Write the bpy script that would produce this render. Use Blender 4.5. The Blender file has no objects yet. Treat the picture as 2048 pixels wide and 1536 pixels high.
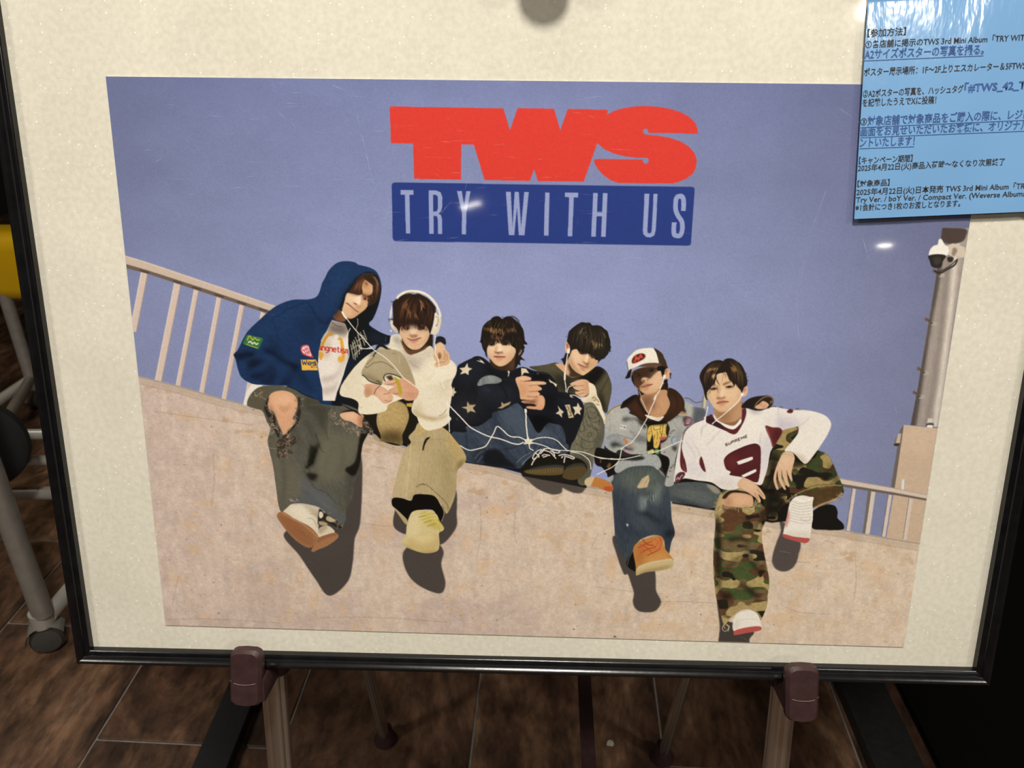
import bpy, bmesh, math, random
import numpy as np
from mathutils import Matrix, Vector

# ------------------------------------------------------------------ camera
scene = bpy.context.scene
COL = scene.collection
CAM_H = 1.25
# camera axes measured from the photograph (rows: world X, Y, Z in camera right / down / forward)
MW = np.array([[0.999474962, 0.013021452, -0.029668874],
               [0.032336815, -0.458325639, 0.888195890],
               [-0.002032406, -0.888688950, -0.458506073]])
F_PX = 1585.0
cam_data = bpy.data.cameras.new('camera')
cam_data.sensor_width = 36.0
cam_data.lens = F_PX / 2048.0 * 36.0
cam_data.clip_start = 0.02
cam_data.dof.use_dof = True
cam_data.dof.focus_distance = 0.59
cam_data.dof.aperture_fstop = 18.0
cam = bpy.data.objects.new('camera', cam_data)
COL.objects.link(cam)
cr, cd, cf = MW[:, 0], MW[:, 1], MW[:, 2]
cam.matrix_world = Matrix(((cr[0], -cd[0], -cf[0], 0), (cr[1], -cd[1], -cf[1], 0), (cr[2], -cd[2], -cf[2], CAM_H), (0, 0, 0, 1)))
scene.camera = cam

# ------------------------------------------------------------------ world and light
vs = scene.view_settings
vs.view_transform = 'Standard'; vs.look = 'None'; vs.gamma = 1.0; vs.exposure = 0.0
vs.use_curve_mapping = False
world = bpy.data.worlds.new('world'); scene.world = world
world.use_nodes = True
world.node_tree.nodes['Background'].inputs[0].default_value = (1.0, 0.9, 0.78, 1)
world.node_tree.nodes['Background'].inputs[1].default_value = 0.02
scene.cycles.max_bounces = 5
scene.cycles.diffuse_bounces = 3
scene.cycles.glossy_bounces = 3
scene.cycles.transparent_max_bounces = 10
scene.cycles.adaptive_threshold = 0.02
scene.cycles.caustics_reflective = False
scene.cycles.caustics_refractive = False
LIGHTS = [  # x, y, z, watts, radius of the ceiling lamps
    (0.02, -0.30, 2.68, 48.0, 0.13),
    (1.75, -0.75, 2.68, 26.0, 0.13),
    (-1.75, -0.75, 2.68, 30.0, 0.13),
    (1.66, -2.78, 2.68, 36.0, 0.13),
    (-2.2, 1.35, 2.68, 9.0, 0.10),
    (-0.72, -7.9, 2.68, 2.5, 0.06),
    (5.25, -11.1, 2.68, 16.0, 0.10),
]

# ------------------------------------------------------------------ helpers
def tag(o, label=None, category=None, group=None, kind=None):
    if label: o['label'] = label
    if category: o['category'] = category
    if group: o['group'] = group
    if kind: o['kind'] = kind
    return o

def mesh_obj(name, verts, faces, mat=None, parent=None, smooth=False, loc=None):
    me = bpy.data.meshes.new(name)
    me.from_pydata([tuple(v) for v in verts], [], [tuple(f) for f in faces])
    me.update()
    o = bpy.data.objects.new(name, me)
    COL.objects.link(o)
    if mat: me.materials.append(mat)
    if parent: o.parent = parent
    if loc is not None: o.location = loc
    if smooth:
        me.polygons.foreach_set('use_smooth', [True] * len(me.polygons))
    return o

def bm_obj(name, bm, mat=None, parent=None, smooth=False, angle=None):
    bmesh.ops.recalc_face_normals(bm, faces=bm.faces)
    me = bpy.data.meshes.new(name)
    bm.to_mesh(me); bm.free()
    o = bpy.data.objects.new(name, me)
    COL.objects.link(o)
    if mat: me.materials.append(mat)
    if parent: o.parent = parent
    if smooth:
        me.polygons.foreach_set('use_smooth', [True] * len(me.polygons))
        if angle:
            me.set_sharp_from_angle(angle=angle)
    return o

def empty(name, loc=(0, 0, 0), rot=(0, 0, 0)):
    o = bpy.data.objects.new(name, None)
    o.empty_display_size = 0.05
    COL.objects.link(o)
    o.location = loc; o.rotation_euler = rot
    return o

def add_box(bm, c, s, bevel=0.0, seg=2, rot=None):
    r = bmesh.ops.create_cube(bm, size=1.0)
    vsx = r['verts']
    bmesh.ops.scale(bm, vec=s, verts=vsx)
    if bevel:
        es = list({e for v in vsx for e in v.link_edges})
        g = bmesh.ops.bevel(bm, geom=es, offset=bevel, segments=seg, profile=0.5, affect='EDGES')
        vsx = list({v for f in g['faces'] for v in f.verts} | {v for v in vsx if v.is_valid})
    if rot is not None:
        bmesh.ops.rotate(bm, cent=(0, 0, 0), matrix=rot, verts=vsx)
    bmesh.ops.translate(bm, vec=c, verts=vsx)
    return vsx

def add_tube(bm, pts, r, n=20, caps=True):
    pts = [Vector(p) for p in pts]
    rr = r if isinstance(r, (list, tuple)) else [r] * len(pts)
    rings = []
    ref = None
    for i, p in enumerate(pts):
        t = (pts[min(i + 1, len(pts) - 1)] - pts[max(i - 1, 0)]).normalized()
        if ref is None:
            ref = Vector((0, 0, 1)) if abs(t.z) < 0.9 else Vector((0, 1, 0))
        a = t.cross(ref).normalized(); b = a.cross(t).normalized()
        ref = b
        rings.append([bm.verts.new(p + rr[i] * (math.cos(2 * math.pi * k / n) * a + math.sin(2 * math.pi * k / n) * b)) for k in range(n)])
    for i in range(len(rings) - 1):
        for k in range(n):
            bm.faces.new((rings[i][k], rings[i][(k + 1) % n], rings[i + 1][(k + 1) % n], rings[i + 1][k]))
    if caps:
        bm.faces.new(rings[0][::-1]); bm.faces.new(rings[-1])

def add_ribbed(bm, a, b, r, n=80, ribs=5, depth=0.16):
    a, b = Vector(a), Vector(b); t = (b - a).normalized(); u = t.cross(Vector((0, 1, 0))).normalized(); v = u.cross(t)
    rings = []
    for p in (a, b):
        rings.append([bm.verts.new(p + r * (1 - depth * max(0.0, math.cos(ribs * 2 * math.pi * k / n)) ** 3) * (math.cos(2 * math.pi * k / n) * u + math.sin(2 * math.pi * k / n) * v)) for k in range(n)])
    for k in range(n): bm.faces.new((rings[0][k], rings[0][(k + 1) % n], rings[1][(k + 1) % n], rings[1][k]))
    bm.faces.new(rings[0][::-1]); bm.faces.new(rings[1])

def add_lathe(bm, prof, origin, axis=(0, 0, 1), n=32):
    """prof: list of (radius, distance along the axis)"""
    ax = Vector(axis).normalized()
    a = ax.orthogonal().normalized(); b = ax.cross(a)
    o = Vector(origin)
    rings = []
    for r, h in prof:
        rings.append([bm.verts.new(o + ax * h + max(r, 1e-5) * (math.cos(2 * math.pi * k / n) * a + math.sin(2 * math.pi * k / n) * b)) for k in range(n)])
    for i in range(len(rings) - 1):
        for k in range(n):
            bm.faces.new((rings[i][k], rings[i][(k + 1) % n], rings[i + 1][(k + 1) % n], rings[i + 1][k]))
    bm.faces.new(rings[0][::-1]); bm.faces.new(rings[-1])

class NT:
    def __init__(self, name):
        self.m = bpy.data.materials.new(name); self.m.use_nodes = True
        self.t = self.m.node_tree; self.n = self.t.nodes; self.l = self.t.links
        self.out = self.n['Material Output']; self.p = self.n['Principled BSDF']
    def node(self, kind, **kw):
        nd = self.n.new(kind)
        for k, v in kw.items():
            if k.startswith('_'):
                nd.inputs[k[1:].replace('_', ' ')].default_value = v
            else:
                setattr(nd, k, v)
        return nd
    def link(self, a, b): self.l.new(a, b)
    def ramp(self, stops, interp='LINEAR'):
        r = self.node('ShaderNodeValToRGB'); cr_ = r.color_ramp; cr_.interpolation = interp
        while len(cr_.elements) < len(stops): cr_.elements.new(0.5)
        for e, (p, c) in zip(cr_.elements, stops):
            e.position = p; e.color = (*c, 1) if len(c) == 3 else c
        return r

def mat_plain(name, color, rough=0.5, metal=0.0, spec=0.5, noise=0.0, nscale=30.0, bump=0.0, coat=0.0):
    k = NT(name)
    k.p.inputs['Base Color'].default_value = (*color, 1)
    k.p.inputs['Roughness'].default_value = rough
    k.p.inputs['Metallic'].default_value = metal
    k.p.inputs['Specular IOR Level'].default_value = spec
    k.p.inputs['Coat Weight'].default_value = coat
    tc = k.node('ShaderNodeTexCoord')
    nz = k.node('ShaderNodeTexNoise', _Scale=nscale, _Detail=4.0)
    k.link(tc.outputs['Object'], nz.inputs['Vector'])
    if noise:
        lo = tuple(max(0, c * (1 - noise)) for c in color); hi = tuple(min(1, c * (1 + noise)) for c in color)
        r = k.ramp([(0.3, lo), (0.7, hi)])
        k.link(nz.outputs['Fac'], r.inputs['Fac']); k.link(r.outputs['Color'], k.p.inputs['Base Color'])
    if bump:
        b = k.node('ShaderNodeBump', _Strength=bump, _Distance=0.002)
        k.link(nz.outputs['Fac'], b.inputs['Height']); k.link(b.outputs['Normal'], k.p.inputs['Normal'])
    return k.m

def srgb(h):
    h = h.lstrip('#')
    c = np.array([int(h[i:i + 2], 16) for i in (0, 2, 4)]) / 255.0
    return np.where(c <= 0.04045, c / 12.92, ((c + 0.055) / 1.055) ** 2.4)

# ------------------------------------------------------------------ materials
def mat_tile(name, shift):
    k = NT(name)
    tc = k.node('ShaderNodeTexCoord')
    mp = k.node('ShaderNodeMapping'); mp.inputs['Scale'].default_value = (1.0, 0.42, 1.0)
    mp.inputs['Location'].default_value = (shift * 3.1, shift * 1.7, shift)
    k.link(tc.outputs['Object'], mp.inputs['Vector'])
    n1 = k.node('ShaderNodeTexNoise', _Scale=5.0, _Detail=9.0, _Roughness=0.66, _Distortion=0.9)
    n2 = k.node('ShaderNodeTexNoise', _Scale=34.0, _Detail=6.0, _Roughness=0.65)
    for n in (n1, n2): k.link(mp.outputs['Vector'], n.inputs['Vector'])
    r1 = k.ramp([(0.32, (0.024, 0.013, 0.009)), (0.46, (0.056, 0.030, 0.019)), (0.58, (0.122, 0.068, 0.041)), (0.72, (0.26, 0.162, 0.102))])
    k.link(n1.outputs['Fac'], r1.inputs['Fac'])
    r2 = k.ramp([(0.35, (0.45, 0.45, 0.45)), (0.65, (1.5, 1.45, 1.38))])
    k.link(n2.outputs['Fac'], r2.inputs['Fac'])
    mx = k.node('ShaderNodeMix', data_type='RGBA', blend_type='MULTIPLY'); mx.inputs[0].default_value = 1.0
    k.link(r1.outputs['Color'], mx.inputs[6]); k.link(r2.outputs['Color'], mx.inputs[7])
    k.link(mx.outputs[2], k.p.inputs['Base Color'])
    k.p.inputs['Roughness'].default_value = 0.42
    b = k.node('ShaderNodeBump', _Strength=0.15, _Distance=0.002)
    k.link(n2.outputs['Fac'], b.inputs['Height']); k.link(b.outputs['Normal'], k.p.inputs['Normal'])
    return k.m

M_tiles = [mat_tile('wood_look_tile_%d' % i, i * 2.37) for i in range(5)]
M_grout = mat_plain('grout', (0.23, 0.21, 0.19), 0.9, noise=0.2, nscale=60)
M_wallblack = mat_plain('wall_black', (0.030, 0.028, 0.026), 0.6, noise=0.2)
M_wallwarm = mat_plain('wall_warm', (0.55, 0.51, 0.45), 0.8, noise=0.08, nscale=4)
M_ceil = mat_plain('ceiling_paint', (0.50, 0.48, 0.44), 0.9, noise=0.05, nscale=5)
M_frame = mat_plain('frame_black', (0.005, 0.005, 0.006), 0.20, spec=0.35, noise=0.3, nscale=90, bump=0.04)
M_chrome = mat_plain('chrome', (0.55, 0.52, 0.47), 0.20, metal=0.95, noise=0.02, nscale=20)
M_brown = mat_plain('brown_plastic', (0.043, 0.0215, 0.0225), 0.46, spec=0.35, noise=0.18, nscale=120, bump=0.12)
M_black = mat_plain('black_steel', (0.010, 0.010, 0.011), 0.5, noise=0.25, nscale=80)
M_blackside = mat_plain('black_cabinet', (0.004, 0.004, 0.0045), 0.7, spec=0.2, noise=0.2)
M_tube = mat_plain('grey_painted_tube', (0.30, 0.28, 0.255), 0.36, metal=0.35, noise=0.08, nscale=50)
M_silver = mat_plain('silver_paint', (0.52, 0.50, 0.46), 0.34, metal=0.4, noise=0.06)
M_wheel = mat_plain('castor_rubber', (0.030, 0.028, 0.026), 0.6, noise=0.15)
M_disc = mat_plain('disc_black', (0.005, 0.0045, 0.0045), 0.85, noise=0.2)
M_yellow = mat_plain('yellow_plastic', (0.62, 0.37, 0.006), 0.25, noise=0.05, nscale=8, coat=0.3)
M_scrap = mat_plain('paper', (0.72, 0.70, 0.62), 0.9, noise=0.05)
M_lampring = mat_plain('lamp_ring', (0.7, 0.7, 0.68), 0.4, noise=0.03)

# ------------------------------------------------------------------ structure
TW, TL = 0.3475, 0.83
x_line = -0.113 - 0.5 * 0            # a long grout line passes here
floor = mesh_obj('floor', [(-6.2, -12.5, -0.004), (7.2, -12.5, -0.004), (7.2, 5.4, -0.004), (-6.2, 5.4, -0.004)], [(0, 1, 2, 3)], M_grout)
tag(floor, 'dark brown wood-look tiled floor', 'floor', kind='structure')
tile_me = []
for i in range(5):
    bm = bmesh.new(); add_box(bm, (0, 0, -0.006), (TW - 0.0045, TL - 0.0045, 0.012), 0.0012, 1)
    me = bpy.data.meshes.new('tile'); bm.to_mesh(me); bm.free(); me.materials.append(M_tiles[i]); tile_me.append(me)
yaw_floor = math.radians(-1.5)
rndt = random.Random(4)
for ix in range(-13, 9):
    for iy in range(-5, 7):
        cx = (ix + 0.5) * TW
        cy = (iy + 0.5) * TL - 0.2767 * ((ix + 2) % 3)
        ca, sa = math.cos(yaw_floor), math.sin(yaw_floor)
        x0, y0 = -0.108, 0.955
        wx, wy = x0 + ca * cx - sa * cy, y0 + sa * cx + ca * cy
        if not (-4.9 < wx < 3.0 and -3.2 < wy < 5.0): continue
        o = bpy.data.objects.new('tile', tile_me[rndt.randrange(5)])
        COL.objects.link(o); o.parent = floor
        o.location = (wx, wy, 0.0); o.rotation_euler = (0, 0, yaw_floor + (math.pi if rndt.random() < 0.5 else 0))

for lo_, hi_ in (((-6.2, -12.5), (7.2, -3.1)), ((-6.2, -3.1), (-4.8, 5.4)), ((3.0, -3.1), (7.2, 5.4))):
    mesh_obj('far_tiling', [(lo_[0], lo_[1], -0.002), (hi_[0], lo_[1], -0.002), (hi_[0], hi_[1], -0.002), (lo_[0], hi_[1], -0.002)], [(0, 1, 2, 3)], M_tiles[0], floor)

def slab(name, lo, hi, mat, label, cat):
    bm = bmesh.new()
    add_box(bm, [(a + b) / 2 for a, b in zip(lo, hi)], [b - a for a, b in zip(lo, hi)])
    return tag(bm_obj(name, bm, mat), label, cat, kind='structure')
slab('wall_back', (-6.3, 5.2, -0.01), (7.3, 5.35, 2.75), M_wallblack, 'black wall at the far end of the shop', 'wall')
slab('wall_left', (-6.35, -12.6, -0.01), (-6.2, 5.35, 2.75), M_wallwarm, 'warm grey side wall of the shop', 'wall')
slab('wall_right', (7.2, -12.6, -0.01), (7.35, 5.35, 2.75), M_wallwarm, 'warm grey wall on the other side of the shop', 'wall')
slab('wall_front', (-6.3, -12.65, -0.01), (7.3, -12.5, 2.75), M_wallwarm, 'warm grey wall facing the framed poster', 'wall')
slab('ceiling', (-6.3, -12.6, 2.7), (7.3, 5.3, 2.8), M_ceil, 'pale painted ceiling above the stand', 'ceiling')
slab('baseboard_back', (-6.2, 4.52, 0.0), (7.2, 5.2, 0.30), M_black, 'black plinth along the far wall', 'baseboard')

def lamp(i, x, y, z, watts, radius):
    root = empty('ceiling_lamp', (x, y, 2.7))
    where = ['ahead of the frame towards the trolley side', 'ahead of the frame towards the cabinet side', 'far behind the viewer on the cabinet side', 'far behind the viewer on the trolley side', 'above the yellow trolley', 'deep in the shop on the trolley side', 'at the far corner of the shop behind the viewer'][i]
    tag(root, 'round recessed ceiling lamp ' + where, 'lamp', 'recessed ceiling lamps')
    bm = bmesh.new()
    add_lathe(bm, [(radius + 0.02, 0.0), (radius + 0.02, -0.012), (radius + 0.004, -0.014), (radius + 0.004, 0.0)], (0, 0, 0))
    bm_obj('lamp_ring', bm, M_lampring, root, True, 0.6)
    ld = bpy.data.lights.new('lamp_light', 'AREA'); ld.shape = 'DISK'; ld.size = radius * 2
    ld.energy = watts; ld.color = (1.0, 0.93, 0.82)
    lo = bpy.data.objects.new('lamp_light', ld); COL.objects.link(lo); lo.parent = root
    lo.location = (0, 0, -0.016)
for i, L in enumerate(LIGHTS): lamp(i, *L)
# ------------------------------------------------------------------ picture frame (local: x right, z up along the frame, -y to the viewer)
FB = (-0.00558, 0.47034, 0.75828)
TILT = math.radians(-12.666)
frame = empty('picture_frame', FB, (TILT, 0, 0))
tag(frame, 'large glossy black picture frame with cream sparkling backing board on the easel', 'picture frame')
XL, XR, ZB, ZT = -0.3562, 0.3574, -0.0002, 0.5000      # visible opening
def rail(p0, p1, d0, d1, name='frame_rail'):
    """profile (out, y) swept between two mitred corners; d = outward diagonal of each corner"""
    prof = [(0.0, -0.0033), (0.0, -0.0048), (0.0014, -0.0062), (0.0032, -0.0066), (0.0040, -0.0098), (0.0062, -0.0114), (0.0085, -0.0106), (0.0099, -0.0082), (0.0107, -0.0080), (0.0110, -0.006), (0.0110, 0.008), (0.0, 0.008)]
    vv, ff = [], []
    n = len(prof)
    for (px, pz), (dx, dz) in ((p0, d0), (p1, d1)):
        for o_, y in prof: vv.append((px + dx * o_, y, pz + dz * o_))
    for k in range(n): ff.append((k, (k + 1) % n, n + (k + 1) % n, n + k))
    ff.append(tuple(range(n))[::-1]); ff.append(tuple(range(n, 2 * n)))
    bm = bmesh.new()
    bv = [bm.verts.new(v) for v in vv]
    for f_ in ff: bm.faces.new([bv[i] for i in f_])
    return bm_obj(name, bm, M_frame, frame, True, 0.7)
rail((XL, ZB), (XR, ZB), (-1, -1), (1, -1))
rail((XR, ZB), (XR, ZT), (1, -1), (1, 1))
rail((XR, ZT), (XL, ZT), (1, 1), (-1, 1))
rail((XL, ZT), (XL, ZB), (-1, 1), (-1, -1))

def mat_board():
    k = NT('sparkle_board')
    tc = k.node('ShaderNodeTexCoord')
    n1 = k.node('ShaderNodeTexNoise', _Scale=260.0, _Detail=3.0)
    n2 = k.node('ShaderNodeTexNoise', _Scale=14.0, _Detail=3.0)
    vo = k.node('ShaderNodeTexVoronoi', _Scale=330.0)
    for n in (n1, n2, vo): k.link(tc.outputs['Object'], n.inputs['Vector'])
    r = k.ramp([(0.35, (0.675, 0.65, 0.56)), (0.65, (0.745, 0.72, 0.625))])
    k.link(n1.outputs['Fac'], r.inputs['Fac'])
    r2 = k.ramp([(0.3, (0.95, 0.95, 0.94)), (0.7, (1.04, 1.04, 1.04))])
    k.link(n2.outputs['Fac'], r2.inputs['Fac'])
    mx = k.node('ShaderNodeMix', data_type='RGBA', blend_type='MULTIPLY'); mx.inputs[0].default_value = 1.0
    k.link(r.outputs['Color'], mx.inputs[6]); k.link(r2.outputs['Color'], mx.inputs[7])
    # little bright flecks: cells whose random value is high, near their centre
    sp = k.node('ShaderNodeSeparateColor'); k.link(vo.outputs['Color'], sp.inputs[0])
    g = k.node('ShaderNodeMath', operation='GREATER_THAN'); g.inputs[1].default_value = 0.86; k.link(sp.outputs[0], g.inputs[0])
    l = k.node('ShaderNodeMath', operation='LESS_THAN'); l.inputs[1].default_value = 0.20; k.link(vo.outputs['Distance'], l.inputs[0])
    mu = k.node('ShaderNodeMath', operation='MULTIPLY'); k.link(g.outputs[0], mu.inputs[0]); k.link(l.outputs[0], mu.inputs[1])
    m2 = k.node('ShaderNodeMix', data_type='RGBA'); k.link(mu.outputs[0], m2.inputs[0])
    k.link(mx.outputs[2], m2.inputs[6]); m2.inputs[7].default_value = (0.92, 0.90, 0.82, 1)
    k.link(m2.outputs[2], k.p.inputs['Base Color']); k.p.inputs['Roughness'].default_value = 0.8
    k.p.inputs['Specular IOR Level'].default_value = 0.1
    return k.m
M_board = mat_board()
bm = bmesh.new(); add_box(bm, ((XL + XR) / 2, 0.0030, (ZB + ZT) / 2), (XR - XL + 0.014, 0.005, ZT - ZB + 0.014))
tag(bm_obj('backing_board', bm, M_board, frame), 'cream board with fine sparkling flecks')

def mat_pane():
    k = NT('acrylic_pane')
    k.n.remove(k.p)
    tc = k.node('ShaderNodeTexCoord')
    nz = k.node('ShaderNodeTexNoise', _Scale=5.0, _Detail=2.0, _Distortion=0.8)
    k.link(tc.outputs['Object'], nz.inputs['Vector'])
    b = k.node('ShaderNodeBump', _Strength=0.25, _Distance=0.004)
    k.link(nz.outputs['Fac'], b.inputs['Height'])
    ge = k.node('ShaderNodeNewGeometry')
    dt = k.node('ShaderNodeVectorMath', operation='DOT_PRODUCT'); k.link(b.outputs['Normal'], dt.inputs[0]); k.link(ge.outputs['Incoming'], dt.inputs[1])
    ab = k.node('ShaderNodeMath', operation='ABSOLUTE'); k.link(dt.outputs['Value'], ab.inputs[0])
    om = k.node('ShaderNodeMath', operation='SUBTRACT', use_clamp=True); om.inputs[0].default_value = 1.0; k.link(ab.outputs[0], om.inputs[1])
    pw = k.node('ShaderNodeMath', operation='POWER'); pw.inputs[1].default_value = 5.0; k.link(om.outputs[0], pw.inputs[0])
    fr = k.node('ShaderNodeMath', operation='MULTIPLY_ADD'); fr.inputs[1].default_value = 0.955; fr.inputs[2].default_value = 0.045; k.link(pw.outputs[0], fr.inputs[0])
    tr = k.node('ShaderNodeBsdfTransparent')
    gl = k.node('ShaderNodeBsdfGlossy', _Roughness=0.045); k.link(b.outputs['Normal'], gl.inputs['Normal'])
    mx = k.node('ShaderNodeMixShader')
    k.link(fr.outputs[0], mx.inputs[0]); k.link(tr.outputs[0], mx.inputs[1]); k.link(gl.outputs[0], mx.inputs[2])
    k.link(mx.outputs[0], k.out.inputs['Surface'])
    return k.m
M_pane = mat_pane()
bm = bmesh.new()
vv = [bm.verts.new(v) for v in ((XL - 0.005, -0.003, ZB - 0.005), (XR + 0.005, -0.003, ZB - 0.005), (XR + 0.005, -0.003, ZT + 0.005), (XL - 0.005, -0.003, ZT + 0.005))]
bm.faces.new(vv)
tag(bm_obj('acrylic_pane', bm, M_pane, frame), 'clear scratched acrylic pane')

# thin scuffs and scratches on the pane
def mat_scratch():
    k = NT('scratch')
    k.p.inputs['Base Color'].default_value = (0.9, 0.88, 0.85, 1); k.p.inputs['Roughness'].default_value = 0.5
    tr = k.node('ShaderNodeBsdfTransparent'); mx = k.node('ShaderNodeMixShader')
    tc = k.node('ShaderNodeTexCoord'); nz = k.node('ShaderNodeTexNoise', _Scale=160.0, _Detail=2.0)
    k.link(tc.outputs['Object'], nz.inputs['Vector'])
    r = k.ramp([(0.40, (0.0,) * 3), (0.75, (0.26,) * 3)])
    k.link(nz.outputs['Fac'], r.inputs['Fac']); k.link(r.outputs['Color'], mx.inputs[0])
    k.link(tr.outputs[0], mx.inputs[1]); k.link(k.p.outputs[0], mx.inputs[2]); k.link(mx.outputs[0], k.out.inputs['Surface'])
    return k.m
M_scratch = mat_scratch()
def fpt(px, py, off=0.0):
    """a point measured on the photograph of the framed sheet -> frame coordinates (metres) on a plane off metres before the sheet"""
    r = np.array([px - 1024.0, py - 768.0, F_PX]); r = MW @ r
    ca, sa = math.cos(TILT), math.sin(TILT)
    loc = lambda v: np.array([v[0], ca * v[1] + sa * v[2], -sa * v[1] + ca * v[2]])
    o = loc(np.array([0, 0, CAM_H]) - np.array(FB)); dd = loc(r)
    s = (-off - o[1]) / dd[1]
    q = o + dd * s
    return q[0], q[2]
rs = random.Random(11)
sv, sf = [], []
def scratch(p0, p1, w):
    a, b = Vector((*p0,)), Vector((*p1,)); d = (b - a).normalized(); nrm = Vector((-d.y, d.x)) * w * 0.5
    i = len(sv)
    for q in (a - d * w, a + (b - a) * .5 + nrm, b + d * w, a + (b - a) * .5 - nrm): sv.append((q.x, -0.0032, q.y))
    sf.append((i, i + 1, i + 2, i + 3))
for a, b in [((545, 211), (625, 283)), ((1445, 570), (1500, 568)), ((1650, 200), (1740, 262)), ((1585, 640), (1612, 480)), ((1612, 480), (1668, 330)), ((1595, 700), (1590, 560)), ((350, 870), (640, 905)), ((640, 160), (700, 185)), ((700, 160), (760, 420)), ((742, 296), (815, 292)), ((260, 215), (280, 225)), ((290, 300), (312, 300)), ((300, 330), (340, 312)), ((1330, 460), (1480, 480)), ((880, 430), (905, 400)), ((930, 380), (945, 335)), ((1720, 470), (1735, 520)), ((1780, 790), (1792, 830)), ((480, 1085), (640, 1125)), ((1300, 1100), (1430, 1150)), ((1500, 1090), (1700, 1120))]:
    scratch(fpt(*a), fpt(*b), 0.00045)
for i in range(150):     # fine horizontal brushing
    cx, cz = fpt(rs.uniform(300, 1250), rs.gauss(330, 130))
    if cz > 0.48: continue
    l = rs.uniform(0.004, 0.03); an = rs.gauss(0.02, 0.05)
    scratch((cx, cz), (cx + l * math.cos(an), cz + l * math.sin(an)), 0.00022)
for i in range(60):
    cx, cz = rs.uniform(-0.33, 0.33), rs.uniform(0.02, 0.45)
    l = rs.uniform(0.002, 0.012); an = rs.uniform(0, 3.14)
    scratch((cx, cz), (cx + l * math.cos(an), cz + l * math.sin(an)), 0.00022)
o = mesh_obj('scratches', sv, sf, M_scratch, frame)
tag(o, 'fine scratches on the clear pane', kind='stuff')

# ------------------------------------------------------------------ easel
easel = empty('easel', (FB[0], 0.30, 0.0))
tag(easel, 'chrome tube easel with brown plastic holders carrying the black frame', 'easel')
FM = Matrix.Translation(FB) @ Matrix.Rotation(TILT, 4, 'X')
EI = Matrix.Translation((-FB[0], -0.30, 0.0))
def eobj(name, bm, mat, smooth=True, angle=0.7):
    bm.transform(EI)
    return bm_obj(name, bm, mat, easel, smooth, angle)
def fw(x, y, z): return FM @ Vector((x, y, z))
leg_bottom = {}
for sx in (-0.2165, 0.2185):
    a = fw(sx, 0.024, 0.62); b = fw(sx, 0.024, 0.0)
    dz = a - b; foot = b - dz * (b.z / dz.z)
    leg_bottom[sx] = foot
    bm = bmesh.new(); add_ribbed(bm, foot + Vector((0, 0, 0.01)), a, 0.0108)
    eobj('front_leg', bm, M_chrome)
    bm = bmesh.new(); add_lathe(bm, [(0.020, 0.0), (0.020, 0.006), (0.0155, 0.018), (0.0135, 0.04), (0.0125, 0.042)], foot, (0, 0, 1), 28)
    eobj('rubber_foot', bm, M_brown)
# rear legs
for (fx, fy), tx in (((-0.267, 0.987), -0.27), ((0.236, 0.966), 0.27)):
    foot = Vector((fx, fy, 0.0)); top = Vector((tx, 0.66, 1.36))
    d = (top - foot).normalized()
    bm = bmesh.new(); add_ribbed(bm, foot + d * 0.012, top, 0.0095)
    eobj('rear_leg', bm, M_chrome)
    bm = bmesh.new(); add_lathe(bm, [(0.021, 0.0), (0.021, 0.005), (0.015, 0.016), (0.013, 0.034), (0.0115, 0.036)], foot, (0, 0, 1), 28)
    eobj('rubber_foot', bm, M_brown)
bm = bmesh.new(); add_tube(bm, [fw(-0.2165, 0.036, 0.60), fw(0.2185, 0.036, 0.60)], 0.009, 20); eobj('top_crossbar', bm, M_chrome)
bm = bmesh.new(); add_tube(bm, [Vector((-0.27, 0.66, 1.36)), Vector((0.27, 0.66, 1.36))], 0.009, 20); eobj('rear_crossbar', bm, M_chrome)
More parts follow.
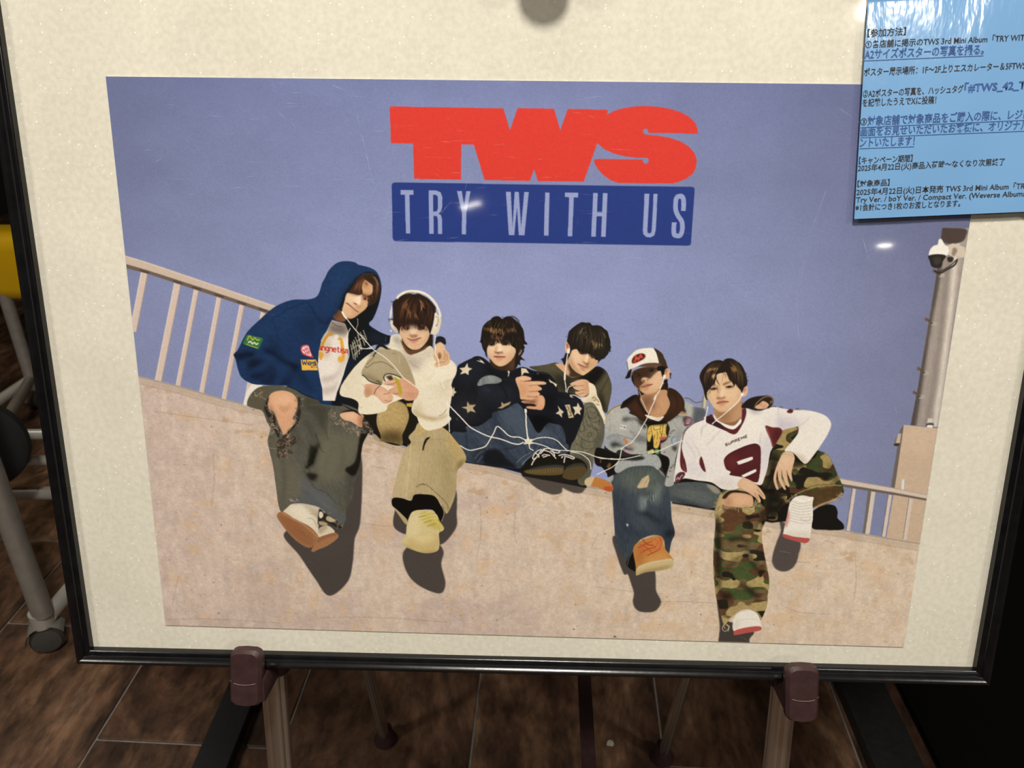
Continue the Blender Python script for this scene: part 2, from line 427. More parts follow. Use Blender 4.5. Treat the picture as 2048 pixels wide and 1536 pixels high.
# brown holders
def holder(cx, zt, zb, lean):
    bm = bmesh.new()
    w2 = 0.0128
    # front tongue: rounded outline extruded
    out = []
    hz = zt - zb
    for k in range(9):
        a = math.pi * k / 8
        out.append((cx + lean * 0.5 + (w2) * (abs(math.cos(a)) ** 0.55) * (1 if math.cos(a) >= 0 else -1), zt - 0.008 + 0.008 * math.sin(a) ** 0.8 if 0 < k < 8 else zt - 0.008))
    out += [(cx + lean * 0.1 - w2, zb + hz * 0.45), (cx - w2 * 0.98 - lean * 0.3, zb + 0.002), (cx - w2 * 0.7 - lean * 0.3, zb - 0.001), (cx - lean * 0.3, zb - 0.0022), (cx + w2 * 0.7 - lean * 0.3, zb - 0.001), (cx + w2 * 0.98 - lean * 0.3, zb + 0.002), (cx + lean * 0.1 + w2, zb + hz * 0.45)]
    n = len(out)
    f0 = [bm.verts.new(fw(x * 1.0, -0.0215, z)) for x, z in out]
    ccx = cx; ccz = (zt + zb) / 2
    fi = [bm.verts.new(fw(ccx + (x - ccx) * 0.82, -0.0245, ccz + (z - ccz) * 0.93)) for x, z in out]
    f1 = [bm.verts.new(fw(x, -0.0158, z)) for x, z in out]
    bm.faces.new(fi)
    for k in range(n):
        q = (k + 1) % n
        bm.faces.new((fi[k], fi[q], f0[q], f0[k])); bm.faces.new((f0[k], f0[q], f1[q], f1[k]))
    bm.faces.new(f1[::-1])
    o = eobj('holder_tongue', bm, M_brown, True, 0.5)
    # seam line around the tongue
    bm = bmesh.new(); zs = zb + hz * 0.44
    pts = [fw(cx + (t - 0.5) * 2 * w2 * 0.96, -0.0250 + 0.0028 * abs((t - .5) * 2) ** 4, zs - 0.0022 * (1 - (2 * t - 1) ** 2)) for t in np.linspace(0, 1, 13)]
    add_tube(bm, pts, 0.0004, 6)
    bm.transform(EI); bm_obj('seam', bm, M_seam, o, True)
    # shelf under the frame and block around the leg
    bm = bmesh.new()
    sx = -0.2165 if cx < 0 else 0.2185
    vsx = add_box(bm, (0, 0, 0), (0.0235, 0.048, 0.022), 0.003, 2)
    bmesh.ops.transform(bm, matrix=FM @ Matrix.Translation(((cx * 0.55 + sx * 0.45), 0.003, -0.0235)), verts=bm.verts[:])
    eobj('holder_shelf', bm, M_brown)
    bm = bmesh.new(); add_tube(bm, [fw(sx, 0.024, -0.034), fw(sx, 0.024, 0.012)], 0.0142, 24)
    eobj('holder_collar', bm, M_brown)
M_seam = mat_plain('seam', (0.13, 0.08, 0.075), 0.5, noise=0.05)
holder(-0.2225, 0.0145, -0.0345, 0.004)
holder(0.2175, 0.0115, -0.0360, -0.004)
# top clamp with its rounded tongue
def top_clamp():
    bm = bmesh.new()
    out = [(-0.0165, 0.550), (-0.0165, 0.522)]
    for k in range(11):
        a = math.pi + math.pi * k / 10
        out.append((0.0165 * math.cos(a), 0.519 + 0.0155 * math.sin(a)))
    out += [(0.0165, 0.522), (0.0165, 0.550)]
    f0 = [bm.verts.new(fw(x + 0.008, -0.029, z)) for x, z in out]; f1 = [bm.verts.new(fw(x + 0.008, -0.023, z)) for x, z in out]
    n = len(out); bm.faces.new(f0); bm.faces.new(f1[::-1])
    for k in range(n): bm.faces.new((f0[k], f0[(k + 1) % n], f1[(k + 1) % n], f1[k]))
    eobj('clamp_tongue', bm, M_brown)
    bm = bmesh.new(); add_box(bm, (0, 0, 0), (0.026, 0.072, 0.012), 0.003, 2)
    bmesh.ops.transform(bm, matrix=FM @ Matrix.Translation((0.008, 0.007, 0.552)), verts=bm.verts[:])
    eobj('clamp_arm', bm, M_brown)
    bm = bmesh.new(); add_tube(bm, [fw(0.008, 0.036, 0.60), fw(0.008, 0.036, 0.545)], 0.008, 20)
    eobj('clamp_rod', bm, M_chrome)
top_clamp()
# brown strap holding the legs together
bm = bmesh.new()
sp = [Vector((0.0685, 0.88, 0.447)), Vector((0.068, 0.75, 0.443)), Vector((0.067, 0.6, 0.442)), Vector((0.066, 0.405, 0.447))]
prev = None
for p in sp:
    row = [bm.verts.new(p + Vector((dx, 0, dzz))) for dx, dzz in ((-0.0085, 0), (0.0085, 0), (0.0085, -0.002), (-0.0085, -0.002))]
    if prev:
        for k in range(4): bm.faces.new((prev[k], prev[(k + 1) % 4], row[(k + 1) % 4], row[k]))
    else: bm.faces.new(row)
    prev = row
bm.faces.new(prev[::-1])
eobj('strap', bm, M_brown)
yb = 0.987 - (0.987 - 0.66) * 0.445 / 1.36
bm = bmesh.new(); add_tube(bm, [Vector((-0.268, yb, 0.445)), Vector((0.247, yb, 0.445))], 0.006, 16); eobj('rear_stretcher', bm, M_chrome)
lb = leg_bottom[-0.2165]; yl = lb.y + (fw(0, 0.024, 0.0).y - lb.y) * 0.445 / fw(0, 0.024, 0).z
bm = bmesh.new(); add_tube(bm, [Vector((-0.222, yl, 0.445)), Vector((0.213, yl, 0.445))], 0.006, 16); eobj('front_stretcher', bm, M_chrome)

# ------------------------------------------------------------------ black display stand behind the easel
st = empty('display_stand', (0.05, 1.3, 0.0))
tag(st, 'black steel display stand with two flat floor bars behind the easel', 'stand')
def sobj(name, c, s, bev=0.002, rot=None):
    bm = bmesh.new(); add_box(bm, (c[0] - 0.05, c[1] - 1.3, c[2]), s, bev, 2); return bm_obj(name, bm, M_black, st)
sobj('floor_bar', (-0.56, 1.12, 0.012), (0.062, 0.86, 0.024))
sobj('floor_bar', (0.64, 1.12, 0.015), (0.086, 0.86, 0.030))
sobj('crossbar', (0.04, 1.52, 0.02), (1.25, 0.05, 0.036))
sobj('upright', (-0.2, 1.50, 0.62), (0.06, 0.03, 1.2)); sobj('upright', (0.3, 1.50, 0.62), (0.06, 0.03, 1.2))
sobj('panel', (0.05, 1.47, 0.98), (0.62, 0.03, 0.5))

# ------------------------------------------------------------------ black cabinet beside the frame
cb = empty('cabinet', (1.15, 1.2, 0.0))
tag(cb, 'tall matt black cabinet standing close beside the frame', 'cabinet')
def cobj(name, c, s, bev=0.003):
    bm = bmesh.new(); add_box(bm, (c[0] - 1.15, c[1] - 1.2, c[2]), s, bev, 2); return bm_obj(name, bm, M_blackside, cb)
cobj('body', (1.135, 1.16, 0.9), (0.85, 0.95, 1.74)); cobj('plinth', (1.135, 1.18, 0.02), (0.83, 0.90, 0.04))
for k in (0, 1): d_ = cobj('door', (0.924 + 0.42 * k, 0.676, 0.9), (0.40, 0.016, 1.70), 0.004); 
cobj('top', (1.135, 1.16, 1.785), (0.87, 0.97, 0.03))

# ------------------------------------------------------------------ wheeled trolley on the left
tr = empty('trolley', (-1.35, 1.75, 0.0))
tag(tr, 'grey tube trolley on castors with a rounded yellow plastic bumper', 'trolley')
T0 = Vector((-1.35, 1.75, 0.0))
def tobj(name, bm, mat, smooth=True, parent=None):
    bm.transform(Matrix.Translation(-T0)); return bm_obj(name, bm, mat, parent or tr, smooth, 0.7)
def castor(x, y, ax):
    ax = Vector(ax).normalized()
    bm = bmesh.new(); add_lathe(bm, [(0.004, -0.016), (0.026, -0.016), (0.033, -0.012), (0.0335, 0.0), (0.033, 0.012), (0.026, 0.016), (0.004, 0.016)], (x, y, 0.0335), ax, 36)
    w = tobj('castor_wheel', bm, M_wheel)
    bm = bmesh.new(); add_lathe(bm, [(0.0275, 0.0162), (0.0275, 0.0185), (0.024, 0.0195), (0.002, 0.0195)], (x, y, 0.0335), ax, 32)
    tobj('hub_cap', bm, M_castorcap, True, w)
    bm = bmesh.new()
    side = ax.cross(Vector((0, 0, 1))).normalized()
    # hood over the wheel
    n = 14
    inner, outer = [], []
    rings = []
    for k in range(n + 1):
        a = math.radians(-5 + 160 * k / n)
        rad = 0.0385
        c_ = Vector((x, y, 0.0335)) + side * math.cos(a) * rad + Vector((0, 0, 1)) * math.sin(a) * rad
        rings.append([bm.verts.new(c_ + ax * t_) for t_ in (-0.02, 0.02)])
    for k in range(n): bm.faces.new((rings[k][0], rings[k][1], rings[k + 1][1], rings[k + 1][0]))
    bmesh.ops.solidify(bm, geom=bm.faces[:], thickness=0.004)
    tobj('castor_hood', bm, M_silver, True)
    bm = bmesh.new(); add_tube(bm, [(x, y, 0.066), (x, y, 0.10)], 0.021, 24); tobj('castor_stem', bm, M_silver)
M_castorcap = mat_plain('castor_cap', (0.055, 0.052, 0.048), 0.5, noise=0.1)
def vpole(x, y, z0, z1, r=0.0205):
    bm = bmesh.new(); add_tube(bm, [(x, y, z0), (x, y, z1)], r, 28); tobj('leg', bm, M_tube)
def bar(name, a, b, r, mat=None):
    bm = bmesh.new(); add_tube(bm, [a, b], r, 20); tobj(name, bm, mat or M_silver)
castor(-1.005, 1.19, (0.45, -1, 0))
castor(-1.62, 2.22, (0.9, -0.4, 0))
castor(-1.75, 1.19, (0.45, -1, 0)); castor(-0.93, 2.22, (0.9, -0.4, 0))
vpole(-0.998, 1.19, 0.095, 0.86); vpole(-1.75, 1.19, 0.095, 0.86)
vpole(-1.62, 2.22, 0.095, 0.40, 0.019); vpole(-0.93, 2.22, 0.095, 0.40, 0.019)
bar('push_handle', (-1.76, 1.19, 0.86), (-0.985, 1.19, 0.86), 0.018, M_tube)
bar('base_tube', (-0.995, 1.20, 0.082), (-0.93, 2.22, 0.10), 0.0165)
bar('base_tube', (-1.75, 1.20, 0.082), (-1.62, 2.22, 0.10), 0.0165)
bar('diagonal_brace', (-1.62, 2.21, 0.10), (-1.16, 1.42, 0.36), 0.0155, M_tube)
for z_ in (0.327, 0.257, 0.166):
    bar('cross_tube', (-1.32, 1.50, z_), (-0.86, 1.52, z_), 0.0125 if z_ > 0.2 else 0.0165)
bar('upright_tube', (-0.86, 1.52, 0.09), (-0.86, 1.52, 0.36), 0.014)
bar('upright_tube', (-1.32, 1.50, 0.13), (-1.32, 1.50, 0.36), 0.014)
bm = bmesh.new(); add_lathe(bm, [(0.004, -0.02), (0.085, -0.02), (0.098, -0.014), (0.102, 0.0), (0.098, 0.014), (0.085, 0.02), (0.004, 0.02)], (-1.172, 1.38, 0.374), (0.42, -1, 0.12), 48)
tobj('hinge_disc', bm, M_disc)
# rounded bumper: profile swept along x
bm = bmesh.new()
prof = []
cy, cz, hy, hz, rr = 2.275, 0.472, 0.078, 0.108, 0.05
for qx, qz, a0 in ((1, 1, 0), (-1, 1, 90), (-1, -1, 180), (1, -1, 270)):
    for k in range(7):
        a = math.radians(a0 + 15 * k)
        prof.append((cy + qx * (hy - rr) + rr * math.cos(a), cz + qz * (hz - rr) + rr * math.sin(a)))
rows = []
for x_, sc in ((-2.62, 0.86), (-2.60, 0.96), (-2.56, 1.0), (-0.92, 1.0), (-0.88, 0.96), (-0.86, 0.86)):
    rows.append([bm.verts.new((x_, cy + (a - cy) * sc, cz + (b - cz) * sc)) for a, b in prof])
for r0, r1 in zip(rows, rows[1:]):
    for k in range(len(prof)): bm.faces.new((r0[k], r0[(k + 1) % len(prof)], r1[(k + 1) % len(prof)], r1[k]))
bm.faces.new(rows[0]); bm.faces.new(rows[-1][::-1])
tobj('bumper', bm, M_yellow)

# ------------------------------------------------------------------ scrap of paper on the floor
bm = bmesh.new()
ang = [0, 40, 95, 150, 200, 260, 320]; rad = [9, 8, 9.5, 8, 9, 6, 7.5]
ring = [bm.verts.new((0.001 * r_ * math.cos(math.radians(a)) * 0.8, 0.001 * r_ * math.sin(math.radians(a)), 0.0006 + 0.002 * (i % 2))) for i, (a, r_) in enumerate(zip(ang, rad))]
c_ = bm.verts.new((0, 0, 0.003))
for i in range(7): bm.faces.new((ring[i], ring[(i + 1) % 7], c_))
bmesh.ops.solidify(bm, geom=bm.faces[:], thickness=0.0005)
o = bm_obj('paper_scrap', bm, M_scrap); o.location = (0.145, 0.99, 0.001)
tag(o, 'tiny torn white paper scrap lying on the floor under the frame', 'paper scrap')
# ------------------------------------------------------------------ blue notice sheet taped over the corner of the pane
fl_o = fpt(1708, 438, 0.004)
fl_r = fpt(2048, 427, 0.004)
fl_t = fpt(1731, 0, 0.004)
fl_rot = -math.atan2(fl_r[1] - fl_o[1], fl_r[0] - fl_o[0]) * 0.5 - math.atan2(-(fl_t[0] - fl_o[0]), fl_t[1] - fl_o[1]) * 0.5
FLM = FM @ Matrix.Translation((fl_o[0], -0.0045, fl_o[1])) @ Matrix.Rotation(fl_rot, 4, 'Y')
def mat_flyer():
    k = NT('laminated_blue_paper')
    tc = k.node('ShaderNodeTexCoord')
    nz = k.node('ShaderNodeTexNoise', _Scale=9.0, _Detail=2.0)
    k.link(tc.outputs['Object'], nz.inputs['Vector'])
    r = k.ramp([(0.35, FLY_LO), (0.65, FLY_HI)])
    k.link(nz.outputs['Fac'], r.inputs['Fac']); k.link(r.outputs['Color'], k.p.inputs['Base Color'])
    k.p.inputs['Roughness'].default_value = 0.55; k.p.inputs['Specular IOR Level'].default_value = 0.3
    k.p.inputs['Coat Weight'].default_value = 1.0; k.p.inputs['Coat Roughness'].default_value = 0.10; k.p.inputs['Coat IOR'].default_value = 1.45
    n2 = k.node('ShaderNodeTexNoise', _Scale=220.0, _Detail=2.0); n3 = k.node('ShaderNodeTexNoise', _Scale=22.0, _Detail=1.0)
    mp = k.node('ShaderNodeMapping'); mp.inputs['Scale'].default_value = (1.0, 1.0, 0.35)
    k.link(tc.outputs['Object'], mp.inputs['Vector']); k.link(mp.outputs['Vector'], n2.inputs['Vector']); k.link(mp.outputs['Vector'], n3.inputs['Vector'])
    ad = k.node('ShaderNodeMath', operation='MULTIPLY_ADD'); ad.inputs[1].default_value = 0.10; k.link(n2.outputs['Fac'], ad.inputs[0]); k.link(n3.outputs['Fac'], ad.inputs[2])
    b = k.node('ShaderNodeBump', _Strength=0.6, _Distance=0.0022)
    k.link(ad.outputs[0], b.inputs['Height']); k.link(b.outputs['Normal'], k.p.inputs['Coat Normal'])
    return k.m
FLY_LO, FLY_HI = (0.150, 0.335, 0.62), (0.172, 0.37, 0.66)
M_flyer = mat_flyer()
M_ink = mat_plain('black_ink', (0.022, 0.020, 0.022), 0.6, noise=0.1)
M_inkblue = mat_plain('blue_ink', (0.030, 0.085, 0.27), 0.6, noise=0.1)
flyer = empty('notice_sheet')
flyer.matrix_world = FLM
tag(flyer, 'light blue laminated notice with Japanese print taped over the corner of the frame', 'notice')
FW_, FH_ = 0.210, 0.297
nx, nz_ = 105, 148
def ss_(a, b, t):
    t = min(max((t - a) / (b - a), 0.0), 1.0); return t * t * (3 - 2 * t)
def sheet_y(x, z): return -0.0085 * max(ss_(0.117, 0.133, x), ss_(0.138, 0.150, z)) -0.0016 * math.sin(math.pi * min(max(z / FH_, 0), 1)) * (x / FW_) - 0.0002 * math.sin(x * 80) * math.sin(z * 40 + 1)
vv, ff = [], []
for j in range(nz_ + 1):
    for i in range(nx + 1):
        x = FW_ * i / nx; z = FH_ * j / nz_
        vv.append((x, sheet_y(x, z), z))
for j in range(nz_):
    for i in range(nx):
        a = j * (nx + 1) + i; ff.append((a, a + 1, a + nx + 2, a + nx + 1))
vb = [(x, y + 0.0004, z) for x, y, z in vv]
n0 = len(vv)
ff2 = ff + [tuple(n0 + i for i in f_[::-1]) for f_ in ff]
mesh_obj('sheet', vv + vb, ff2, M_flyer, flyer, True)
def flyer_pt(px, py):
    """photo measurement -> sheet coordinates"""
    x, z = fpt(px, py, 0.0050)
    q = Matrix.Rotation(-fl_rot, 4, 'Y') @ Vector((x - fl_o[0], 0, z - fl_o[1]))
    return q.x, q.z
def text_mesh(body, width_from, width_to, height=None, mat=None, bold=0.0, name='text_line', parent=None, cut=None):
    """a printed line between two measured baseline points"""
    cu = bpy.data.curves.new('tmp', 'FONT'); cu.body = body; cu.resolution_u = 2; cu.size = 1.0; cu.offset = bold; cu.fill_mode = 'FRONT' if hasattr(cu, 'fill_mode') else cu.fill_mode
    ob = bpy.data.objects.new('tmp', cu); COL.objects.link(ob)
    bpy.context.view_layer.update()
    me = bpy.data.meshes.new_from_object(ob.evaluated_get(bpy.context.evaluated_depsgraph_get()))
    bpy.data.objects.remove(ob); bpy.data.curves.remove(cu)
    co = np.zeros(len(me.vertices) * 3); me.vertices.foreach_get('co', co); co = co.reshape(-1, 3)
    x0, x1 = co[:, 0].min(), co[:, 0].max()
    (ax, az), (bx, bz) = width_from, width_to
    L = math.hypot(bx - ax, bz - az); ux, uz = (bx - ax) / L, (bz - az) / L
    s = L / (x1 - x0); sv_ = s if height is None else height
    tx = (co[:, 0] - x0) * s; tz_ = co[:, 1] * sv_
    out = np.zeros_like(co)
    out[:, 0] = ax + tx * ux - tz_ * uz; out[:, 2] = az + tx * uz + tz_ * ux; out[:, 1] = [sheet_y(x_, z_) - 0.0002 for x_, z_ in zip(out[:, 0], out[:, 2])]
    if cut is not None: pass
    me.vertices.foreach_set('co', out.ravel()); me.update()
    me.materials.clear(); me.materials.append(mat)
    o = bpy.data.objects.new(name, me); COL.objects.link(o); o.parent = parent
    return o, s
PXM = 0.000335
def tline(body, x0, y0, x1, y1, em, mat, bold=0.012, under=False):
    """em: character height in photo pixels"""
    a, b = flyer_pt(x0, y0), flyer_pt(x1, y1)
    o, s = text_mesh(body, a, b, em * PXM, mat, bold, 'text_line', flyer)
    if under:
        d = Vector((b[0] - a[0], b[1] - a[1])); n = Vector((-d.y, d.x)).normalized()
        uv_, uf_ = [], []
        for t_ in np.linspace(0, 1, 24):
            for e_ in (0.0012, 0.0016):
                q = Vector(a).lerp(Vector(b), t_) - n * e_; uv_.append((q.x, sheet_y(q.x, q.y) - 0.0002, q.y))
        for k_ in range(23): uf_.append((2 * k_, 2 * k_ + 1, 2 * k_ + 3, 2 * k_ + 2))
        mesh_obj('underline', uv_, uf_, mat, flyer)
K, B_ = M_ink, M_inkblue
tline('【参加方法】', 1735, 73, 1812, 69, 16, K)
tline('①各店舗に掲示のTWS 3rd Mini Album「TRY WITH US」', 1731, 95, 2086, 79, 15, K)
tline('A2サイズポスターの写真を撮る。', 1729, 117, 1967, 107, 20, B_, 0.016, True)
tline('ポスター展示場所：1F～2F上りエスカレーター＆5FTWS展示', 1728, 151, 2076, 136, 16, K)
tline('②A2ポスターの写真を、ハッシュタグ', 1726, 194, 1926, 184, 16, K)
tline('「#TWS_42_TRY', 1928, 184, 2078, 176, 20, B_, 0.03)
tline('を記載したうえでXに投稿！', 1725, 212, 1872, 206, 16, K)
tline('③', 1721, 250, 1734, 249, 16, K)
tline('対象店舗で対象商品をご購入の際に、レジにて', 1735, 250, 2076, 235, 20, B_, 0.016, True)
tline('画面をお見せいただいたお客様に、オリジナル特', 1721, 271, 2072, 257, 20, B_, 0.016, True)
tline('ントいたします！', 1720, 293, 1829, 289, 20, B_, 0.016, True)
tline('【キャンペーン期間】', 1718, 327, 1825, 322, 15, K)
tline('2025年4月22日(火)商品入荷時～なくなり次第終了', 1716, 342, 2009, 329, 15, K)
tline('【対象商品】', 1715, 373, 1779, 370, 14, K)
tline('2025年4月22日(火)日本発売 TWS 3rd Mini Album「TRY W', 1713, 390, 2078, 376, 15, K)
tline('Try Ver. / boY Ver. / Compact Ver. (Weverse Albums ver.)', 1712, 405, 2084, 391, 15, K)
tline('※1会計につき1枚のお渡しとなります。', 1711, 421, 1921, 412, 15, K)
# ------------------------------------------------------------------ printed picture of the poster, drawn as vector shapes in sheet space
PRINT_GAIN = (1.0, 1.06, 1.10)
PW, PH = 594.0, 420.0            # sheet size in mm
PITCH = 0.375                    # mm per cell of the printed sheet
GW, GH, SS = 1584, 1120, 2
PR = np.array([[0.9994832306, 0.0030914260, 0.0319955431], [0.0050841793, 0.9676321244, -0.2523137390], [-0.0317399246, 0.2523460221, 0.9671163644]])
PT = np.array([-283.7919307, -209.7740834, 540.6372718])
HOM = np.diag([F_PX, F_PX, 1.0]) @ np.stack([PR[:, 0], PR[:, 1], PT], 1)
HOM = np.array([[1, 0, 1024.0], [0, 1, 768.0], [0, 0, 1]]) @ HOM
HINV = np.linalg.inv(HOM)
def to_sheet(p):
    """photo measurements (n,2) -> sheet mm"""
    p = np.asarray(p, float); q = np.c_[p, np.ones(len(p))] @ HINV.T
    return q[:, :2] / q[:, 2:]
SC = SS / PITCH
CH, CW = GH * SS, GW * SS
CAN = np.zeros((CH, CW, 3), np.float32)
IDS = np.zeros((CH, CW), np.int16)
CROPS = {'0': (0, 0, 1), 'A': (430, 500, 400 / 2048), 'B': (660, 550, 300 / 2048), 'C': (880, 600, 360 / 2048), 'D': (1190, 660, 260 / 2048),
         'E': (1330, 680, 380 / 2048), 'F': (470, 750, 480 / 2048), 'G': (860, 780, 380 / 2048), 'H': (1190, 880, 520 / 2048), 'I': (1190, 780, 240 / 2048),
         'J': (230, 500, 330 / 1584), 'K': (1640, 800, 260 / 1426), 'L': (1700, 300, 348 / 891), 'M': (740, 180, 360 / 1843), 'N': (1060, 180, 360 / 1843),
         'a': (650, 525, 120 / 1536), 'b': (760, 570, 120 / 1317), 'c': (940, 615, 120 / 1536), 'd': (1110, 625, 120 / 1418), 'e': (1230, 675, 110 / 1536), 'f': (1385, 690, 120 / 1317)}
ID_NAMES = ['none']
MASKS = {}
CUR = {'crop': '0', 'id': 0, 'clip': None}
def at(crop=None, ident=None, clip=0):
    if crop: CUR['crop'] = crop
    if ident:
        if ident not in ID_NAMES: ID_NAMES.append(ident)
        CUR['id'] = ID_NAMES.index(ident)
    if clip != 0: CUR['clip'] = clip
def parse(s):
    if isinstance(s, str):
        pts = np.array([[float(v) for v in t.split(',')] for t in s.split()])
    else: pts = np.asarray(s, float)
    x0, y0, k = CROPS[CUR['crop']]
    return to_sheet(pts * k + (x0, y0)) * SC
def hexc(h): return np.array([int(h[i:i + 2], 16) for i in (0, 2, 4)], np.float32) / 255
def catmull(p, closed, sub=7):
    n = len(p)
    if n < 3: return p
    if closed: q = np.concatenate([p[-1:], p, p[:2]])
    else: q = np.concatenate([2 * p[:1] - p[1:2], p, 2 * p[-1:] - p[-2:-1]])
    out = []
    t = np.linspace(0, 1, sub, endpoint=False)[:, None]
    for i in range(n if closed else n - 1):
        a, b, c, d = q[i], q[i + 1], q[i + 2], q[i + 3]
        out.append(0.5 * (2 * b + (c - a) * t + (2 * a - 5 * b + 4 * c - d) * t * t + (3 * b - a - 3 * c + d) * t ** 3))
    if not closed: out.append(p[-1:])
    return np.concatenate(out)
def gblur(m, s):
    r = max(1, int(math.ceil(2.6 * s)))
    k = np.exp(-0.5 * (np.arange(-r, r + 1) / s) ** 2); k = (k / k.sum()).astype(np.float32)
    if r > 10:
        # three box blurs
        w = max(1, int(round(s * 0.98)));
        for _ in range(3):
            for ax in (0, 1):
                pad = [(0, 0), (0, 0)]; pad[ax] = (w + 1, w)
                c = np.cumsum(np.pad(m, pad), axis=ax, dtype=np.float64)
                if ax == 0: m = ((c[2 * w + 1:] - c[:-2 * w - 1]) / (2 * w + 1)).astype(np.float32)
                else: m = ((c[:, 2 * w + 1:] - c[:, :-2 * w - 1]) / (2 * w + 1)).astype(np.float32)
        return m
    p = np.pad(m, ((r, r), (0, 0)))
    m = sum(k[i] * p[i:i + m.shape[0]] for i in range(2 * r + 1))
    p = np.pad(m, ((0, 0), (r, r)))
    return sum(k[i] * p[:, i:i + m.shape[1]] for i in range(2 * r + 1))
def raster(polys, blur):
    """nonzero fill -> (x0, y0, mask)"""
    al = np.concatenate(polys)
    pad = int(3 * blur + 3)
    x0 = max(0, int(al[:, 0].min()) - pad); y0 = max(0, int(al[:, 1].min()) - pad)
    x1 = min(CW, int(al[:, 0].max()) + pad + 2); y1 = min(CH, int(al[:, 1].max()) + pad + 2)
    if x1 <= x0 or y1 <= y0: return None
    w, h = x1 - x0, y1 - y0
    T = np.zeros((h, w + 1), np.int32)
    for p in polys:
        a = p; b = np.roll(p, -1, 0)
        for (ax, ay), (bx, by) in zip(a, b):
            if ay == by: continue
            s = 1
            if ay > by: ax, ay, bx, by = bx, by, ax, ay; s = -1
            r0 = max(y0, int(math.ceil(ay - 0.5))); r1 = min(y1 - 1, int(math.ceil(by - 0.5)) - 1)
            if r1 < r0: continue
            rows = np.arange(r0, r1 + 1)
            xs = ax + (rows + 0.5 - ay) * (bx - ax) / (by - ay)
            ci = np.clip(np.ceil(xs - 0.5).astype(int) - x0, 0, w)
            np.add.at(T, (rows - y0, ci), s)
    m = (np.cumsum(T, 1)[:, :w] != 0).astype(np.float32)
    if blur > 0.3: m = gblur(m, blur)
    return x0, y0, m
def getmask(clip, x0, y0, m):
    M = MASKS[clip]; X, Y, A = M
    out = np.zeros_like(m)
    h, w = m.shape
    ax0, ay0 = max(x0, X), max(y0, Y); ax1, ay1 = min(x0 + w, X + A.shape[1]), min(y0 + h, Y + A.shape[0])
    if ax1 > ax0 and ay1 > ay0:
        out[ay0 - y0:ay1 - y0, ax0 - x0:ax1 - x0] = A[ay0 - Y:ay1 - Y, ax0 - X:ax1 - X]
    return out
def paint(r, col, a, clip, save, setid, mul=False):
    if r is None: return
    x0, y0, m = r
    if save: MASKS[save] = (x0, y0, m.copy())
    clip = clip if clip is not None else CUR['clip']
    if clip: m = m * getmask(clip, x0, y0, m)
    h, w = m.shape
    if col is not None:
        v = CAN[y0:y0 + h, x0:x0 + w]; am = (m * a)[..., None]
        c = hexc(col) if isinstance(col, str) else col
        if mul: v *= 1 - am * (1 - c)
        else: v += (c - v) * am
    if setid: IDS[y0:y0 + h, x0:x0 + w][m * a > 0.5] = CUR['id']
def P(pts, col, b=0.35, a=1.0, sm=1, clip=None, save=None, ident=None, mul=False, holes=()):
    """filled shape; b: softness in photo pixels"""
    if ident: at(ident=ident)
    p = parse(pts); p = catmull(p, True) if sm else p
    paint(raster([p], b * 2), col, a, clip, save, ident is not None or (a >= 0.95 and b < 1.2 and not mul), mul)
def ribbon(p, w, taper):
    d = np.gradient(p, axis=0); n = np.stack([-d[:, 1], d[:, 0]], 1); n /= np.maximum(np.linalg.norm(n, axis=1, keepdims=True), 1e-6)
    t = np.linspace(0, 1, len(p))
    if taper == 1: ww = w * (1 - t) ** 0.7
    elif taper == 2: ww = w * np.sin(np.pi * np.clip(t, 0.02, 0.98)) ** 0.7
    else: ww = np.full(len(p), w)
    ww = np.maximum(ww, 0.25)[:, None] * 0.5
    return np.concatenate([p + n * ww, (p - n * ww)[::-1]])
def L(pts, w, col, b=0.3, a=1.0, sm=1, clip=None, taper=0, ident=None, closed=False, setid=False):
    """stroke; w: width in photo pixels"""
    if ident: at(ident=ident)
    p = parse(pts)
    if closed: p = np.concatenate([p, p[:1]])
    p = catmull(p, False) if sm else p
    if len(p) < 2: return
    if not sm or len(p) == 2: p = np.concatenate([np.linspace(p[i], p[i + 1], 6, endpoint=False) for i in range(len(p) - 1)] + [p[-1:]])
    paint(raster([ribbon(p, w * 2, taper)], b * 2), col, a, clip, None, ident is not None or setid)
RND = np.random.RandomState(5)
def hair(guides, n, cols, w=0.9, a=0.75, jit=6, clip=None, b=0.25, part=(0, 1), taper=2):
    """strands between successive guide curves (crop coordinates)"""
    gs = [np.array([[float(v) for v in t.split(',')] for t in g.split()]) for g in guides]
    m = 9
    def res(g):
        g = catmull(g, False, 6); s = np.r_[0, np.cumsum(np.linalg.norm(np.diff(g, axis=0), axis=1))]
        t = np.linspace(0, s[-1], m); return np.c_[np.interp(t, s, g[:, 0]), np.interp(t, s, g[:, 1])]
    gs = [res(g) for g in gs]
    for _ in range(n):
        u = RND.rand() * (len(gs) - 1); i = min(int(u), len(gs) - 2); f = u - i
        g = gs[i] * (1 - f) + gs[i + 1] * f
        l0 = RND.uniform(part[0], part[0] + 0.45 * (part[1] - part[0])); l1 = RND.uniform(l0 + 0.25 * (part[1] - part[0]), part[1])
        t = np.linspace(l0, l1, m) * (m - 1)
        q = np.c_[np.interp(t, np.arange(m), g[:, 0]), np.interp(t, np.arange(m), g[:, 1])]
        q = q + RND.randn(1, 2) * jit + np.linspace(-1, 1, m)[:, None] * RND.randn(1, 2) * jit * 0.5
        L(q, w * RND.uniform(0.6, 1.3), cols[RND.randint(len(cols))], b, a * RND.uniform(0.6, 1), 1, clip, taper)
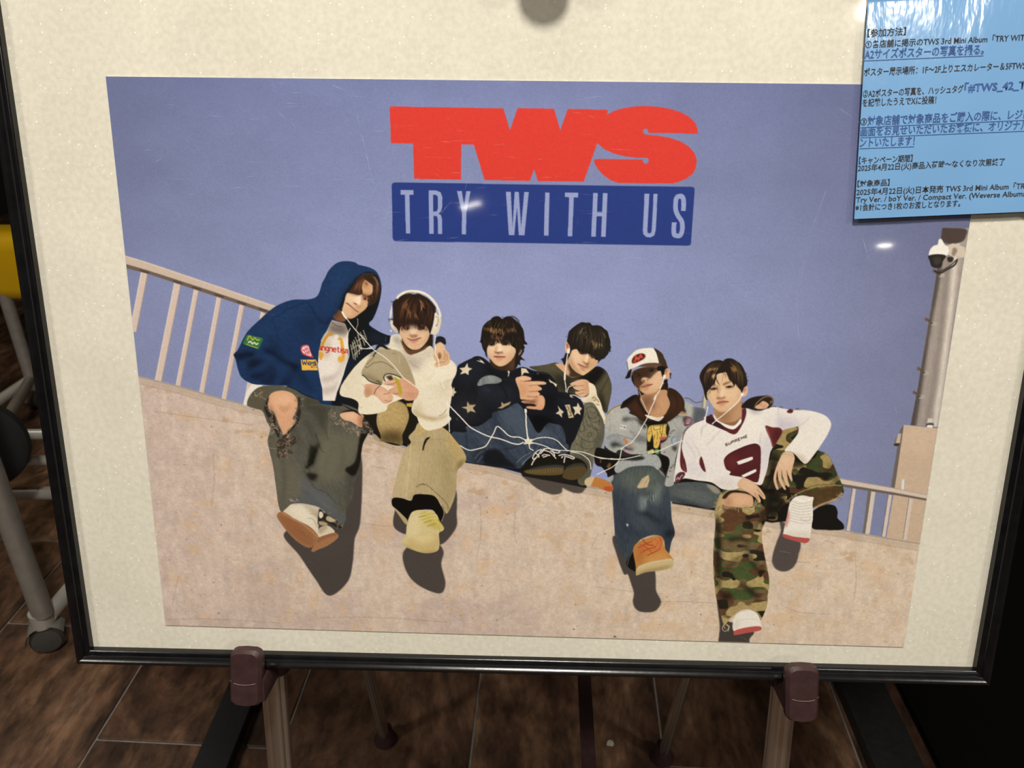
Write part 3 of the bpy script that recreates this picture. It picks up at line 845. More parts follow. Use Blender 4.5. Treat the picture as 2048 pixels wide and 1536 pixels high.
def vnoise(h, w, sx, sy, seed, octaves=3, rough=0.5):
    r = np.random.RandomState(seed); out = np.zeros((h, w), np.float32); amp = 1.0; tot = 0
    for o in range(octaves):
        gx, gy = max(2, int(w / sx) + 3), max(2, int(h / sy) + 3)
        g = r.rand(gy, gx).astype(np.float32)
        X = np.arange(w) / sx; Y = np.arange(h) / sy
        xi, yi = X.astype(int), Y.astype(int); fx, fy = X - xi, Y - yi
        fx = fx * fx * (3 - 2 * fx); fy = fy * fy * (3 - 2 * fy)
        xi = np.minimum(xi, gx - 2); yi = np.minimum(yi, gy - 2)
        A = g[yi][:, xi] * (1 - fx) + g[yi][:, xi + 1] * fx; B = g[yi + 1][:, xi] * (1 - fx) + g[yi + 1][:, xi + 1] * fx
        out += amp * (A * (1 - fy)[:, None] + B * fy[:, None]); tot += amp
        amp *= rough; sx = max(1.0, sx / 2); sy = max(1.0, sy / 2)
    return out / tot
def texture(mask, amp, sx=6, sy=6, seed=1, shear=0.0, octaves=3, tint=None):
    """multiplies the colours inside a saved mask by noise; sizes in photo pixels"""
    X, Y, A = MASKS[mask]; h, w = A.shape
    n = vnoise(h, w + int(abs(shear) * h) + 2, sx * 2, sy * 2, seed, octaves)
    if shear:
        off = (np.arange(h) * shear).astype(int) - (int(shear * h) if shear < 0 else 0)
        n = np.stack([n[i, o:o + w] for i, o in enumerate(off)])
    n = n[:, :w]
    f = 1 + (n - 0.5)[..., None] * 2 * amp * (np.array(tint, np.float32) if tint else 1)
    v = CAN[Y:Y + h, X:X + w]; v *= 1 + (f - 1) * A[..., None]
def camo(mask, cols, seed, sx=26, sy=16, shear=0.0):
    X, Y, A = MASKS[mask]; h, w = A.shape
    v = CAN[Y:Y + h, X:X + w]
    for k, (c, th) in enumerate(cols):
        n = vnoise(h, w, sx * 2, sy * 2, seed + k, 2, 0.45)
        m = np.clip((n - th) * 30, 0, 1) * A
        v += (hexc(c) - v) * m[..., None]
def scale(mask, rgb):
    """multiplies the colours inside a saved mask"""
    X, Y, A = MASKS[mask]; h, w = A.shape
    v = CAN[Y:Y + h, X:X + w]; v *= 1 + (np.array(rgb, np.float32) - 1) * A[..., None]
# ---- sky, pole, railings, concrete wall
at('0', 'printed_sky')
q = np.stack(np.meshgrid((np.arange(CW) + .5) / SC, (np.arange(CH) + .5) / SC), -1)
pj = np.concatenate([q, np.ones_like(q[..., :1])], -1) @ HOM.T
PXX = (pj[..., 0] / pj[..., 2]).astype(np.float32); PXY = (pj[..., 1] / pj[..., 2]).astype(np.float32)
del pj, q
stops = [(140, '767da8'), (260, '8087b1'), (420, '888fb9'), (600, '9197c1'), (1050, '979dc5')]
for c in range(3):
    CAN[..., c] = np.interp(PXY, [s[0] for s in stops], [hexc(s[1])[c] for s in stops])
edge = np.clip((PXX - 950) / 800, -1, 1.2) ** 2
CAN *= (1 - 0.165 * edge - 0.03 * np.exp(-((PXY - 350) / 110) ** 2))[..., None]
CAN[..., 0] *= 1 + 0.02 * np.clip((PXX - 1600) / 300, 0, 1)
IDS[:] = CUR['id']
CAN *= (1 + (vnoise(CH, CW, 160, 110, 3, 3) - 0.5) * 0.07)[..., None]
CAN *= (1 + (vnoise(CH, CW, 5, 4, 4, 2) - 0.5) * 0.035)[..., None]
at('C'); L('1140,0 1350,90 1530,160', 0.8, '7e86b2', 0.4, 0.6); L('1830,250 1950,282 2048,305', 0.8, '777fae', 0.4, 0.7)
at('D'); L('560,-10 900,30 1250,62 1660,92', 0.8, '7a82b0', 0.4, 0.6)
# building block and pole on the edge
at('L', 'printed_pole')
P('440,326 583,326 510,800 440,1352 296,1346 330,1150 372,850 415,560', 'a0938c', sm=0, save='pole')
P('430,326 462,326 432,600 392,850 352,1150 322,1350 285,1350 330,1100 372,850 410,560', '4c4440', 2.2, 0.95, clip='pole')
P('470,400 500,400 462,800 420,1150 392,1350 366,1350 402,1100 440,760', '82776f', 2.5, 0.6, clip='pole')
P('505,420 530,420 492,850 452,1200 432,1350 410,1350 440,1100 476,760', 'd9ccc0', 2.6, 0.95, clip='pole')
P('438,330 560,330 562,370 545,395 500,408 452,400', '4a3d39', 1.0, 1, clip='pole')
texture('pole', 0.05, 3, 14, 21)
for x, y in ((440, 570), (405, 820), (370, 1075), (350, 1198)):
    P([(x - 14, y - 10), (x + 18, y - 8), (x + 16, y + 10), (x - 12, y + 10)], 'a9a29a', 0.5, sm=0)
    L([(x - 42, y - 26), (x - 20, y - 10), (x - 6, y + 2)], 4, '5d4b3e', 0.5, setid=True)
    P([(x - 46, y - 30), (x - 34, y - 30), (x - 34, y - 14), (x - 46, y - 12)], '6e5743', 0.5, sm=0)
P('384,1308 412,1310 408,1350 380,1348', 'cfc6be', 0.6, sm=0); P('380,1335 410,1332 414,1345 378,1350', '4d4741', 0.8); P('384,1344 408,1344 405,1358 382,1356', 'e9e2da', 0.5)
at(ident='printed_security_camera')
P('495,405 560,425 560,478 500,476 470,462 465,420', 'cdbcab', 0.5, sm=0)
P('376,472 380,440 398,420 418,412 424,388 436,384 446,398 456,414 472,425 476,448 464,470 420,462', 'ece4dc', 0.5)
P('372,472 420,463 462,470 446,500 438,528 410,534 388,524 380,500', '27221f', 0.6)
P('400,480 430,476 440,500 420,520 402,515', '453c36', 1.2, 0.7)
L('404,548 432,560 470,540 508,516 522,486', 3.2, '2c2622', 0.6, setid=True); L('412,560 440,548 486,520 516,490', 2.2, '3a322d', 0.6, setid=True)
P('470,478 500,478 495,500 474,500', '2e2926', 0.7); P('500,428 520,440 505,470 492,462', '5f5247', 1.0, 0.6)
at('K', 'printed_building')
P('890,138 1292,172 1296,400 1105,1440 720,1385 800,830', 'c6ab93', 0.5, sm=0, save='bld')
P('890,138 1285,172 1250,420 850,400', 'd0b59e', 8, 0.5, clip='bld')
P('890,138 850,190 760,828 800,836', '6b6056', 0.6, sm=0)
P('826,238 862,230 850,342 803,342', 'c2ac98', 0.5, sm=0); P('782,350 803,340 852,342 832,372 782,370', '37302b', 0.5, sm=0); P('826,238 803,342 782,352 800,290', '7b6e62', 0.5, sm=0)
P('878,738 916,742 908,856 876,852', 'ded6ce', 0.6, sm=0); L('912,745 905,850', 0.8, '8e8276', 0.5)
texture('bld', 0.04, 6, 4, 22)
at('K', 'printed_railing')
for a_, b_ in (((335, 845), (275, 1312)), ((540, 875), (482, 1345)), ((732, 908), (668, 1370)), ((962, 945), (902, 1400))):
    w_ = 40 if a_[0] != 540 else 50
    P([a_, (a_[0] + w_, a_[1] + 6), (b_[0] + w_, b_[1] + 6), b_], 'd3c0b4', 0.45, sm=0)
    L([(a_[0], a_[1]), b_], 1.3, '5f564f', 0.5, 0.9)
P('508,870 540,875 482,1345 456,1338', '6f675f', 0.6, sm=0)
P('165,732 480,785 800,836 1180,905 1172,950 800,886 480,838 190,795', 'd0bdb0', 0.5, sm=0)
P('190,795 480,838 800,886 1172,950 1168,972 800,912 480,866 205,826', '6b5c51', 0.6, sm=0)
L('165,736 480,789 800,840 1180,909', 1.2, 'a08d80', 0.4)
at('J')
for a_, b_, w_ in (((195, 200), (96, 775), 62), ((515, 295), (345, 1246), 62), ((705, 360), (545, 1294), 43), ((925, 430), (772, 1354), 43), ((1145, 500), (988, 1414), 42), ((1350, 572), (1195, 1480), 40)):
    P([a_, (a_[0] + w_, a_[1] + 16), (b_[0] + w_, b_[1] + 13), b_], 'd2bbae', 0.45, sm=0)
    L([a_, b_], 1.6, 'e3d2c8', 0.5, 0.9); L([(a_[0] + w_ - 3, a_[1] + 16), (b_[0] + w_ - 3, b_[1] + 13)], 1.2, '8d7a70', 0.5, 0.8)
P('30,52 260,118 790,288 1500,520 1440,566 760,346 250,190 30,130', 'c8b2a2', 0.45, sm=0)
L('30,56 260,122 790,292 1500,524', 2, 'dac8bb', 0.8, 0.8)
P('30,130 250,190 760,346 1440,562 1400,584 740,377 250,222 30,170', '6d5c50', 0.6, sm=0)
for x_, y_ in ((226, 205), (546, 303), (727, 358), (946, 425), (1160, 493), (1370, 556)):
    P([(x_ - 48, y_ - 22), (x_ + 42, y_ + 4), (x_ + 40, y_ + 18), (x_ - 44, y_ - 6)], '3c322c', 1.0, 0.8, sm=0)
# metal rails seen between the two figures on the right
at('D'); L('1340,930 1420,940 1520,1000 1640,975', 2.2, '6b6257', 0.5, setid=True); P('1640,880 1716,880 1704,1085 1622,1075', 'a79c86', 0.5, sm=0); L('1672,890 1658,1080', 3.5, 'd0c7b2', 1.0); L('1645,890 1630,1075', 1.6, '6e6555', 0.8)
# concrete
at('0', 'printed_wall')
TOP = '262,750 310,761 353,771 438,795 520,812 640,838 740,862 808,887 926,911 971,919 1042,938 1162,957 1220,966 1332,988 1426,1002 1558,1022 1683,1037 1710,1043 1850,1064'
P(TOP + ' 1900,1100 1900,1320 200,1320', 'cfb8a7', 0.4, sm=0, save='wall')
w0 = MASKS['wall']; ax, ay, am = w0; hh, ww = am.shape
n1 = vnoise(hh, ww, 240, 170, 31, 4); n2 = vnoise(hh, ww, 60, 60, 32, 4, 0.6); n3 = vnoise(hh, ww, 14, 12, 33, 3, 0.6)
v = CAN[ay:ay + hh, ax:ax + ww]
px_ = PXX[ay:ay + hh, ax:ax + ww]; py_ = PXY[ay:ay + hh, ax:ax + ww]
def tintm(m, c, a): 
    global v
    v += (hexc(c) - v) * (np.clip(m, 0, 1) * a * am)[..., None]
tintm((560 - px_) / 350, 'c6aea8', 0.7)
tintm((px_ - 900) / 500, 'd8c2aa', 0.6)
tintm((n1 - 0.52) * 6, 'bda69c', 0.6)
tintm((n2 - 0.62) * 9, 'd3ae88', 0.42)
tintm((0.42 - n2) * 9, 'dccabb', 0.32)
v *= (1 + (n3 - 0.5) * 0.12 * am)[..., None]
v *= (1 + (vnoise(hh, ww, 3, 3, 35, 1) - 0.5) * 0.07 * am)[..., None]
v *= (1 + (vnoise(hh, ww, 24, 70, 36, 3) - 0.5) * 0.10 * am)[..., None]
tops = np.array([[float(c) for c in t.split(',')] for t in TOP.split()])
L(tops, 5, 'a8998a', 1.2, 0.75, clip='wall', sm=0)
L(tops + [0, 8], 8, 'ab9884', 2.5, 0.55, clip='wall', sm=0)
L(tops + [0, 1.5], 2.0, '8f8173', 0.8, 0.6, clip='wall', sm=0)
L(tops + [0, 15], 2.4, '8c7866', 1.4, 0.45, clip='wall', sm=0)
for k in range(46):   # worn ochre patches below the coping and pits
    t = RND.rand() * (len(tops) - 1); i = int(t); c = tops[i] * (1 - t + i) + tops[min(i + 1, len(tops) - 1)] * (t - i) + [0, RND.uniform(10, 60)]
    ang = np.sort(RND.rand(9)) * 6.28; rr = RND.uniform(2, 9, 9)
    P(np.c_[c[0] + rr * 1.6 * np.cos(ang), c[1] + rr * np.sin(ang)], ['c9a47c', 'b4906f', 'bd9b7c'][RND.randint(3)], 1.0, 0.5, clip='wall')
for (cx, cy, rx, ry) in ((385, 1096, 18, 13), (355, 1158, 22, 8), (378, 1050, 14, 7), (580, 1216, 10, 8), (1130, 910, 60, 25), (408, 1005, 30, 8), (360, 830, 20, 10), (1600, 1130, 25, 18), (1735, 1110, 20, 12), (1220, 1120, 14, 30), (990, 1010, 40, 16), (930, 1080, 10, 30), (1330, 1240, 60, 12), (1560, 1220, 60, 12), (760, 1050, 30, 40), (1470, 1190, 14, 14)):
    ang = np.linspace(0, 6.28, 12, endpoint=False); rr = RND.uniform(0.6, 1.15, 12)
    P(np.c_[cx + rx * rr * np.cos(ang), cy + ry * rr * np.sin(ang)], 'd3ad86', 2.2, 0.4, clip='wall')
for k in range(560):
    x_, y_ = RND.uniform(290, 1840), RND.uniform(800, 1270); s_ = abs(RND.randn()) * 0.7 + 0.4
    an = RND.rand() * 3.1
    P([(x_ + s_ * 1.6 * math.cos(an), y_ + s_ * math.sin(an)), (x_ - s_ * math.sin(an), y_ + s_ * math.cos(an)), (x_ - s_ * 1.4 * math.cos(an), y_ - s_ * .8 * math.sin(an)), (x_ + s_ * math.sin(an), y_ - s_ * math.cos(an))], ['5a4a3d', '7f6a59', '9c8268', 'a98562'][RND.randint(4)], 0.35, RND.uniform(0.25, 0.7), clip='wall')
for s_ in ('300,822 380,832 500,846', '345,1208 352,1170 356,1150', '420,905 423,960 418,1010', '690,1030 740,1042 790,1046', '735,925 756,928 770,932', '1300,1190 1360,1187 1500,1192', '1560,1190 1600,1205 1660,1208', '1480,1100 1540,1103 1620,1105', '1190,1160 1260,1168 1330,1172', '1180,1080 1188,1066 1194,1050', '335,1238 420,1236 560,1242', '1710,1090 1712,1140 1708,1180', '950,1110 958,1060 956,1000', '1026,1010 1024,1050 1030,1075', '1645,1065 1652,1060 1668,1066', '640,1230 760,1228 900,1236'):
    L(s_, 0.9, '8d7460', 0.5, 0.6, clip='wall')
for s_ in ('1375,1065 1480,1085 1505,1120', '1360,1100 1440,1108 1520,1105', '1390,1095 1400,1080 1415,1060', '560,1190 700,1180 820,1186'):
    L(s_, 0.8, 'e4d6c8', 0.5, 0.5, clip='wall')
# cast shadows printed on the wall
SH = '423b38'
at(clip='wall')
P('700,872 716,905 719,960 716,1040 706,1072 703,1118 693,1158 657,1186 628,1152 596,1106 564,1064 610,1040 676,1010 690,920', SH, 1.0, 0.96)
P('906,970 909,1020 908,1046 884,1077 866,1072 880,1000', SH, 1.0, 0.96)
P('803,1098 812,1138 838,1164 878,1178 889,1158 880,1120 884,1094 868,1076 830,1076', SH, 1.0, 0.95)
P('786,1012 784,1046 812,1060 822,1030 800,1005', SH, 0.8, 0.96)
at('G'); P('960,840 1040,925 1120,990 1200,1030 1290,1056 1350,1052 1394,1030 1400,985 1440,1002 1520,1034 1596,1036 1634,1004 1632,955 1400,880 1200,840', '4b433e', 1.0, 0.96)
at('H'); P('130,700 165,860 220,998 250,1000 280,1080 302,1150 294,1210 310,1262 350,1292 410,1299 470,1288 506,1250 517,1210 500,1170 476,1120 470,1000 440,900 300,760', SH, 1.0, 0.96)
P('1450,560 1452,640 1420,730 1392,830 1390,890 1420,940 1480,960 1540,940 1580,890 1598,820 1612,735 1560,640', '4b4340', 1.0, 0.96)
P('925,800 945,1000 962,1230 985,1400 992,1600 1215,1600 1222,1500 1255,1440 1150,1380 1000,1300', '3c3531', 1.0, 0.96)
at(clip=None)
# ---- dark cloth under the figures, so that no background shows between garments
at('0', 'person_c.sweatshirt'); P('905,830 960,800 1060,770 1150,790 1180,850 1165,900 1140,955 1060,940 1000,925 925,915 890,860', '14151c', 0.6, sm=0)
P('1030,925 1170,925 1168,962 1100,950 1040,940', '1c1915', 0.6, sm=0)
at(ident='person_a.hooded_jacket'); P('560,770 700,690 760,690 760,760 740,830 690,820 600,800', '14161c', 0.6, sm=0)
at(ident='person_b.trousers'); P('690,780 760,740 900,800 905,890 870,900 820,890 740,860 720,830', '1b1712', 0.6, sm=0)
at(ident='person_e.jacket'); P('1205,850 1260,800 1330,800 1400,850 1370,960 1340,985 1250,960 1215,930 1200,900', '2a2827', 0.6, sm=0)
at(ident='person_f.trousers'); P('1350,930 1420,930 1540,900 1600,940 1590,1020 1540,1026 1440,1005 1340,990', '15120e', 0.6, sm=0)
P('1520,830 1600,840 1580,900 1530,910', '15120e', 0.6, sm=0)
at('B', 'person_b.face'); P('880,760 1330,740 1330,960 1080,1020 940,960', '2a1d15', 0.6, sm=0)
at('E', 'person_f.face'); P('480,640 800,560 800,780 700,835 560,790', '8d6445', 0.6, sm=0)
at('c', 'person_c.face'); P('360,1080 700,1250 1040,1000 1040,1400 800,1480 560,1450 400,1330', '2a1d15', 0.6, sm=0)
at('d', 'person_d.skin'); P('220,900 500,1200 800,1080 780,1200 600,1330 300,1330 215,1100', '3b2a1e', 0.6, sm=0)
at('D', 'person_e.hood'); P('600,780 1080,700 1100,1000 900,1250 640,1000', '2a1b13', 0.6, sm=0)
# ---- figure in the dark crew-neck top (behind the navy sweatshirt)
at('G', 'person_d.trousers')
P('1620,70 1760,60 1800,140 1835,230 1840,420 1800,560 1740,640 1720,760 1680,900 1640,950 1570,930 1560,800 1480,640 1480,540 1540,380 1590,220', '6f6956', save='d_tr')
texture('d_tr', 0.16, 3, 5, 51, -0.2)
P('1760,60 1835,230 1840,420 1760,600 1730,500 1800,330', '4c4a3e', 3, 0.7, clip='d_tr')
P('1480,640 1600,600 1700,660 1700,900 1570,930', '4d4b41', 3, 0.75, clip='d_tr')
for s_ in ('1640,120 1690,100 1740,130 1760,190 1720,230 1670,210 1650,160 1640,120', '1660,200 1690,250 1740,270 1790,250', '1680,140 1700,170 1740,160', '1600,290 1630,330 1610,370 1570,360 1580,310', '1660,390 1690,380 1705,410 1680,430 1655,410', '1560,420 1620,460 1690,480 1750,470', '1540,500 1600,540 1680,560 1740,540', '1520,560 1580,600 1640,600 1700,570', '1600,440 1590,500 1620,560', '1700,280 1730,340 1790,350', '1640,240 1660,300 1700,320', '1770,170 1790,230 1780,300', '1550,600 1620,640 1690,640', '1740,320 1770,400 1740,460', '1600,650 1650,700 1690,760', '1640,170 1610,240 1620,290', '1720,100 1760,140 1780,200'):
    L(s_, 1.0, '2b2a22', 0.35, 0.8, clip='d_tr')
at('C', 'person_d.top')
P('960,690 1080,670 1180,650 1260,632 1330,660 1400,700 1480,760 1600,760 1720,670 1800,690 1850,740 1885,820 1903,900 1895,1000 1870,1120 1850,1200 1790,1150 1700,1000 1640,1020 1500,1010 1400,1000 1300,960 1160,860 1100,760', '4a4433', save='d_top')
P('1720,665 1810,700 1815,760 1760,830 1700,880 1640,860 1540,810 1420,790 1480,770 1560,770 1640,730', '12100f', 2.5, 1, clip='d_top')
P('1250,780 1400,790 1480,830 1460,960 1380,980 1280,900', '1f1c17', 5, 0.75, clip='d_top')
P('1000,690 1180,660 1260,640 1330,730 1200,730', '5a523e', 4, 0.7, clip='d_top')
P('1810,760 1860,780 1890,900 1870,1080 1830,1120 1800,1000 1790,860', '5b523c', 4, 0.7, clip='d_top')
P('1760,980 1800,1000 1850,1180 1800,1140', '1d1a16', 3, 0.9, clip='d_top')
L('1870,800 1820,880 1780,960', 1.6, '2a261d', 0.8, 0.8, clip='d_top')
texture('d_top', 0.10, 4, 4, 52)
at('C', 'person_d.skin')
P('1258,650 1330,640 1400,600 1420,560 1480,700 1580,760 1480,800 1420,790 1330,720', 'c99a76', save='d_neck')
P('1400,690 1420,640 1500,720 1600,770 1520,800 1410,790 1420,740', '3b2a1e', 1.6, 0.95, clip='d_neck')
P('1258,650 1330,640 1400,700 1410,780 1330,730', 'd7a985', 2, 0.8, clip='d_neck')
at('d')
P('130,540 165,520 210,560 215,640 235,700 225,780 195,800 150,780 120,720 115,620', 'd9a184', save='d_ear', ident='person_d.skin'); P('150,570 195,560 190,640 160,700 145,640', '8c5840', 1.2, 0.8, clip='d_ear'); P('120,620 140,640 150,730 130,720', 'efc3ab', 1, 0.7, clip='d_ear')
P('240,740 300,700 360,680 420,720 520,780 620,800 690,790 760,870 830,920 925,930 895,1010 850,1070 800,1130 720,1200 640,1260 560,1310 490,1290 410,1250 330,1190 260,1100 225,1000 215,880', 'dcb28d', save='d_face')
P('225,900 240,1000 300,1130 400,1230 500,1290 560,1310 470,1230 370,1130 300,1000 260,880', 'a87c58', 2.2, 0.75, clip='d_face')
P('330,720 420,760 500,800 520,930 480,1000 380,1000 310,900 290,800', 'ecc9a6', 4, 0.85, clip='d_face')
P('620,800 690,795 690,900 680,960 640,990 600,1000 590,960', 'f2d3b0', 1.6, 0.95, clip='d_face')
P('690,800 720,830 700,930 690,980 670,960 690,900', 'a8764f', 1.2, 0.9, clip='d_face')
P('700,900 800,930 900,950 860,1060 760,1130 690,1160 670,1080 690,990', 'c4946a', 3, 0.8, clip='d_face')
P('740,920 820,950 840,1000 790,1040 730,1010', 'dcae85', 2.5, 0.8, clip='d_face')
P('525,985 570,985 600,1010 650,1010 690,980 680,1060 640,1080 600,1060 560,1010', '8a5f42', 1.1, 0.85, clip='d_face')
P('620,1080 670,1070 680,1120 640,1150 610,1130', '8c6244', 1.4, 0.8, clip='d_face')
P('420,1040 500,1060 560,1085 605,1100 600,1125 540,1110 470,1080', 'a0604e', 0.6, 0.95, clip='d_face'); P('455,1085 540,1115 605,1130 590,1165 545,1172 490,1135', 'c98374', 0.8, 0.9, clip='d_face')
L('415,1038 480,1068 550,1100 608,1118', 1.1, '6d3a30', 0.35, 0.9, clip='d_face')
P('495,1150 570,1175 600,1190 570,1210 520,1190', 'b07a58', 1.4, 0.8, clip='d_face'); P('470,1200 560,1240 620,1230 560,1290 500,1270', 'e6bf99', 2, 0.7, clip='d_face')
L('440,770 490,765 540,790 600,800', 1.6, '4a3226', 0.5, 0.9, clip='d_face'); P('470,775 520,770 545,790 500,800', '2f2018', 0.6, 0.8, clip='d_face')
P('725,850 770,860 790,890 750,890 720,870', '3a2416', 0.7, 0.9, clip='d_face'); L('700,840 760,850 800,880', 1.4, '2a1a10', 0.5, 0.9, clip='d_face')
at(ident='person_d.hair')
P('160,480 190,300 240,230 330,150 430,80 500,50 600,60 690,70 750,120 860,115 960,140 1050,210 1110,260 1150,380 1180,480 1190,600 1205,640 1185,700 1190,745 1150,730 1140,790 1090,850 1050,900 980,930 930,980 890,1010 900,950 850,940 800,900 740,860 690,800 610,790 520,780 450,760 400,700 370,690 300,710 270,740 250,800 230,780 235,700 215,600 160,520', '221c17', save='d_hair')
P('130,790 190,800 235,790 235,850 200,900 160,980 110,1080 70,1010 45,930 90,890', '211b17', 0.5, save='d_hair2'); P('30,930 80,920 70,960 40,960', '2a2320', 0.6, 0.8)
hair(['430,120 360,240 300,420 260,640', '500,80 470,260 440,460 380,640', '560,90 560,300 560,520 520,740', '640,100 700,300 690,520 640,740', '760,140 830,320 850,560 800,800', '880,150 960,330 980,580 930,850', '1000,200 1090,400 1120,600 1060,820'], 130, ['4c4230', '3a3226', '15110f', '100d0c', '5a4d36'], 0.9, 0.7, 10, 'd_hair')
hair(['480,200 440,320 420,400', '600,110 540,200 510,300', '620,380 600,420 560,480'], 26, ['6d6247', '7d7052'], 1.0, 0.6, 8, 'd_hair')
hair(['740,430 740,480 760,520', '830,500 800,620 800,720', '870,500 850,600 840,720', '960,540 990,620 1000,660'], 34, ['8d6a40', 'a67d4c', '77603e', 'c49a63'], 1.0, 0.75, 8, 'd_hair')
hair(['970,240 1030,330 1060,460', '1080,380 1070,430 1040,470'], 14, ['5f4f38', '6d5a3d'], 1.0, 0.6, 8, 'd_hair')
hair(['420,700 440,750 470,790', '560,740 590,790 610,820', '700,760 720,830 740,880', '860,860 890,930 880,1000'], 20, ['15110e'], 1.0, 0.85, 9, None)
for s_ in ('620,70 680,58 720,95', '1180,700 1192,720 1195,745', '45,930 20,945', '150,380 140,410', '1150,730 1160,770'): L(s_, 1.1, '231d19', 0.4, 0.8)
at('C', 'person_d.hand')
P('1430,870 1500,835 1580,818 1640,840 1660,900 1650,970 1600,1010 1550,1015 1500,990 1490,960 1540,955 1480,930 1462,900 1500,890 1440,885', 'dcae8c', save='d_hand')
for s_ in ('1465,905 1530,895 1590,890', '1490,960 1550,945 1600,935', '1500,990 1550,985 1590,970'): L(s_, 1.3, '8d5c41', 0.6, 0.75, clip='d_hand')
P('1600,830 1650,850 1655,960 1600,1000 1590,900', 'c08c68', 3, 0.6, clip='d_hand')
at(ident='person_d.sleeve')
P('1640,860 1700,880 1725,930 1740,1000 1780,1080 1810,1180 1840,1260 1830,1330 1800,1250 1700,1090 1590,1080 1550,1030 1610,1020 1650,970', 'e9d9bd', save='d_slv')
P('1560,1060 1650,1040 1720,980 1730,1050 1700,1090', 'c9b491', 3, 0.7, clip='d_slv')
for s_ in ('1680,1040 1700,1020 1730,1040', '1700,1060 1740,1050 1760,1080', '1730,1100 1770,1110'): L(s_, 2, '7d6a44', 0.6, 0.8, clip='d_slv')

# ---- figure in the blue hooded jacket
at('A', 'person_a.shirt_tail'); P('340,1350 400,1350 440,1370 360,1420 310,1480 290,1560 250,1560 280,1440 310,1380', 'e6dcd3', 0.5)
at('F', 'person_a.jeans')
P('70,240 90,160 160,90 260,70 360,70 460,95 560,150 700,195 850,210 960,240 1040,280 1060,330 1110,440 1060,560 1040,720 1020,830 990,900 985,1000 950,1080 925,1150 930,1200 905,1260 890,1290 790,1240 720,1120 600,1080 480,1080 430,1110 380,1150 350,1080 330,950 300,760 270,640 250,540 270,440 240,380 200,290 140,270', '57544a', 0.5, save='a_j')
texture('a_j', 0.14, 3, 6, 61, -0.15)
P('70,240 90,160 160,90 300,72 250,130 230,230 210,300 140,270', '59513f', 3, 0.8, clip='a_j')
P('330,480 420,700 520,780 570,900 560,1010 480,1040 420,1090 350,1080 330,900 290,650', '6a6353', 8, 0.7, clip='a_j')
P('700,420 880,480 1040,480 1010,640 960,760 880,850 780,900 700,880 660,760 680,580', '6b6554', 8, 0.75, clip='a_j')
P('560,1000 720,1080 930,1180 905,1260 820,1230 760,1150 640,1090 480,1070', '55585c', 4, 0.75, clip='a_j')
P('540,820 620,900 740,960 860,1080 780,1100 640,1060 540,960', '5f6064', 7, 0.7, clip='a_j')
P('570,780 640,740 660,680 690,560 640,600 600,720', '15130f', 2.0, 1, clip='a_j'); P('600,810 680,830 640,880 590,840', '1b1813', 2, 0.9, clip='a_j'); P('610,580 660,600 650,660 600,740', '1a1712', 2, 0.8, clip='a_j')
P('560,150 700,200 760,280 740,400 720,520 700,440 640,320 560,260', '3c392f', 5, 0.75, clip='a_j')
P('560,300 640,420 690,560 660,600 600,480 540,380', '46423a', 4, 0.6, clip='a_j')
P('920,760 1000,780 1020,830 985,900 960,1060 920,1130 940,900', '3f3d36', 4, 0.7, clip='a_j')
P('1040,460 1080,470 1110,440 1040,740 990,830 930,800 920,770 1000,700', '16130f', 1.5, 0.95, clip='a_j')
L('660,480 700,600 740,640', 1.4, '2f2c25', 0.8, 0.8, clip='a_j'); L('560,790 600,850 660,940 760,980 850,1080', 1.4, '38362f', 1, 0.8, clip='a_j'); L('530,860 520,960 500,1030', 1.3, '77705f', 1, 0.6, clip='a_j'); L('680,340 740,440 760,520', 2.2, '454036', 1.2, 0.8, clip='a_j')
L('480,300 600,260 700,270 820,250', 1.4, '3b372e', 1, 0.7, clip='a_j')
for s_ in ('760,300 860,280 1000,270', '600,230 760,230 900,235'): L(s_, 1.5, '6e6757', 1.2, 0.6, clip='a_j')
hair(['340,860 420,900 560,900', '360,1000 420,1030 520,1020'], 14, ['7b735f', '48443a'], 1.0, 0.35, 14, 'a_j')
for s_, c_ in (('330,560 380,720 400,900 390,1060', '3e3b32'), ('430,600 480,700 540,780', '6f6a5c'), ('300,640 330,800 350,960', '6b6658'), ('760,560 720,680 700,820', '747060'), ('880,560 900,680 860,800', '4a473d'), ('820,640 800,760 760,860', '6c6859'), ('960,900 900,1000 860,1090', '45433c'), ('620,1000 720,1060 840,1150', '6c6f72'), ('560,960 640,1020 700,1080', '44464a'), ('420,380 480,460 520,560', '3c392f')):
    L(s_, 5, c_, 3.5, 0.55, clip='a_j')
# knees through the torn holes
at(ident='person_a.knee')
P('245,200 270,140 330,115 400,115 460,140 490,180 500,240 480,300 460,350 490,370 460,430 420,510 390,500 360,440 340,400 300,300 255,270', 'd6a07c', 0.5, save='a_k1')
P('250,230 300,290 320,380 370,470 350,420 280,320', '9a6a4b', 3, 0.8, clip='a_k1'); P('300,150 420,140 460,200 440,290 360,300 300,240', 'e6b491', 5, 0.8, clip='a_k1'); P('340,230 400,250 430,210 440,250 400,300 350,280', 'bd8663', 2.5, 0.7, clip='a_k1')
P('860,310 920,285 1000,285 1060,310 1075,350 1060,400 1030,410 960,370 900,355', 'dba988', 0.5, save='a_k2'); P('1030,300 1075,340 1060,405 1020,400', 'a6714f', 2.5, 0.8, clip='a_k2'); P('880,310 980,295 1000,330 920,340', 'eabf9f', 3, 0.7, clip='a_k2')
at(ident='person_a.frayed_hem')
P('235,190 255,180 240,250 262,300 305,330 320,400 350,450 340,520 300,440 265,420 255,360 215,270', '2a241d', 0.8, 0.95)
P('500,150 525,200 530,280 510,380 470,430 400,520 370,530 380,500 470,400 490,330 500,240', '2b251e', 0.8, 0.95)
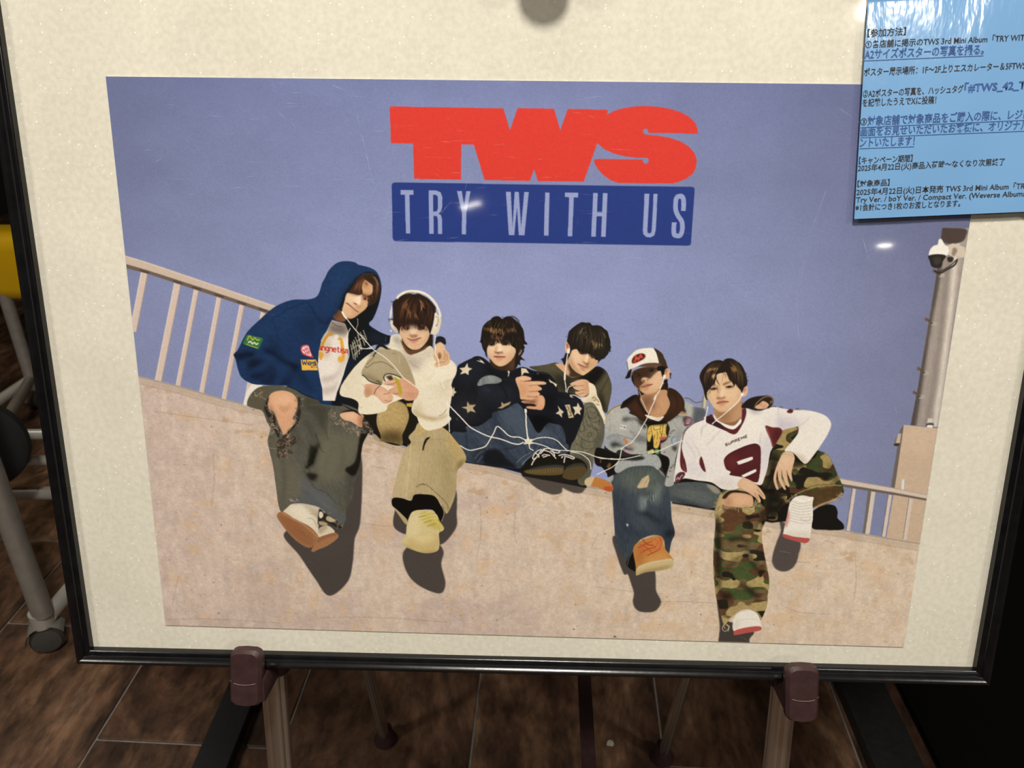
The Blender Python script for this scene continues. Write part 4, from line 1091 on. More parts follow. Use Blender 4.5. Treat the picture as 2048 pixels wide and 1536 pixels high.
P('340,530 420,520 480,500 490,560 400,600 340,640 330,580', '3a3027', 0.9, 0.95); P('330,650 420,615 470,640 420,670 350,690', '463a30', 0.9, 0.9)
P('870,290 960,265 1040,290 1075,330 1060,300 980,280', '191613', 0.8, 0.95); P('1060,340 1110,340 1130,420 1140,480 1090,450 1060,420', '2a2620', 1.0, 0.95)
FR = ['b8a18c', '8d7764', 'cdb7a2', '5a4a3e', 'a08a78']
def fray(x0, y0, x1, y1, n, ln, w=1.0):
    for _ in range(n):
        t_ = RND.rand(); x = x0 + (x1 - x0) * t_ + RND.randn() * 9; y = y0 + (y1 - y0) * t_ + RND.randn() * 9
        p = [(x, y)]
        an = RND.rand() * 6.28
        for k in range(3):
            an += RND.randn() * 0.9; p.append((p[-1][0] + ln * math.cos(an), p[-1][1] + ln * math.sin(an)))
        L(p, w * RND.uniform(0.6, 1.2), FR[RND.randint(5)], 0.35, 0.65)
fray(235, 180, 260, 300, 14, 12); fray(260, 330, 330, 430, 20, 14); fray(510, 160, 520, 300, 18, 12); fray(490, 330, 380, 520, 26, 14); fray(340, 560, 470, 540, 26, 14); fray(340, 660, 460, 650, 24, 13); fray(120, 170, 220, 130, 10, 14)
fray(780, 280, 840, 380, 22, 15); fray(860, 380, 1040, 460, 60, 14); fray(1080, 340, 1130, 470, 26, 14); fray(270, 480, 300, 430, 10, 14)
L('770,330 775,420 762,500', 2, '6d5f50', 0.5, 0.9)
at(ident='person_a.boot')
P('430,1110 470,1080 560,1075 660,1100 700,1130 745,1140 735,1190 700,1220 695,1300 690,1350 600,1300 520,1240 440,1190 395,1150', 'd9c9b2', 0.5, save='a_b1')
P('560,1075 700,1130 745,1140 735,1190 690,1200 600,1130', 'b09c82', 3, 0.7, clip='a_b1'); P('440,1120 560,1100 640,1180 660,1280 540,1230', 'e6d8c3', 5, 0.8, clip='a_b1')
L('600,1200 650,1210 690,1280', 1.2, '8d7a62', 0.8, 0.8, clip='a_b1'); L('620,1160 670,1170 700,1220', 1.6, '9d8a70', 0.8, 0.7, clip='a_b1')
P('340,1185 380,1145 450,1180 470,1195 540,1230 620,1270 690,1340 695,1380 660,1430 620,1452 560,1430 480,1370 400,1280', '9a6a49', 0.5, save='a_s1')
P('360,1190 440,1200 560,1270 650,1360 640,1430 540,1400 430,1300', '8e5b3a', 2, 0.7, clip='a_s1'); L('380,1150 460,1200 560,1250 660,1330 692,1370', 1.8, 'c28d63', 0.8, 0.9, clip='a_s1'); hair(['430,1240 520,1300 600,1380', '480,1230 560,1300 630,1390'], 16, ['75492e', 'b07c55'], 0.8, 0.5, 8, 'a_s1')
P('700,1290 760,1260 810,1280 835,1320 780,1350 700,1360', 'd6c6ae', 0.5, save='a_b2'); P('700,1290 760,1260 770,1280 710,1330', 'a08c72', 2, 0.8, clip='a_b2')
P('640,1470 700,1370 760,1340 840,1320 866,1360 780,1430 690,1470 660,1487', 'a0704d', 0.5, save='a_s2'); P('700,1372 760,1344 836,1324 850,1340 760,1370 690,1410', '86563a', 1.2, 0.7, clip='a_s2')
P('700,1120 745,1150 800,1190 890,1250 880,1285 800,1250 730,1210 690,1250', '23201c', 1, 0.95); fray(720, 1130, 890, 1270, 30, 10)
P('770,1180 820,1200 840,1220 800,1230 760,1210', 'c8b490', 0.8, 0.9); P('700,1225 760,1235 770,1260 710,1255', 'b6a27f', 0.8, 0.9); P('700,1150 722,1142 735,1175 715,1200 700,1185', 'ded0ba', 0.7)
L('470,1080 560,1082 660,1100 740,1130', 1.2, '8d98a6', 0.6, 0.7); fray(470, 1040, 520, 1070, 14, 10)
# jacket
at('A', 'person_a.hooded_jacket')
P('1180,95 1270,75 1360,85 1400,110 1490,130 1570,165 1615,230 1638,330 1630,440 1600,560 1560,660 1520,720 1620,790 1700,825 1745,840 1735,900 1690,930 1580,930 1500,970 1470,1020 1400,1110 1330,1200 1260,1310 1215,1400 1195,1470 1260,1560 1060,1545 1000,1500 860,1440 720,1370 600,1362 480,1360 340,1350 230,1290 190,1210 160,1100 140,1050 180,1005 240,880 290,800 400,690 520,580 620,520 740,480 880,475 960,455 1000,410 1030,310 1060,250 1100,170', '1b3263', 0.45, save='a_hd')
P('1180,110 1300,90 1420,130 1380,260 1260,400 1160,560 1080,520 1060,380 1090,240', '213c72', 14, 0.8, clip='a_hd')
P('620,540 820,500 960,520 900,640 760,700 640,800 560,760 520,680', '203a6e', 14, 0.7, clip='a_hd')
P('300,820 420,700 520,720 540,900 480,960 360,880', '1f396c', 10, 0.6, clip='a_hd')
P('440,990 560,1000 640,1090 800,1150 780,1210 700,1150 600,1100 560,1060 470,1030 450,1010', '0b1226', 3.5, 0.95, clip='a_hd')
P('150,1050 240,1030 360,1020 330,1070 260,1090 200,1110 170,1090', '0c1429', 3, 0.9, clip='a_hd')
P('260,1130 380,1090 470,1090 420,1140 330,1190 260,1220 300,1170', '0d152b', 3.5, 0.9, clip='a_hd')
P('300,1260 420,1230 500,1170 560,1130 520,1220 430,1290 360,1300', '0d152c', 4, 0.85, clip='a_hd'); P('420,1340 520,1240 580,1200 560,1300 540,1350', '101a35', 4, 0.8, clip='a_hd'); P('620,1370 680,1260 760,1180 760,1230 720,1300 700,1360', '0c142a', 5, 0.8, clip='a_hd')
P('480,900 540,880 600,980 680,1080 600,1060 520,980', '132649', 6, 0.8, clip='a_hd'); P('380,1060 480,1050 560,1100 480,1120 400,1090', '1e3768', 5, 0.7, clip='a_hd'); P('200,1130 300,1100 260,1180 200,1200', '1e3768', 5, 0.6, clip='a_hd'); P('440,1180 540,1140 500,1220 440,1240', '1d3565', 5, 0.6, clip='a_hd'); P('640,1180 760,1210 720,1280 640,1300', '1d3463', 5, 0.6, clip='a_hd')
P('780,700 900,640 960,760 940,900 860,840 820,780', '15294f', 9, 0.75, clip='a_hd'); P('900,560 1000,640 1100,720 1080,760 960,680', '162a52', 6, 0.7, clip='a_hd')
P('820,1230 960,1210 1010,1260 1040,1380 1050,1490 960,1440 880,1330', '1b3668', 8, 0.7, clip='a_hd'); P('740,1160 830,1200 900,1300 980,1420 900,1380 800,1260', '0f1c39', 6, 0.7, clip='a_hd')
P('1440,200 1530,185 1595,215 1635,330 1630,440 1600,560 1555,665 1515,725 1620,795 1740,840 1735,905 1580,935 1480,1020 1400,1115 1300,1240 1240,1350 1200,1440 1260,1560 1150,1540 1190,1420 1290,1180 1310,1050 1290,880 1270,720 1160,660 1190,600 1225,500 1250,420 1330,300', '12141a', 1.6, 1, clip='a_hd')
P('1500,800 1620,800 1735,845 1700,900 1560,920', '1a2136', 5, 0.8, clip='a_hd'); P('1330,1060 1290,1180 1240,1330 1290,1260 1400,1110', '17233f', 4, 0.8, clip='a_hd'); P('1560,300 1620,320 1610,460 1560,620 1530,640 1570,480', '1a1c20', 4, 0.5, clip='a_hd')
P('1440,205 1410,230 1340,300 1280,390 1250,430 1225,510 1190,600 1150,655 1100,700 1160,560 1230,400 1320,270', '182c52', 5, 0.8, clip='a_hd')
P('1160,640 1080,700 1070,730 1130,690', '0f1a33', 3, 0.8, clip='a_hd')
scale('a_hd', (1.0, 0.97, 0.86)); texture('a_hd', 0.11, 3, 3, 62); texture('a_hd', 0.05, 40, 2, 63)
L('1490,150 1560,175 1610,240 1628,330', 1.4, '2b4468', 1.0, 0.8, clip='a_hd')
L('520,690 600,640 700,570 860,510', 1.2, '10203f', 0.8, 0.8, clip='a_hd'); L('420,690 500,690 560,760 600,900', 1.2, '12233f', 0.8, 0.7, clip='a_hd'); L('880,500 940,580 1020,690 1100,720', 1.6, '101d3a', 1, 0.8, clip='a_hd')
at(ident='person_a.t_shirt')
P('1100,770 1140,680 1270,715 1300,900 1305,1000 1015,1000 1035,900', 'a39488', 0.6, sm=0)
P('1098,780 1135,690 1275,720 1308,800 1312,1050 1290,1150 1240,1330 1205,1420 1185,1510 1062,1510 1055,1400 1025,1280 1002,1150 1012,1000 1035,900', 'e6d9d0', 0.5, sm=0, save='a_ts'); P('1080,800 1120,680 1290,700 1320,820 1230,850 1140,830 1090,850', '8a7d72', 4, 0.9, clip='a_ts')
MASKS['a_tn'] = MASKS['a_ts']; P('1120,740 1200,760 1270,750 1260,810 1150,790', '5f544c', 3, 0.7, clip='a_tn'); L('1130,700 1190,740 1240,750', 1.2, '3b322b', 0.7, 0.8)
P('1120,870 1140,960 1120,1060 1060,1080 1020,1000 1040,910', 'bda78f', 3, 0.5, clip='a_ts'); P('1040,1280 1160,1240 1240,1180 1180,1280 1080,1330', 'b9a89e', 3, 0.7, clip='a_ts'); P('1050,1390 1150,1360 1220,1310 1190,1400 1080,1450', 'bba99f', 3, 0.7, clip='a_ts'); P('1240,1000 1310,1040 1280,1160 1220,1300 1230,1150', 'c3b2aa', 5, 0.7, clip='a_ts'); P('1060,1200 1180,1180 1260,1120 1150,1230', 'f2e7de', 4, 0.6, clip='a_ts')
L('1150,825 1100,840 1060,900 1040,960 1035,1000', 5.5, 'c88a2a', 0.6, 0.95, clip='a_ts'); L('1200,870 1235,880 1250,960 1262,1060 1235,1110', 6.0, 'dd9c33', 0.6, 0.95, clip='a_ts'); P('1015,1010 1060,1030 1040,1090 1015,1080', 'd99a35', 0.8, 0.95, clip='a_ts'); P('1210,1060 1270,1060 1265,1095 1220,1115', 'e0a43a', 0.8, 0.95, clip='a_ts'); P('1165,840 1200,830 1215,860 1180,870', 'efe8e2', 1, 0.7, clip='a_ts')
GLY = {'n': ['0,0 0,10', '0,2 3,0 6,2 6,10'], 'g': ['6,0 6,12 3,14 0,13', '6,2 3,0 0,2 0,7 3,9 6,7'], 'e': ['0,5 6,5 6,2 3,0 0,2 0,8 3,10 6,9'], 't': ['2,-4 2,8 5,10', '0,0 5,0'], 'i': ['1,0 1,10', '1,-4 1,-3'], 's': ['6,1 3,0 0,1 0,4 6,6 6,9 3,10 0,9'], 'm': ['0,0 0,10', '0,2 2,0 4,2 4,10', '4,2 6,0 8,2 8,10'], 'a': ['0,1 3,0 6,2 6,10', '6,5 2,5 0,7 2,10 6,8'],
       'W': ['0,-4 2,10 4,0 6,10 8,-4'], 'S': ['6,-3 3,-4 0,-3 0,2 6,4 6,9 3,10 0,9'], 'U': ['0,-4 0,8 3,10 6,8 6,-4'], 'P': ['0,10 0,-4 5,-4 6,-1 5,3 0,3'], 'R': ['0,10 0,-4 5,-4 6,-1 5,3 0,3', '3,3 6,10'], 'E': ['6,-4 0,-4 0,10 6,10', '0,3 5,3'], 'M': ['0,10 0,-4 4,5 8,-4 8,10']}
def letters(txt, x, y, sx, sy, ux, uy, w, col, clip=None, gap=3):
    for ch in txt:
        if ch in GLY:
            wd = 0
            for s_ in GLY[ch]:
                q = np.array([[float(c) for c in t_.split(',')] for t_ in s_.split()]); wd = max(wd, q[:, 0].max())
                p = np.c_[x + q[:, 0] * sx * ux - (q[:, 1] - 5) * sy * uy * 0.25, y + q[:, 0] * sx * uy + (q[:, 1] - 5) * sy]
                L(p, w, col, 0.3, 0.92, 0, clip)
            adv = (wd + gap) * sx
        else: adv = 5 * sx
        x += adv * ux; y += adv * uy
letters('angnetism', 1005, 970, 4.6, 4.2, 0.995, 0.11, 2.2, 'c0392f', 'a_ts', 2.4)
L('1030,900 1060,840 1100,790', 1.2, 'cfc5b6', 0.4, 0.9); L('1330,760 1300,830 1300,900 1318,1000 1316,1060 1280,1170 1260,1250 1220,1330 1195,1400', 1.5, 'e8e2d8', 0.4, 0.95)
# badges
at(ident='person_a.sleeve_badge'); P('268,855 290,845 430,880 438,895 400,985 390,995 240,945 232,930', '2f6b3c', 0.5, sm=0, save='bd1'); L('275,905 300,860 330,900 350,880 380,900 405,895', 2.4, 'd8b23c', 0.6, 0.9, clip='bd1'); L('285,930 310,915 330,940 350,925 370,945 390,930', 2.6, 'e8e4d0', 0.6, 0.95, clip='bd1'); L('260,940 320,962 385,982', 1.4, 'd8c040', 0.5, 0.9, clip='bd1'); L('270,858 425,885', 0.9, '6da04e', 0.5, 0.8, clip='bd1')
at(ident='person_a.round_badge'); P('825,1000 830,960 860,942 905,945 925,1000 950,1060 955,1072 900,1060 850,1040', 'cf4a52', 0.5, save='bd2'); P('838,1000 845,968 868,955 900,957 915,1000 935,1052 895,1045 855,1025', 'ecdcdc', 0.5, 1, clip='bd2'); 
for s_ in ('850,985 880,1030', '865,965 905,1040', '885,960 920,1040', '845,1005 900,975', '870,1035 915,1010'): L(s_, 1.7, 'c8434c', 0.4, 0.9, clip='bd2')
at(ident='person_a.yellow_badge'); P('828,1095 980,1090 995,1120 1005,1200 842,1202', 'e6b04a', 0.4, sm=0, save='bd3'); letters('Wes', 842, 1130, 6.0, 3.4, 1, 0.02, 1.9, '2c3160', 'bd3', 2); L('975,1105 975,1150', 1.6, '2c3160', 0.4, 0.9, clip='bd3'); 
for s_ in ('935,1160 950,1172 935,1172 950,1160', '958,1162 975,1172', '982,1160 998,1174'): L(s_, 1.2, '3a3a58', 0.4, 0.9, 0, clip='bd3')
at(ident='person_a.chest_print')
for s_ in ('1335,930 1350,1000 1370,1080', '1350,900 1380,1000 1385,1090', '1365,880 1390,950 1405,1060', '1380,850 1420,960 1425,1030', '1405,830 1440,930 1450,990', '1430,800 1460,880 1480,940', '1460,780 1480,830 1500,880', '1345,980 1400,940 1440,935', '1370,1040 1410,1000 1450,960', '1440,830 1470,850 1490,910', '1352,960 1362,925 1380,905', '1400,900 1420,880 1450,860'): L(s_, 1.8, 'bdb39c', 0.5, 0.85)
# face
at('a', 'person_a.face')
P('60,1290 130,1230 210,1120 260,1150 330,1230 420,1310 500,1340 400,1360 350,1420 230,1420 120,1370', '7b4f35', 1.0, save='a_nk'); P('60,1290 210,1120 250,1150 200,1250 120,1340', '4a2f22', 3, 0.8, clip='a_nk')
P('430,680 380,740 345,900 310,1030 288,1120 330,1230 420,1310 500,1342 600,1310 720,1220 860,1110 930,1010 965,930 925,850 1040,700 1065,600 1060,480 1000,420 850,330 790,420 780,560 800,650 720,730 560,700', 'd8ad87', 0.6, save='a_f')
P('400,720 520,720 700,760 790,770 780,880 700,1000 640,980 560,950 460,960 370,930', 'efcdae', 5, 0.9, clip='a_f')
P('640,780 760,760 790,800 770,980 720,1010 640,970', 'f6dcc2', 2.5, 0.9, clip='a_f')
P('800,760 830,800 800,900 790,1010 760,1060 780,900', 'a6764f', 1.6, 0.9, clip='a_f'); P('800,640 1040,690 920,830 950,930 860,880 820,820', '9a6a48', 3, 0.75, clip='a_f')
P('810,900 900,900 940,960 880,1060 810,1060', 'd7a67c', 3, 0.9, clip='a_f'); P('850,380 1000,440 1050,560 1040,660 900,690 810,640 800,520', 'd4a277', 3, 0.85, clip='a_f'); P('800,340 1000,430 960,500 820,540', '9b6a45', 3, 0.6, clip='a_f')
P('560,925 640,950 680,980 640,980 590,955', '5a3626', 0.9, 0.95, clip='a_f'); P('620,980 700,1000 780,1000 740,1060 680,1080 640,1030', 'a8744f', 2, 0.75, clip='a_f')
L('375,945 420,955 500,1015 580,1080 640,1130 690,1165', 2.0, '6a352a', 0.5, 0.95, clip='a_f'); P('480,1030 570,1090 640,1140 680,1165 600,1140 520,1080', 'c48472', 1.2, 0.9, clip='a_f'); P('500,1000 560,1010 620,1080 640,1100 560,1050', 'd9a48a', 1.5, 0.8, clip='a_f'); L('690,1160 720,1170', 2, '7b4a35', 0.8, 0.8, clip='a_f')
P('330,1050 450,1120 560,1200 640,1230 560,1300 440,1290 350,1200 310,1110', 'deb48c', 5, 0.7, clip='a_f'); P('540,1160 640,1180 620,1210 540,1190', 'b98961', 2.5, 0.7, clip='a_f'); P('420,1310 500,1342 720,1220 930,1010 700,1180 520,1290', 'b07d52', 2.5, 0.8, clip='a_f'); P('288,1120 345,900 375,760 390,800 350,1000 320,1120', 'e9c49f', 2, 0.7, clip='a_f')
P('840,800 900,820 880,850 840,840', '2d1d18', 0.8, 0.95, clip='a_f')
L('640,600 700,680 790,700 930,760', 2.5, '5a3423', 1.2, 0.8, clip='a_f')
at(ident='person_a.hair')
P('760,225 690,280 600,420 500,580 430,680 520,690 640,720 720,730 800,690 780,560 790,440 850,340 960,400 1050,470 1065,600 1040,700 920,760 965,860 930,980 1020,985 1150,900 1230,720 1250,560 1220,400 1150,280 1050,210 900,190', '3f271d', 0.8, save='a_h')
P('820,200 1000,190 1150,280 1230,420 1250,560 1210,720 1150,900 1020,980 960,960 1000,830 1080,700 1080,480 1000,400 880,300', '2a1d16', 4, 0.85, clip='a_h')
hair(['760,240 640,450 480,650', '800,260 700,500 600,690', '830,280 770,500 740,720'], 60, ['6b3f2c', '5b3526', '7d4c33', '2e1b14', '8d6248'], 0.9, 0.75, 14, 'a_h')
hair(['950,200 1100,330 1130,550 1080,740', '1050,220 1180,400 1210,600 1150,850', '900,760 960,850 1000,960'], 46, ['5a3a28', '6d4a32', '20140f', '7b5a3c'], 0.9, 0.7, 12, 'a_h')
L('780,195 950,180 1130,190', 1.2, '6a513c', 0.5, 0.7); L('1090,250 1160,370 1200,470', 2.2, '8d6a4a', 0.7, 0.7)
hair(['780,280 850,340 930,440', '830,330 830,420 810,520', '870,360 920,430 970,470', '900,380 880,480 900,540'], 26, ['a8744c', '8d5c3a', 'c08d60', '5a3826'], 0.9, 0.8, 10, None)

# ---- figure in the navy sweatshirt with stars
at('C', 'person_c.jeans')
at('G'); P('350,330 480,330 620,230 640,180 850,80 920,90 1000,200 1120,370 1200,280 1280,290 1380,320 1430,450 1460,560 1400,620 1200,560 1050,640 960,760 900,780 770,770 560,740 450,730 340,700 210,520 200,400', '3a4250', 0.5, save='c_j')
texture('c_j', 0.28, 1.4, 12, 71, -0.55, 2); texture('c_j', 0.12, 6, 6, 72)
P('620,180 680,180 720,400 800,560 900,700 960,760 860,740 740,560 680,440', '262c38', 4, 0.7, clip='c_j'); P('720,150 900,100 1000,230 1100,380 1000,460 880,400 760,300', '4d5766', 8, 0.7, clip='c_j'); P('480,560 560,600 560,740 450,730 400,680', '23272f', 4, 0.8, clip='c_j')
P('560,600 700,580 800,680 900,770 770,775 560,740', '14151b', 2.0, 0.97, clip='c_j'); P('200,400 340,400 440,480 480,560 400,640 250,560', '313a47', 5, 0.6, clip='c_j'); L('350,420 360,520 370,580', 1.4, '1c2029', 0.8, 0.8, clip='c_j'); P('1100,400 1200,360 1240,420 1160,520', '5a6473', 6, 0.5, clip='c_j')
L('960,740 1000,690 1080,620 1120,560', 2.2, '76808d', 0.5, 0.8); L('900,720 960,660 1060,600', 1.4, '8b949f', 0.4, 0.6); L('740,580 850,560 980,520', 1.4, '1b1f28', 0.8, 0.8, clip='c_j'); L('1070,600 1140,560 1180,520', 1.2, '10131a', 0.8, 0.8)
for s_ in ('440,690 500,620 540,600', '480,720 530,650'): L(s_, 2.5, '4d5866', 0.8, 0.8, clip='c_j')
at(ident='person_c.shoe')
P('960,800 990,740 1070,650 1150,600 1260,590 1350,620 1440,650 1560,660 1620,690 1660,740 1655,800 1600,860 1500,880 1420,870 1300,850 1100,840', '17140f', 0.5, save='c_sh')
P('980,810 1100,780 1300,755 1390,760 1412,790 1380,840 1200,850 1050,840', '5b4a2c', 0.5, 1, save='c_so1'); P('1400,840 1440,770 1540,745 1620,745 1655,770 1645,820 1580,880 1480,895 1400,870', '4d3f27', 0.5, 1, save='c_so2')
P('1000,800 1120,760 1290,735 1400,740 1410,770 1300,762 1120,785', '3b3a36', 1, 0.9); P('1430,760 1520,720 1610,715 1650,745 1560,745 1450,775', '3a3833', 1, 0.9)
for k in range(14): L([(1010 + k * 28, 838 - k * 2), (1020 + k * 28, 800 - k * 2.6)], 1.0, 'a08448', 0.4, 0.55, clip='c_so1')
for k in range(9): L([(1400, 760 + k * 18), (1660, 740 + k * 18)], 1.0, '8d7644', 0.4, 0.5, clip='c_so2')
for k in range(12): L([(1420 + k * 24, 745), (1400 + k * 24, 890)], 1.0, '2b2215', 0.4, 0.5, clip='c_so2')
LC = 'ece0d6'
at(ident='person_c.shoelace')
for s_ in ('1170,570 1120,590 1080,640 1075,675 1110,660 1150,600 1180,575', '1180,570 1230,560 1300,570 1350,580 1360,600 1320,605 1260,580', '1110,660 1080,700 1060,745', '1180,575 1260,600 1300,640 1325,668', '1170,640 1200,625 1260,635', '1180,655 1230,640', '1350,635 1390,625 1440,625 1490,640 1520,655 1505,668 1460,650 1410,640', '1420,650 1415,680 1410,712', '1380,660 1400,640', '1100,610 1140,640 1130,660', '1200,560 1180,590 1150,620', '1280,580 1300,610 1310,640'): L(s_, 2.2, LC, 0.35, 0.95, setid=True)
at('C', 'person_c.sweatshirt')
P('140,700 200,650 280,610 350,575 420,585 500,640 560,690 640,700 760,720 830,700 900,690 1020,730 1180,760 1280,880 1300,960 1440,980 1540,1040 1590,1130 1585,1250 1540,1380 1480,1530 1400,1560 1390,1500 1370,1380 1300,1330 1180,1330 1080,1440 1000,1330 960,1240 900,1100 820,1100 700,1170 540,1220 540,1280 380,1330 250,1380 260,1440 120,1440 50,1420 20,1280 35,1080 90,860', '14161f', 0.5, save='c_sw')
P('180,670 350,590 470,650 440,760 380,860 300,900 200,880 150,800', '1c202d', 9, 0.8, clip='c_sw'); P('300,930 500,890 700,900 830,960 780,1080 600,1100 420,1080 330,1020', '1f2330', 10, 0.8, clip='c_sw'); P('130,1100 330,1000 400,1200 330,1320 150,1330 60,1250', '23242d', 12, 0.8, clip='c_sw'); P('430,920 520,950 500,970 430,950', '333748', 4, 0.8, clip='c_sw')
P('340,880 380,900 330,960 310,1080 280,1000', '0a0b10', 6, 0.8, clip='c_sw'); P('480,660 560,720 620,800 700,830 640,860 540,800', '0b0b10', 6, 0.8, clip='c_sw'); P('1160,1000 1300,980 1280,1100 1180,1200 1150,1120', '0b0c12', 6, 0.8, clip='c_sw'); P('1260,1010 1460,1010 1540,1090 1400,1120', '1b1f2e', 8, 0.7, clip='c_sw'); P('1150,1240 1300,1330 1180,1330 1080,1440 1000,1330 980,1240', '08080c', 4, 0.9, clip='c_sw')
L('320,940 360,1000 340,1090', 2, '0a0b10', 1.5, 0.8, clip='c_sw'); L('620,860 680,960 720,1060', 2.5, '0b0c12', 1.5, 0.8, clip='c_sw'); L('640,830 760,830 820,880', 1.5, '262a3a', 1.2, 0.7, clip='c_sw'); L('500,660 560,720 640,790', 1.5, '262a38', 1.5, 0.6, clip='c_sw'); L('1290,1000 1400,1040 1460,1040', 2, '0a0b12', 1.5, 0.8, clip='c_sw')
texture('c_sw', 0.10, 3, 3, 73)
at(ident='person_c.knee'); P('370,900 400,840 460,800 540,790 620,815 650,850 600,880 480,890 400,912', '6d7684', 0.6, save='c_kn'); texture('c_kn', 0.2, 2, 6, 74, -0.4, 2); P('500,800 600,820 560,850 500,860', '8b929b', 3, 0.7, clip='c_kn')
scale('c_sw', (1.1, 1.05, 0.95)); at(ident='person_c.star_patch')
ST = 'dccab0'
for s_, c_ in (('165,715 225,705 255,652 265,705 312,718 272,742 268,790 232,768 172,785 200,745', ST), ('195,1160 258,1150 262,1092 290,1130 360,1128 325,1165 360,1218 300,1200 266,1225 255,1180', 'b5a27f'), ('45,1070 70,985 110,930 115,975 138,985 110,1010 100,1040 88,1030', 'cdbba2'), ('350,622 410,628 385,600 430,630 455,662 425,648 400,640', ST), ('605,1165 650,1140 650,1090 680,1115 760,1085 740,1120 690,1145 660,1165', 'a8946f'), ('868,700 900,705 925,708 960,760 905,752 872,795', ST), ('1183,820 1215,845 1280,880 1270,915 1235,870 1200,860', ST), ('1270,1215 1310,1180 1290,1120 1325,1165 1365,1195 1340,1215 1345,1262 1310,1225', 'd3c1a6'), ('1462,1135 1510,1130 1520,1085 1545,1135 1570,1150 1545,1180 1555,1225 1515,1205 1480,1235 1490,1180', ST)):
    P(s_, c_, 0.4, sm=0)
P('1372,1115 1430,1108 1440,1150 1470,1230 1480,1255 1420,1265 1400,1180', 'c4b18c', 0.4, sm=0)
for s_ in ('1395,1130 1420,1150 1405,1180', '1425,1180 1450,1230 1420,1240', '1440,1160 1455,1200'): L(s_, 1.6, '3c3324', 0.4, 0.85)
for s_, c_ in (('255,652 265,705 312,718 265,720', 'c8b596'), ('262,1092 290,1130 360,1128 280,1150', '8d7b5a'), ('1520,1085 1545,1135 1570,1150 1525,1150', 'c4b090')): P(s_, c_, 0.8, 0.6, sm=0)
P('1425,1005 1450,1015 1470,1028 1440,1025', ST, 0.5)
L('715,735 728,755 722,800', 2.0, 'cfc8b8', 0.5, 0.9); P('716,728 734,732 736,760 722,762', 'e0dccf', 0.6, 0.9)
at(ident='person_c.hand')
P('805,830 850,800 900,790 960,800 990,820 970,840 900,850 1000,850 1100,845 1155,865 1140,885 1060,895 1100,920 1105,945 1060,965 1085,985 1075,1015 1040,1030 1075,1040 1050,1060 980,1065 900,1060 865,1050 850,960', 'dba883', 0.5, save='c_hd1')
for s_ in ('960,905 1040,890 1120,888', '960,970 1030,965 1090,955', '940,1020 1000,1030 1070,1022', '860,850 920,850 980,840'): L(s_, 1.6, '8c583c', 0.7, 0.8, clip='c_hd1')
P('840,880 920,890 940,980 900,1050 860,1010', 'c58d66', 5, 0.7, clip='c_hd1'); P('850,805 960,805 900,840 850,840', 'eac09c', 3, 0.8, clip='c_hd1'); P('980,860 1130,855 1080,880 990,885', 'e8bd98', 2.5, 0.8, clip='c_hd1')
P('885,1075 1000,1060 1080,1010 1120,1015 1145,1060 1140,1130 1110,1175 1040,1170 970,1165 930,1150 960,1135 1040,1135 1020,1110 900,1100', 'd29b76', 0.5, save='c_hd2'); P('890,1080 1000,1065 1060,1060 1020,1110 900,1095', '6b4028', 3, 0.85, clip='c_hd2'); L('960,1135 1040,1128 1060,1110', 1.4, '8b5539', 0.6, 0.8, clip='c_hd2'); P('1070,1030 1130,1040 1130,1120 1080,1120', 'e2b18b', 4, 0.7, clip='c_hd2')
at(ident='person_c.phone'); P('985,820 1020,770 1060,740 1170,768 1180,785 1150,850 1120,850 990,845', '0f0f12', 0.5, sm=0, save='c_ph'); P('1040,760 1060,745 1075,765 1055,775', '3a3a40', 0.6, 0.9, clip='c_ph'); L('1060,742 1170,770', 1.0, '4a4a50', 0.5, 0.8); P('995,835 1120,838 1110,850 990,848', '4b2420', 1.2, 0.7, clip='c_ph')
at('c', 'person_c.face')
P('380,1160 480,1300 600,1350 760,1330 900,1220 1000,1100 1040,1060 1030,1380 980,1450 800,1460 600,1440 420,1330', '3a271b', 1.0, save='c_nk'); P('880,1240 1000,1110 1035,1100 1025,1360 960,1430 850,1420', '5a3d2a', 4, 0.8, clip='c_nk')
P('300,900 330,820 450,760 600,700 720,720 850,740 930,820 1030,880 1025,980 1000,1090 920,1200 800,1300 700,1345 600,1345 500,1290 420,1200 350,1110 310,1010', 'dcb18c', 0.6, save='c_f')
P('340,850 460,810 560,790 640,800 760,820 880,800 980,900 960,960 860,1000 760,980 620,960 500,980 380,970 320,930', 'f0d0b2', 5, 0.9, clip='c_f'); P('580,800 640,800 650,900 680,970 600,975 550,950', 'f8dfc4', 2, 0.9, clip='c_f')
P('545,830 580,830 560,930 500,1000 505,930', 'b5835c', 2, 0.75, clip='c_f'); P('495,975 560,985 640,980 705,980 690,1020 640,1010 600,1040 555,1020 505,1010', '6f452f', 1.3, 0.9, clip='c_f')
P('300,930 340,1080 440,1210 560,1320 600,1345 480,1290 380,1160 310,1030', 'a9784f', 3, 0.8, clip='c_f'); P('1030,900 1010,1060 900,1210 760,1330 860,1180 940,1050', 'b58358', 5, 0.7, clip='c_f'); P('560,1220 700,1220 780,1260 680,1330 580,1320', 'e8bf98', 4, 0.7, clip='c_f')
P('470,1095 560,1080 640,1088 780,1100 740,1120 640,1118 540,1125', '9a5646', 0.8, 0.95, clip='c_f'); P('520,1122 640,1116 740,1118 690,1165 620,1182 560,1160', 'd08b79', 1.0, 0.95, clip='c_f'); P('560,1182 640,1190 690,1180 640,1210 580,1205', 'b57c58', 1.6, 0.8, clip='c_f'); L('470,1098 560,1112 640,1108 780,1105', 1.3, '5d2c24', 0.5, 0.9, clip='c_f')
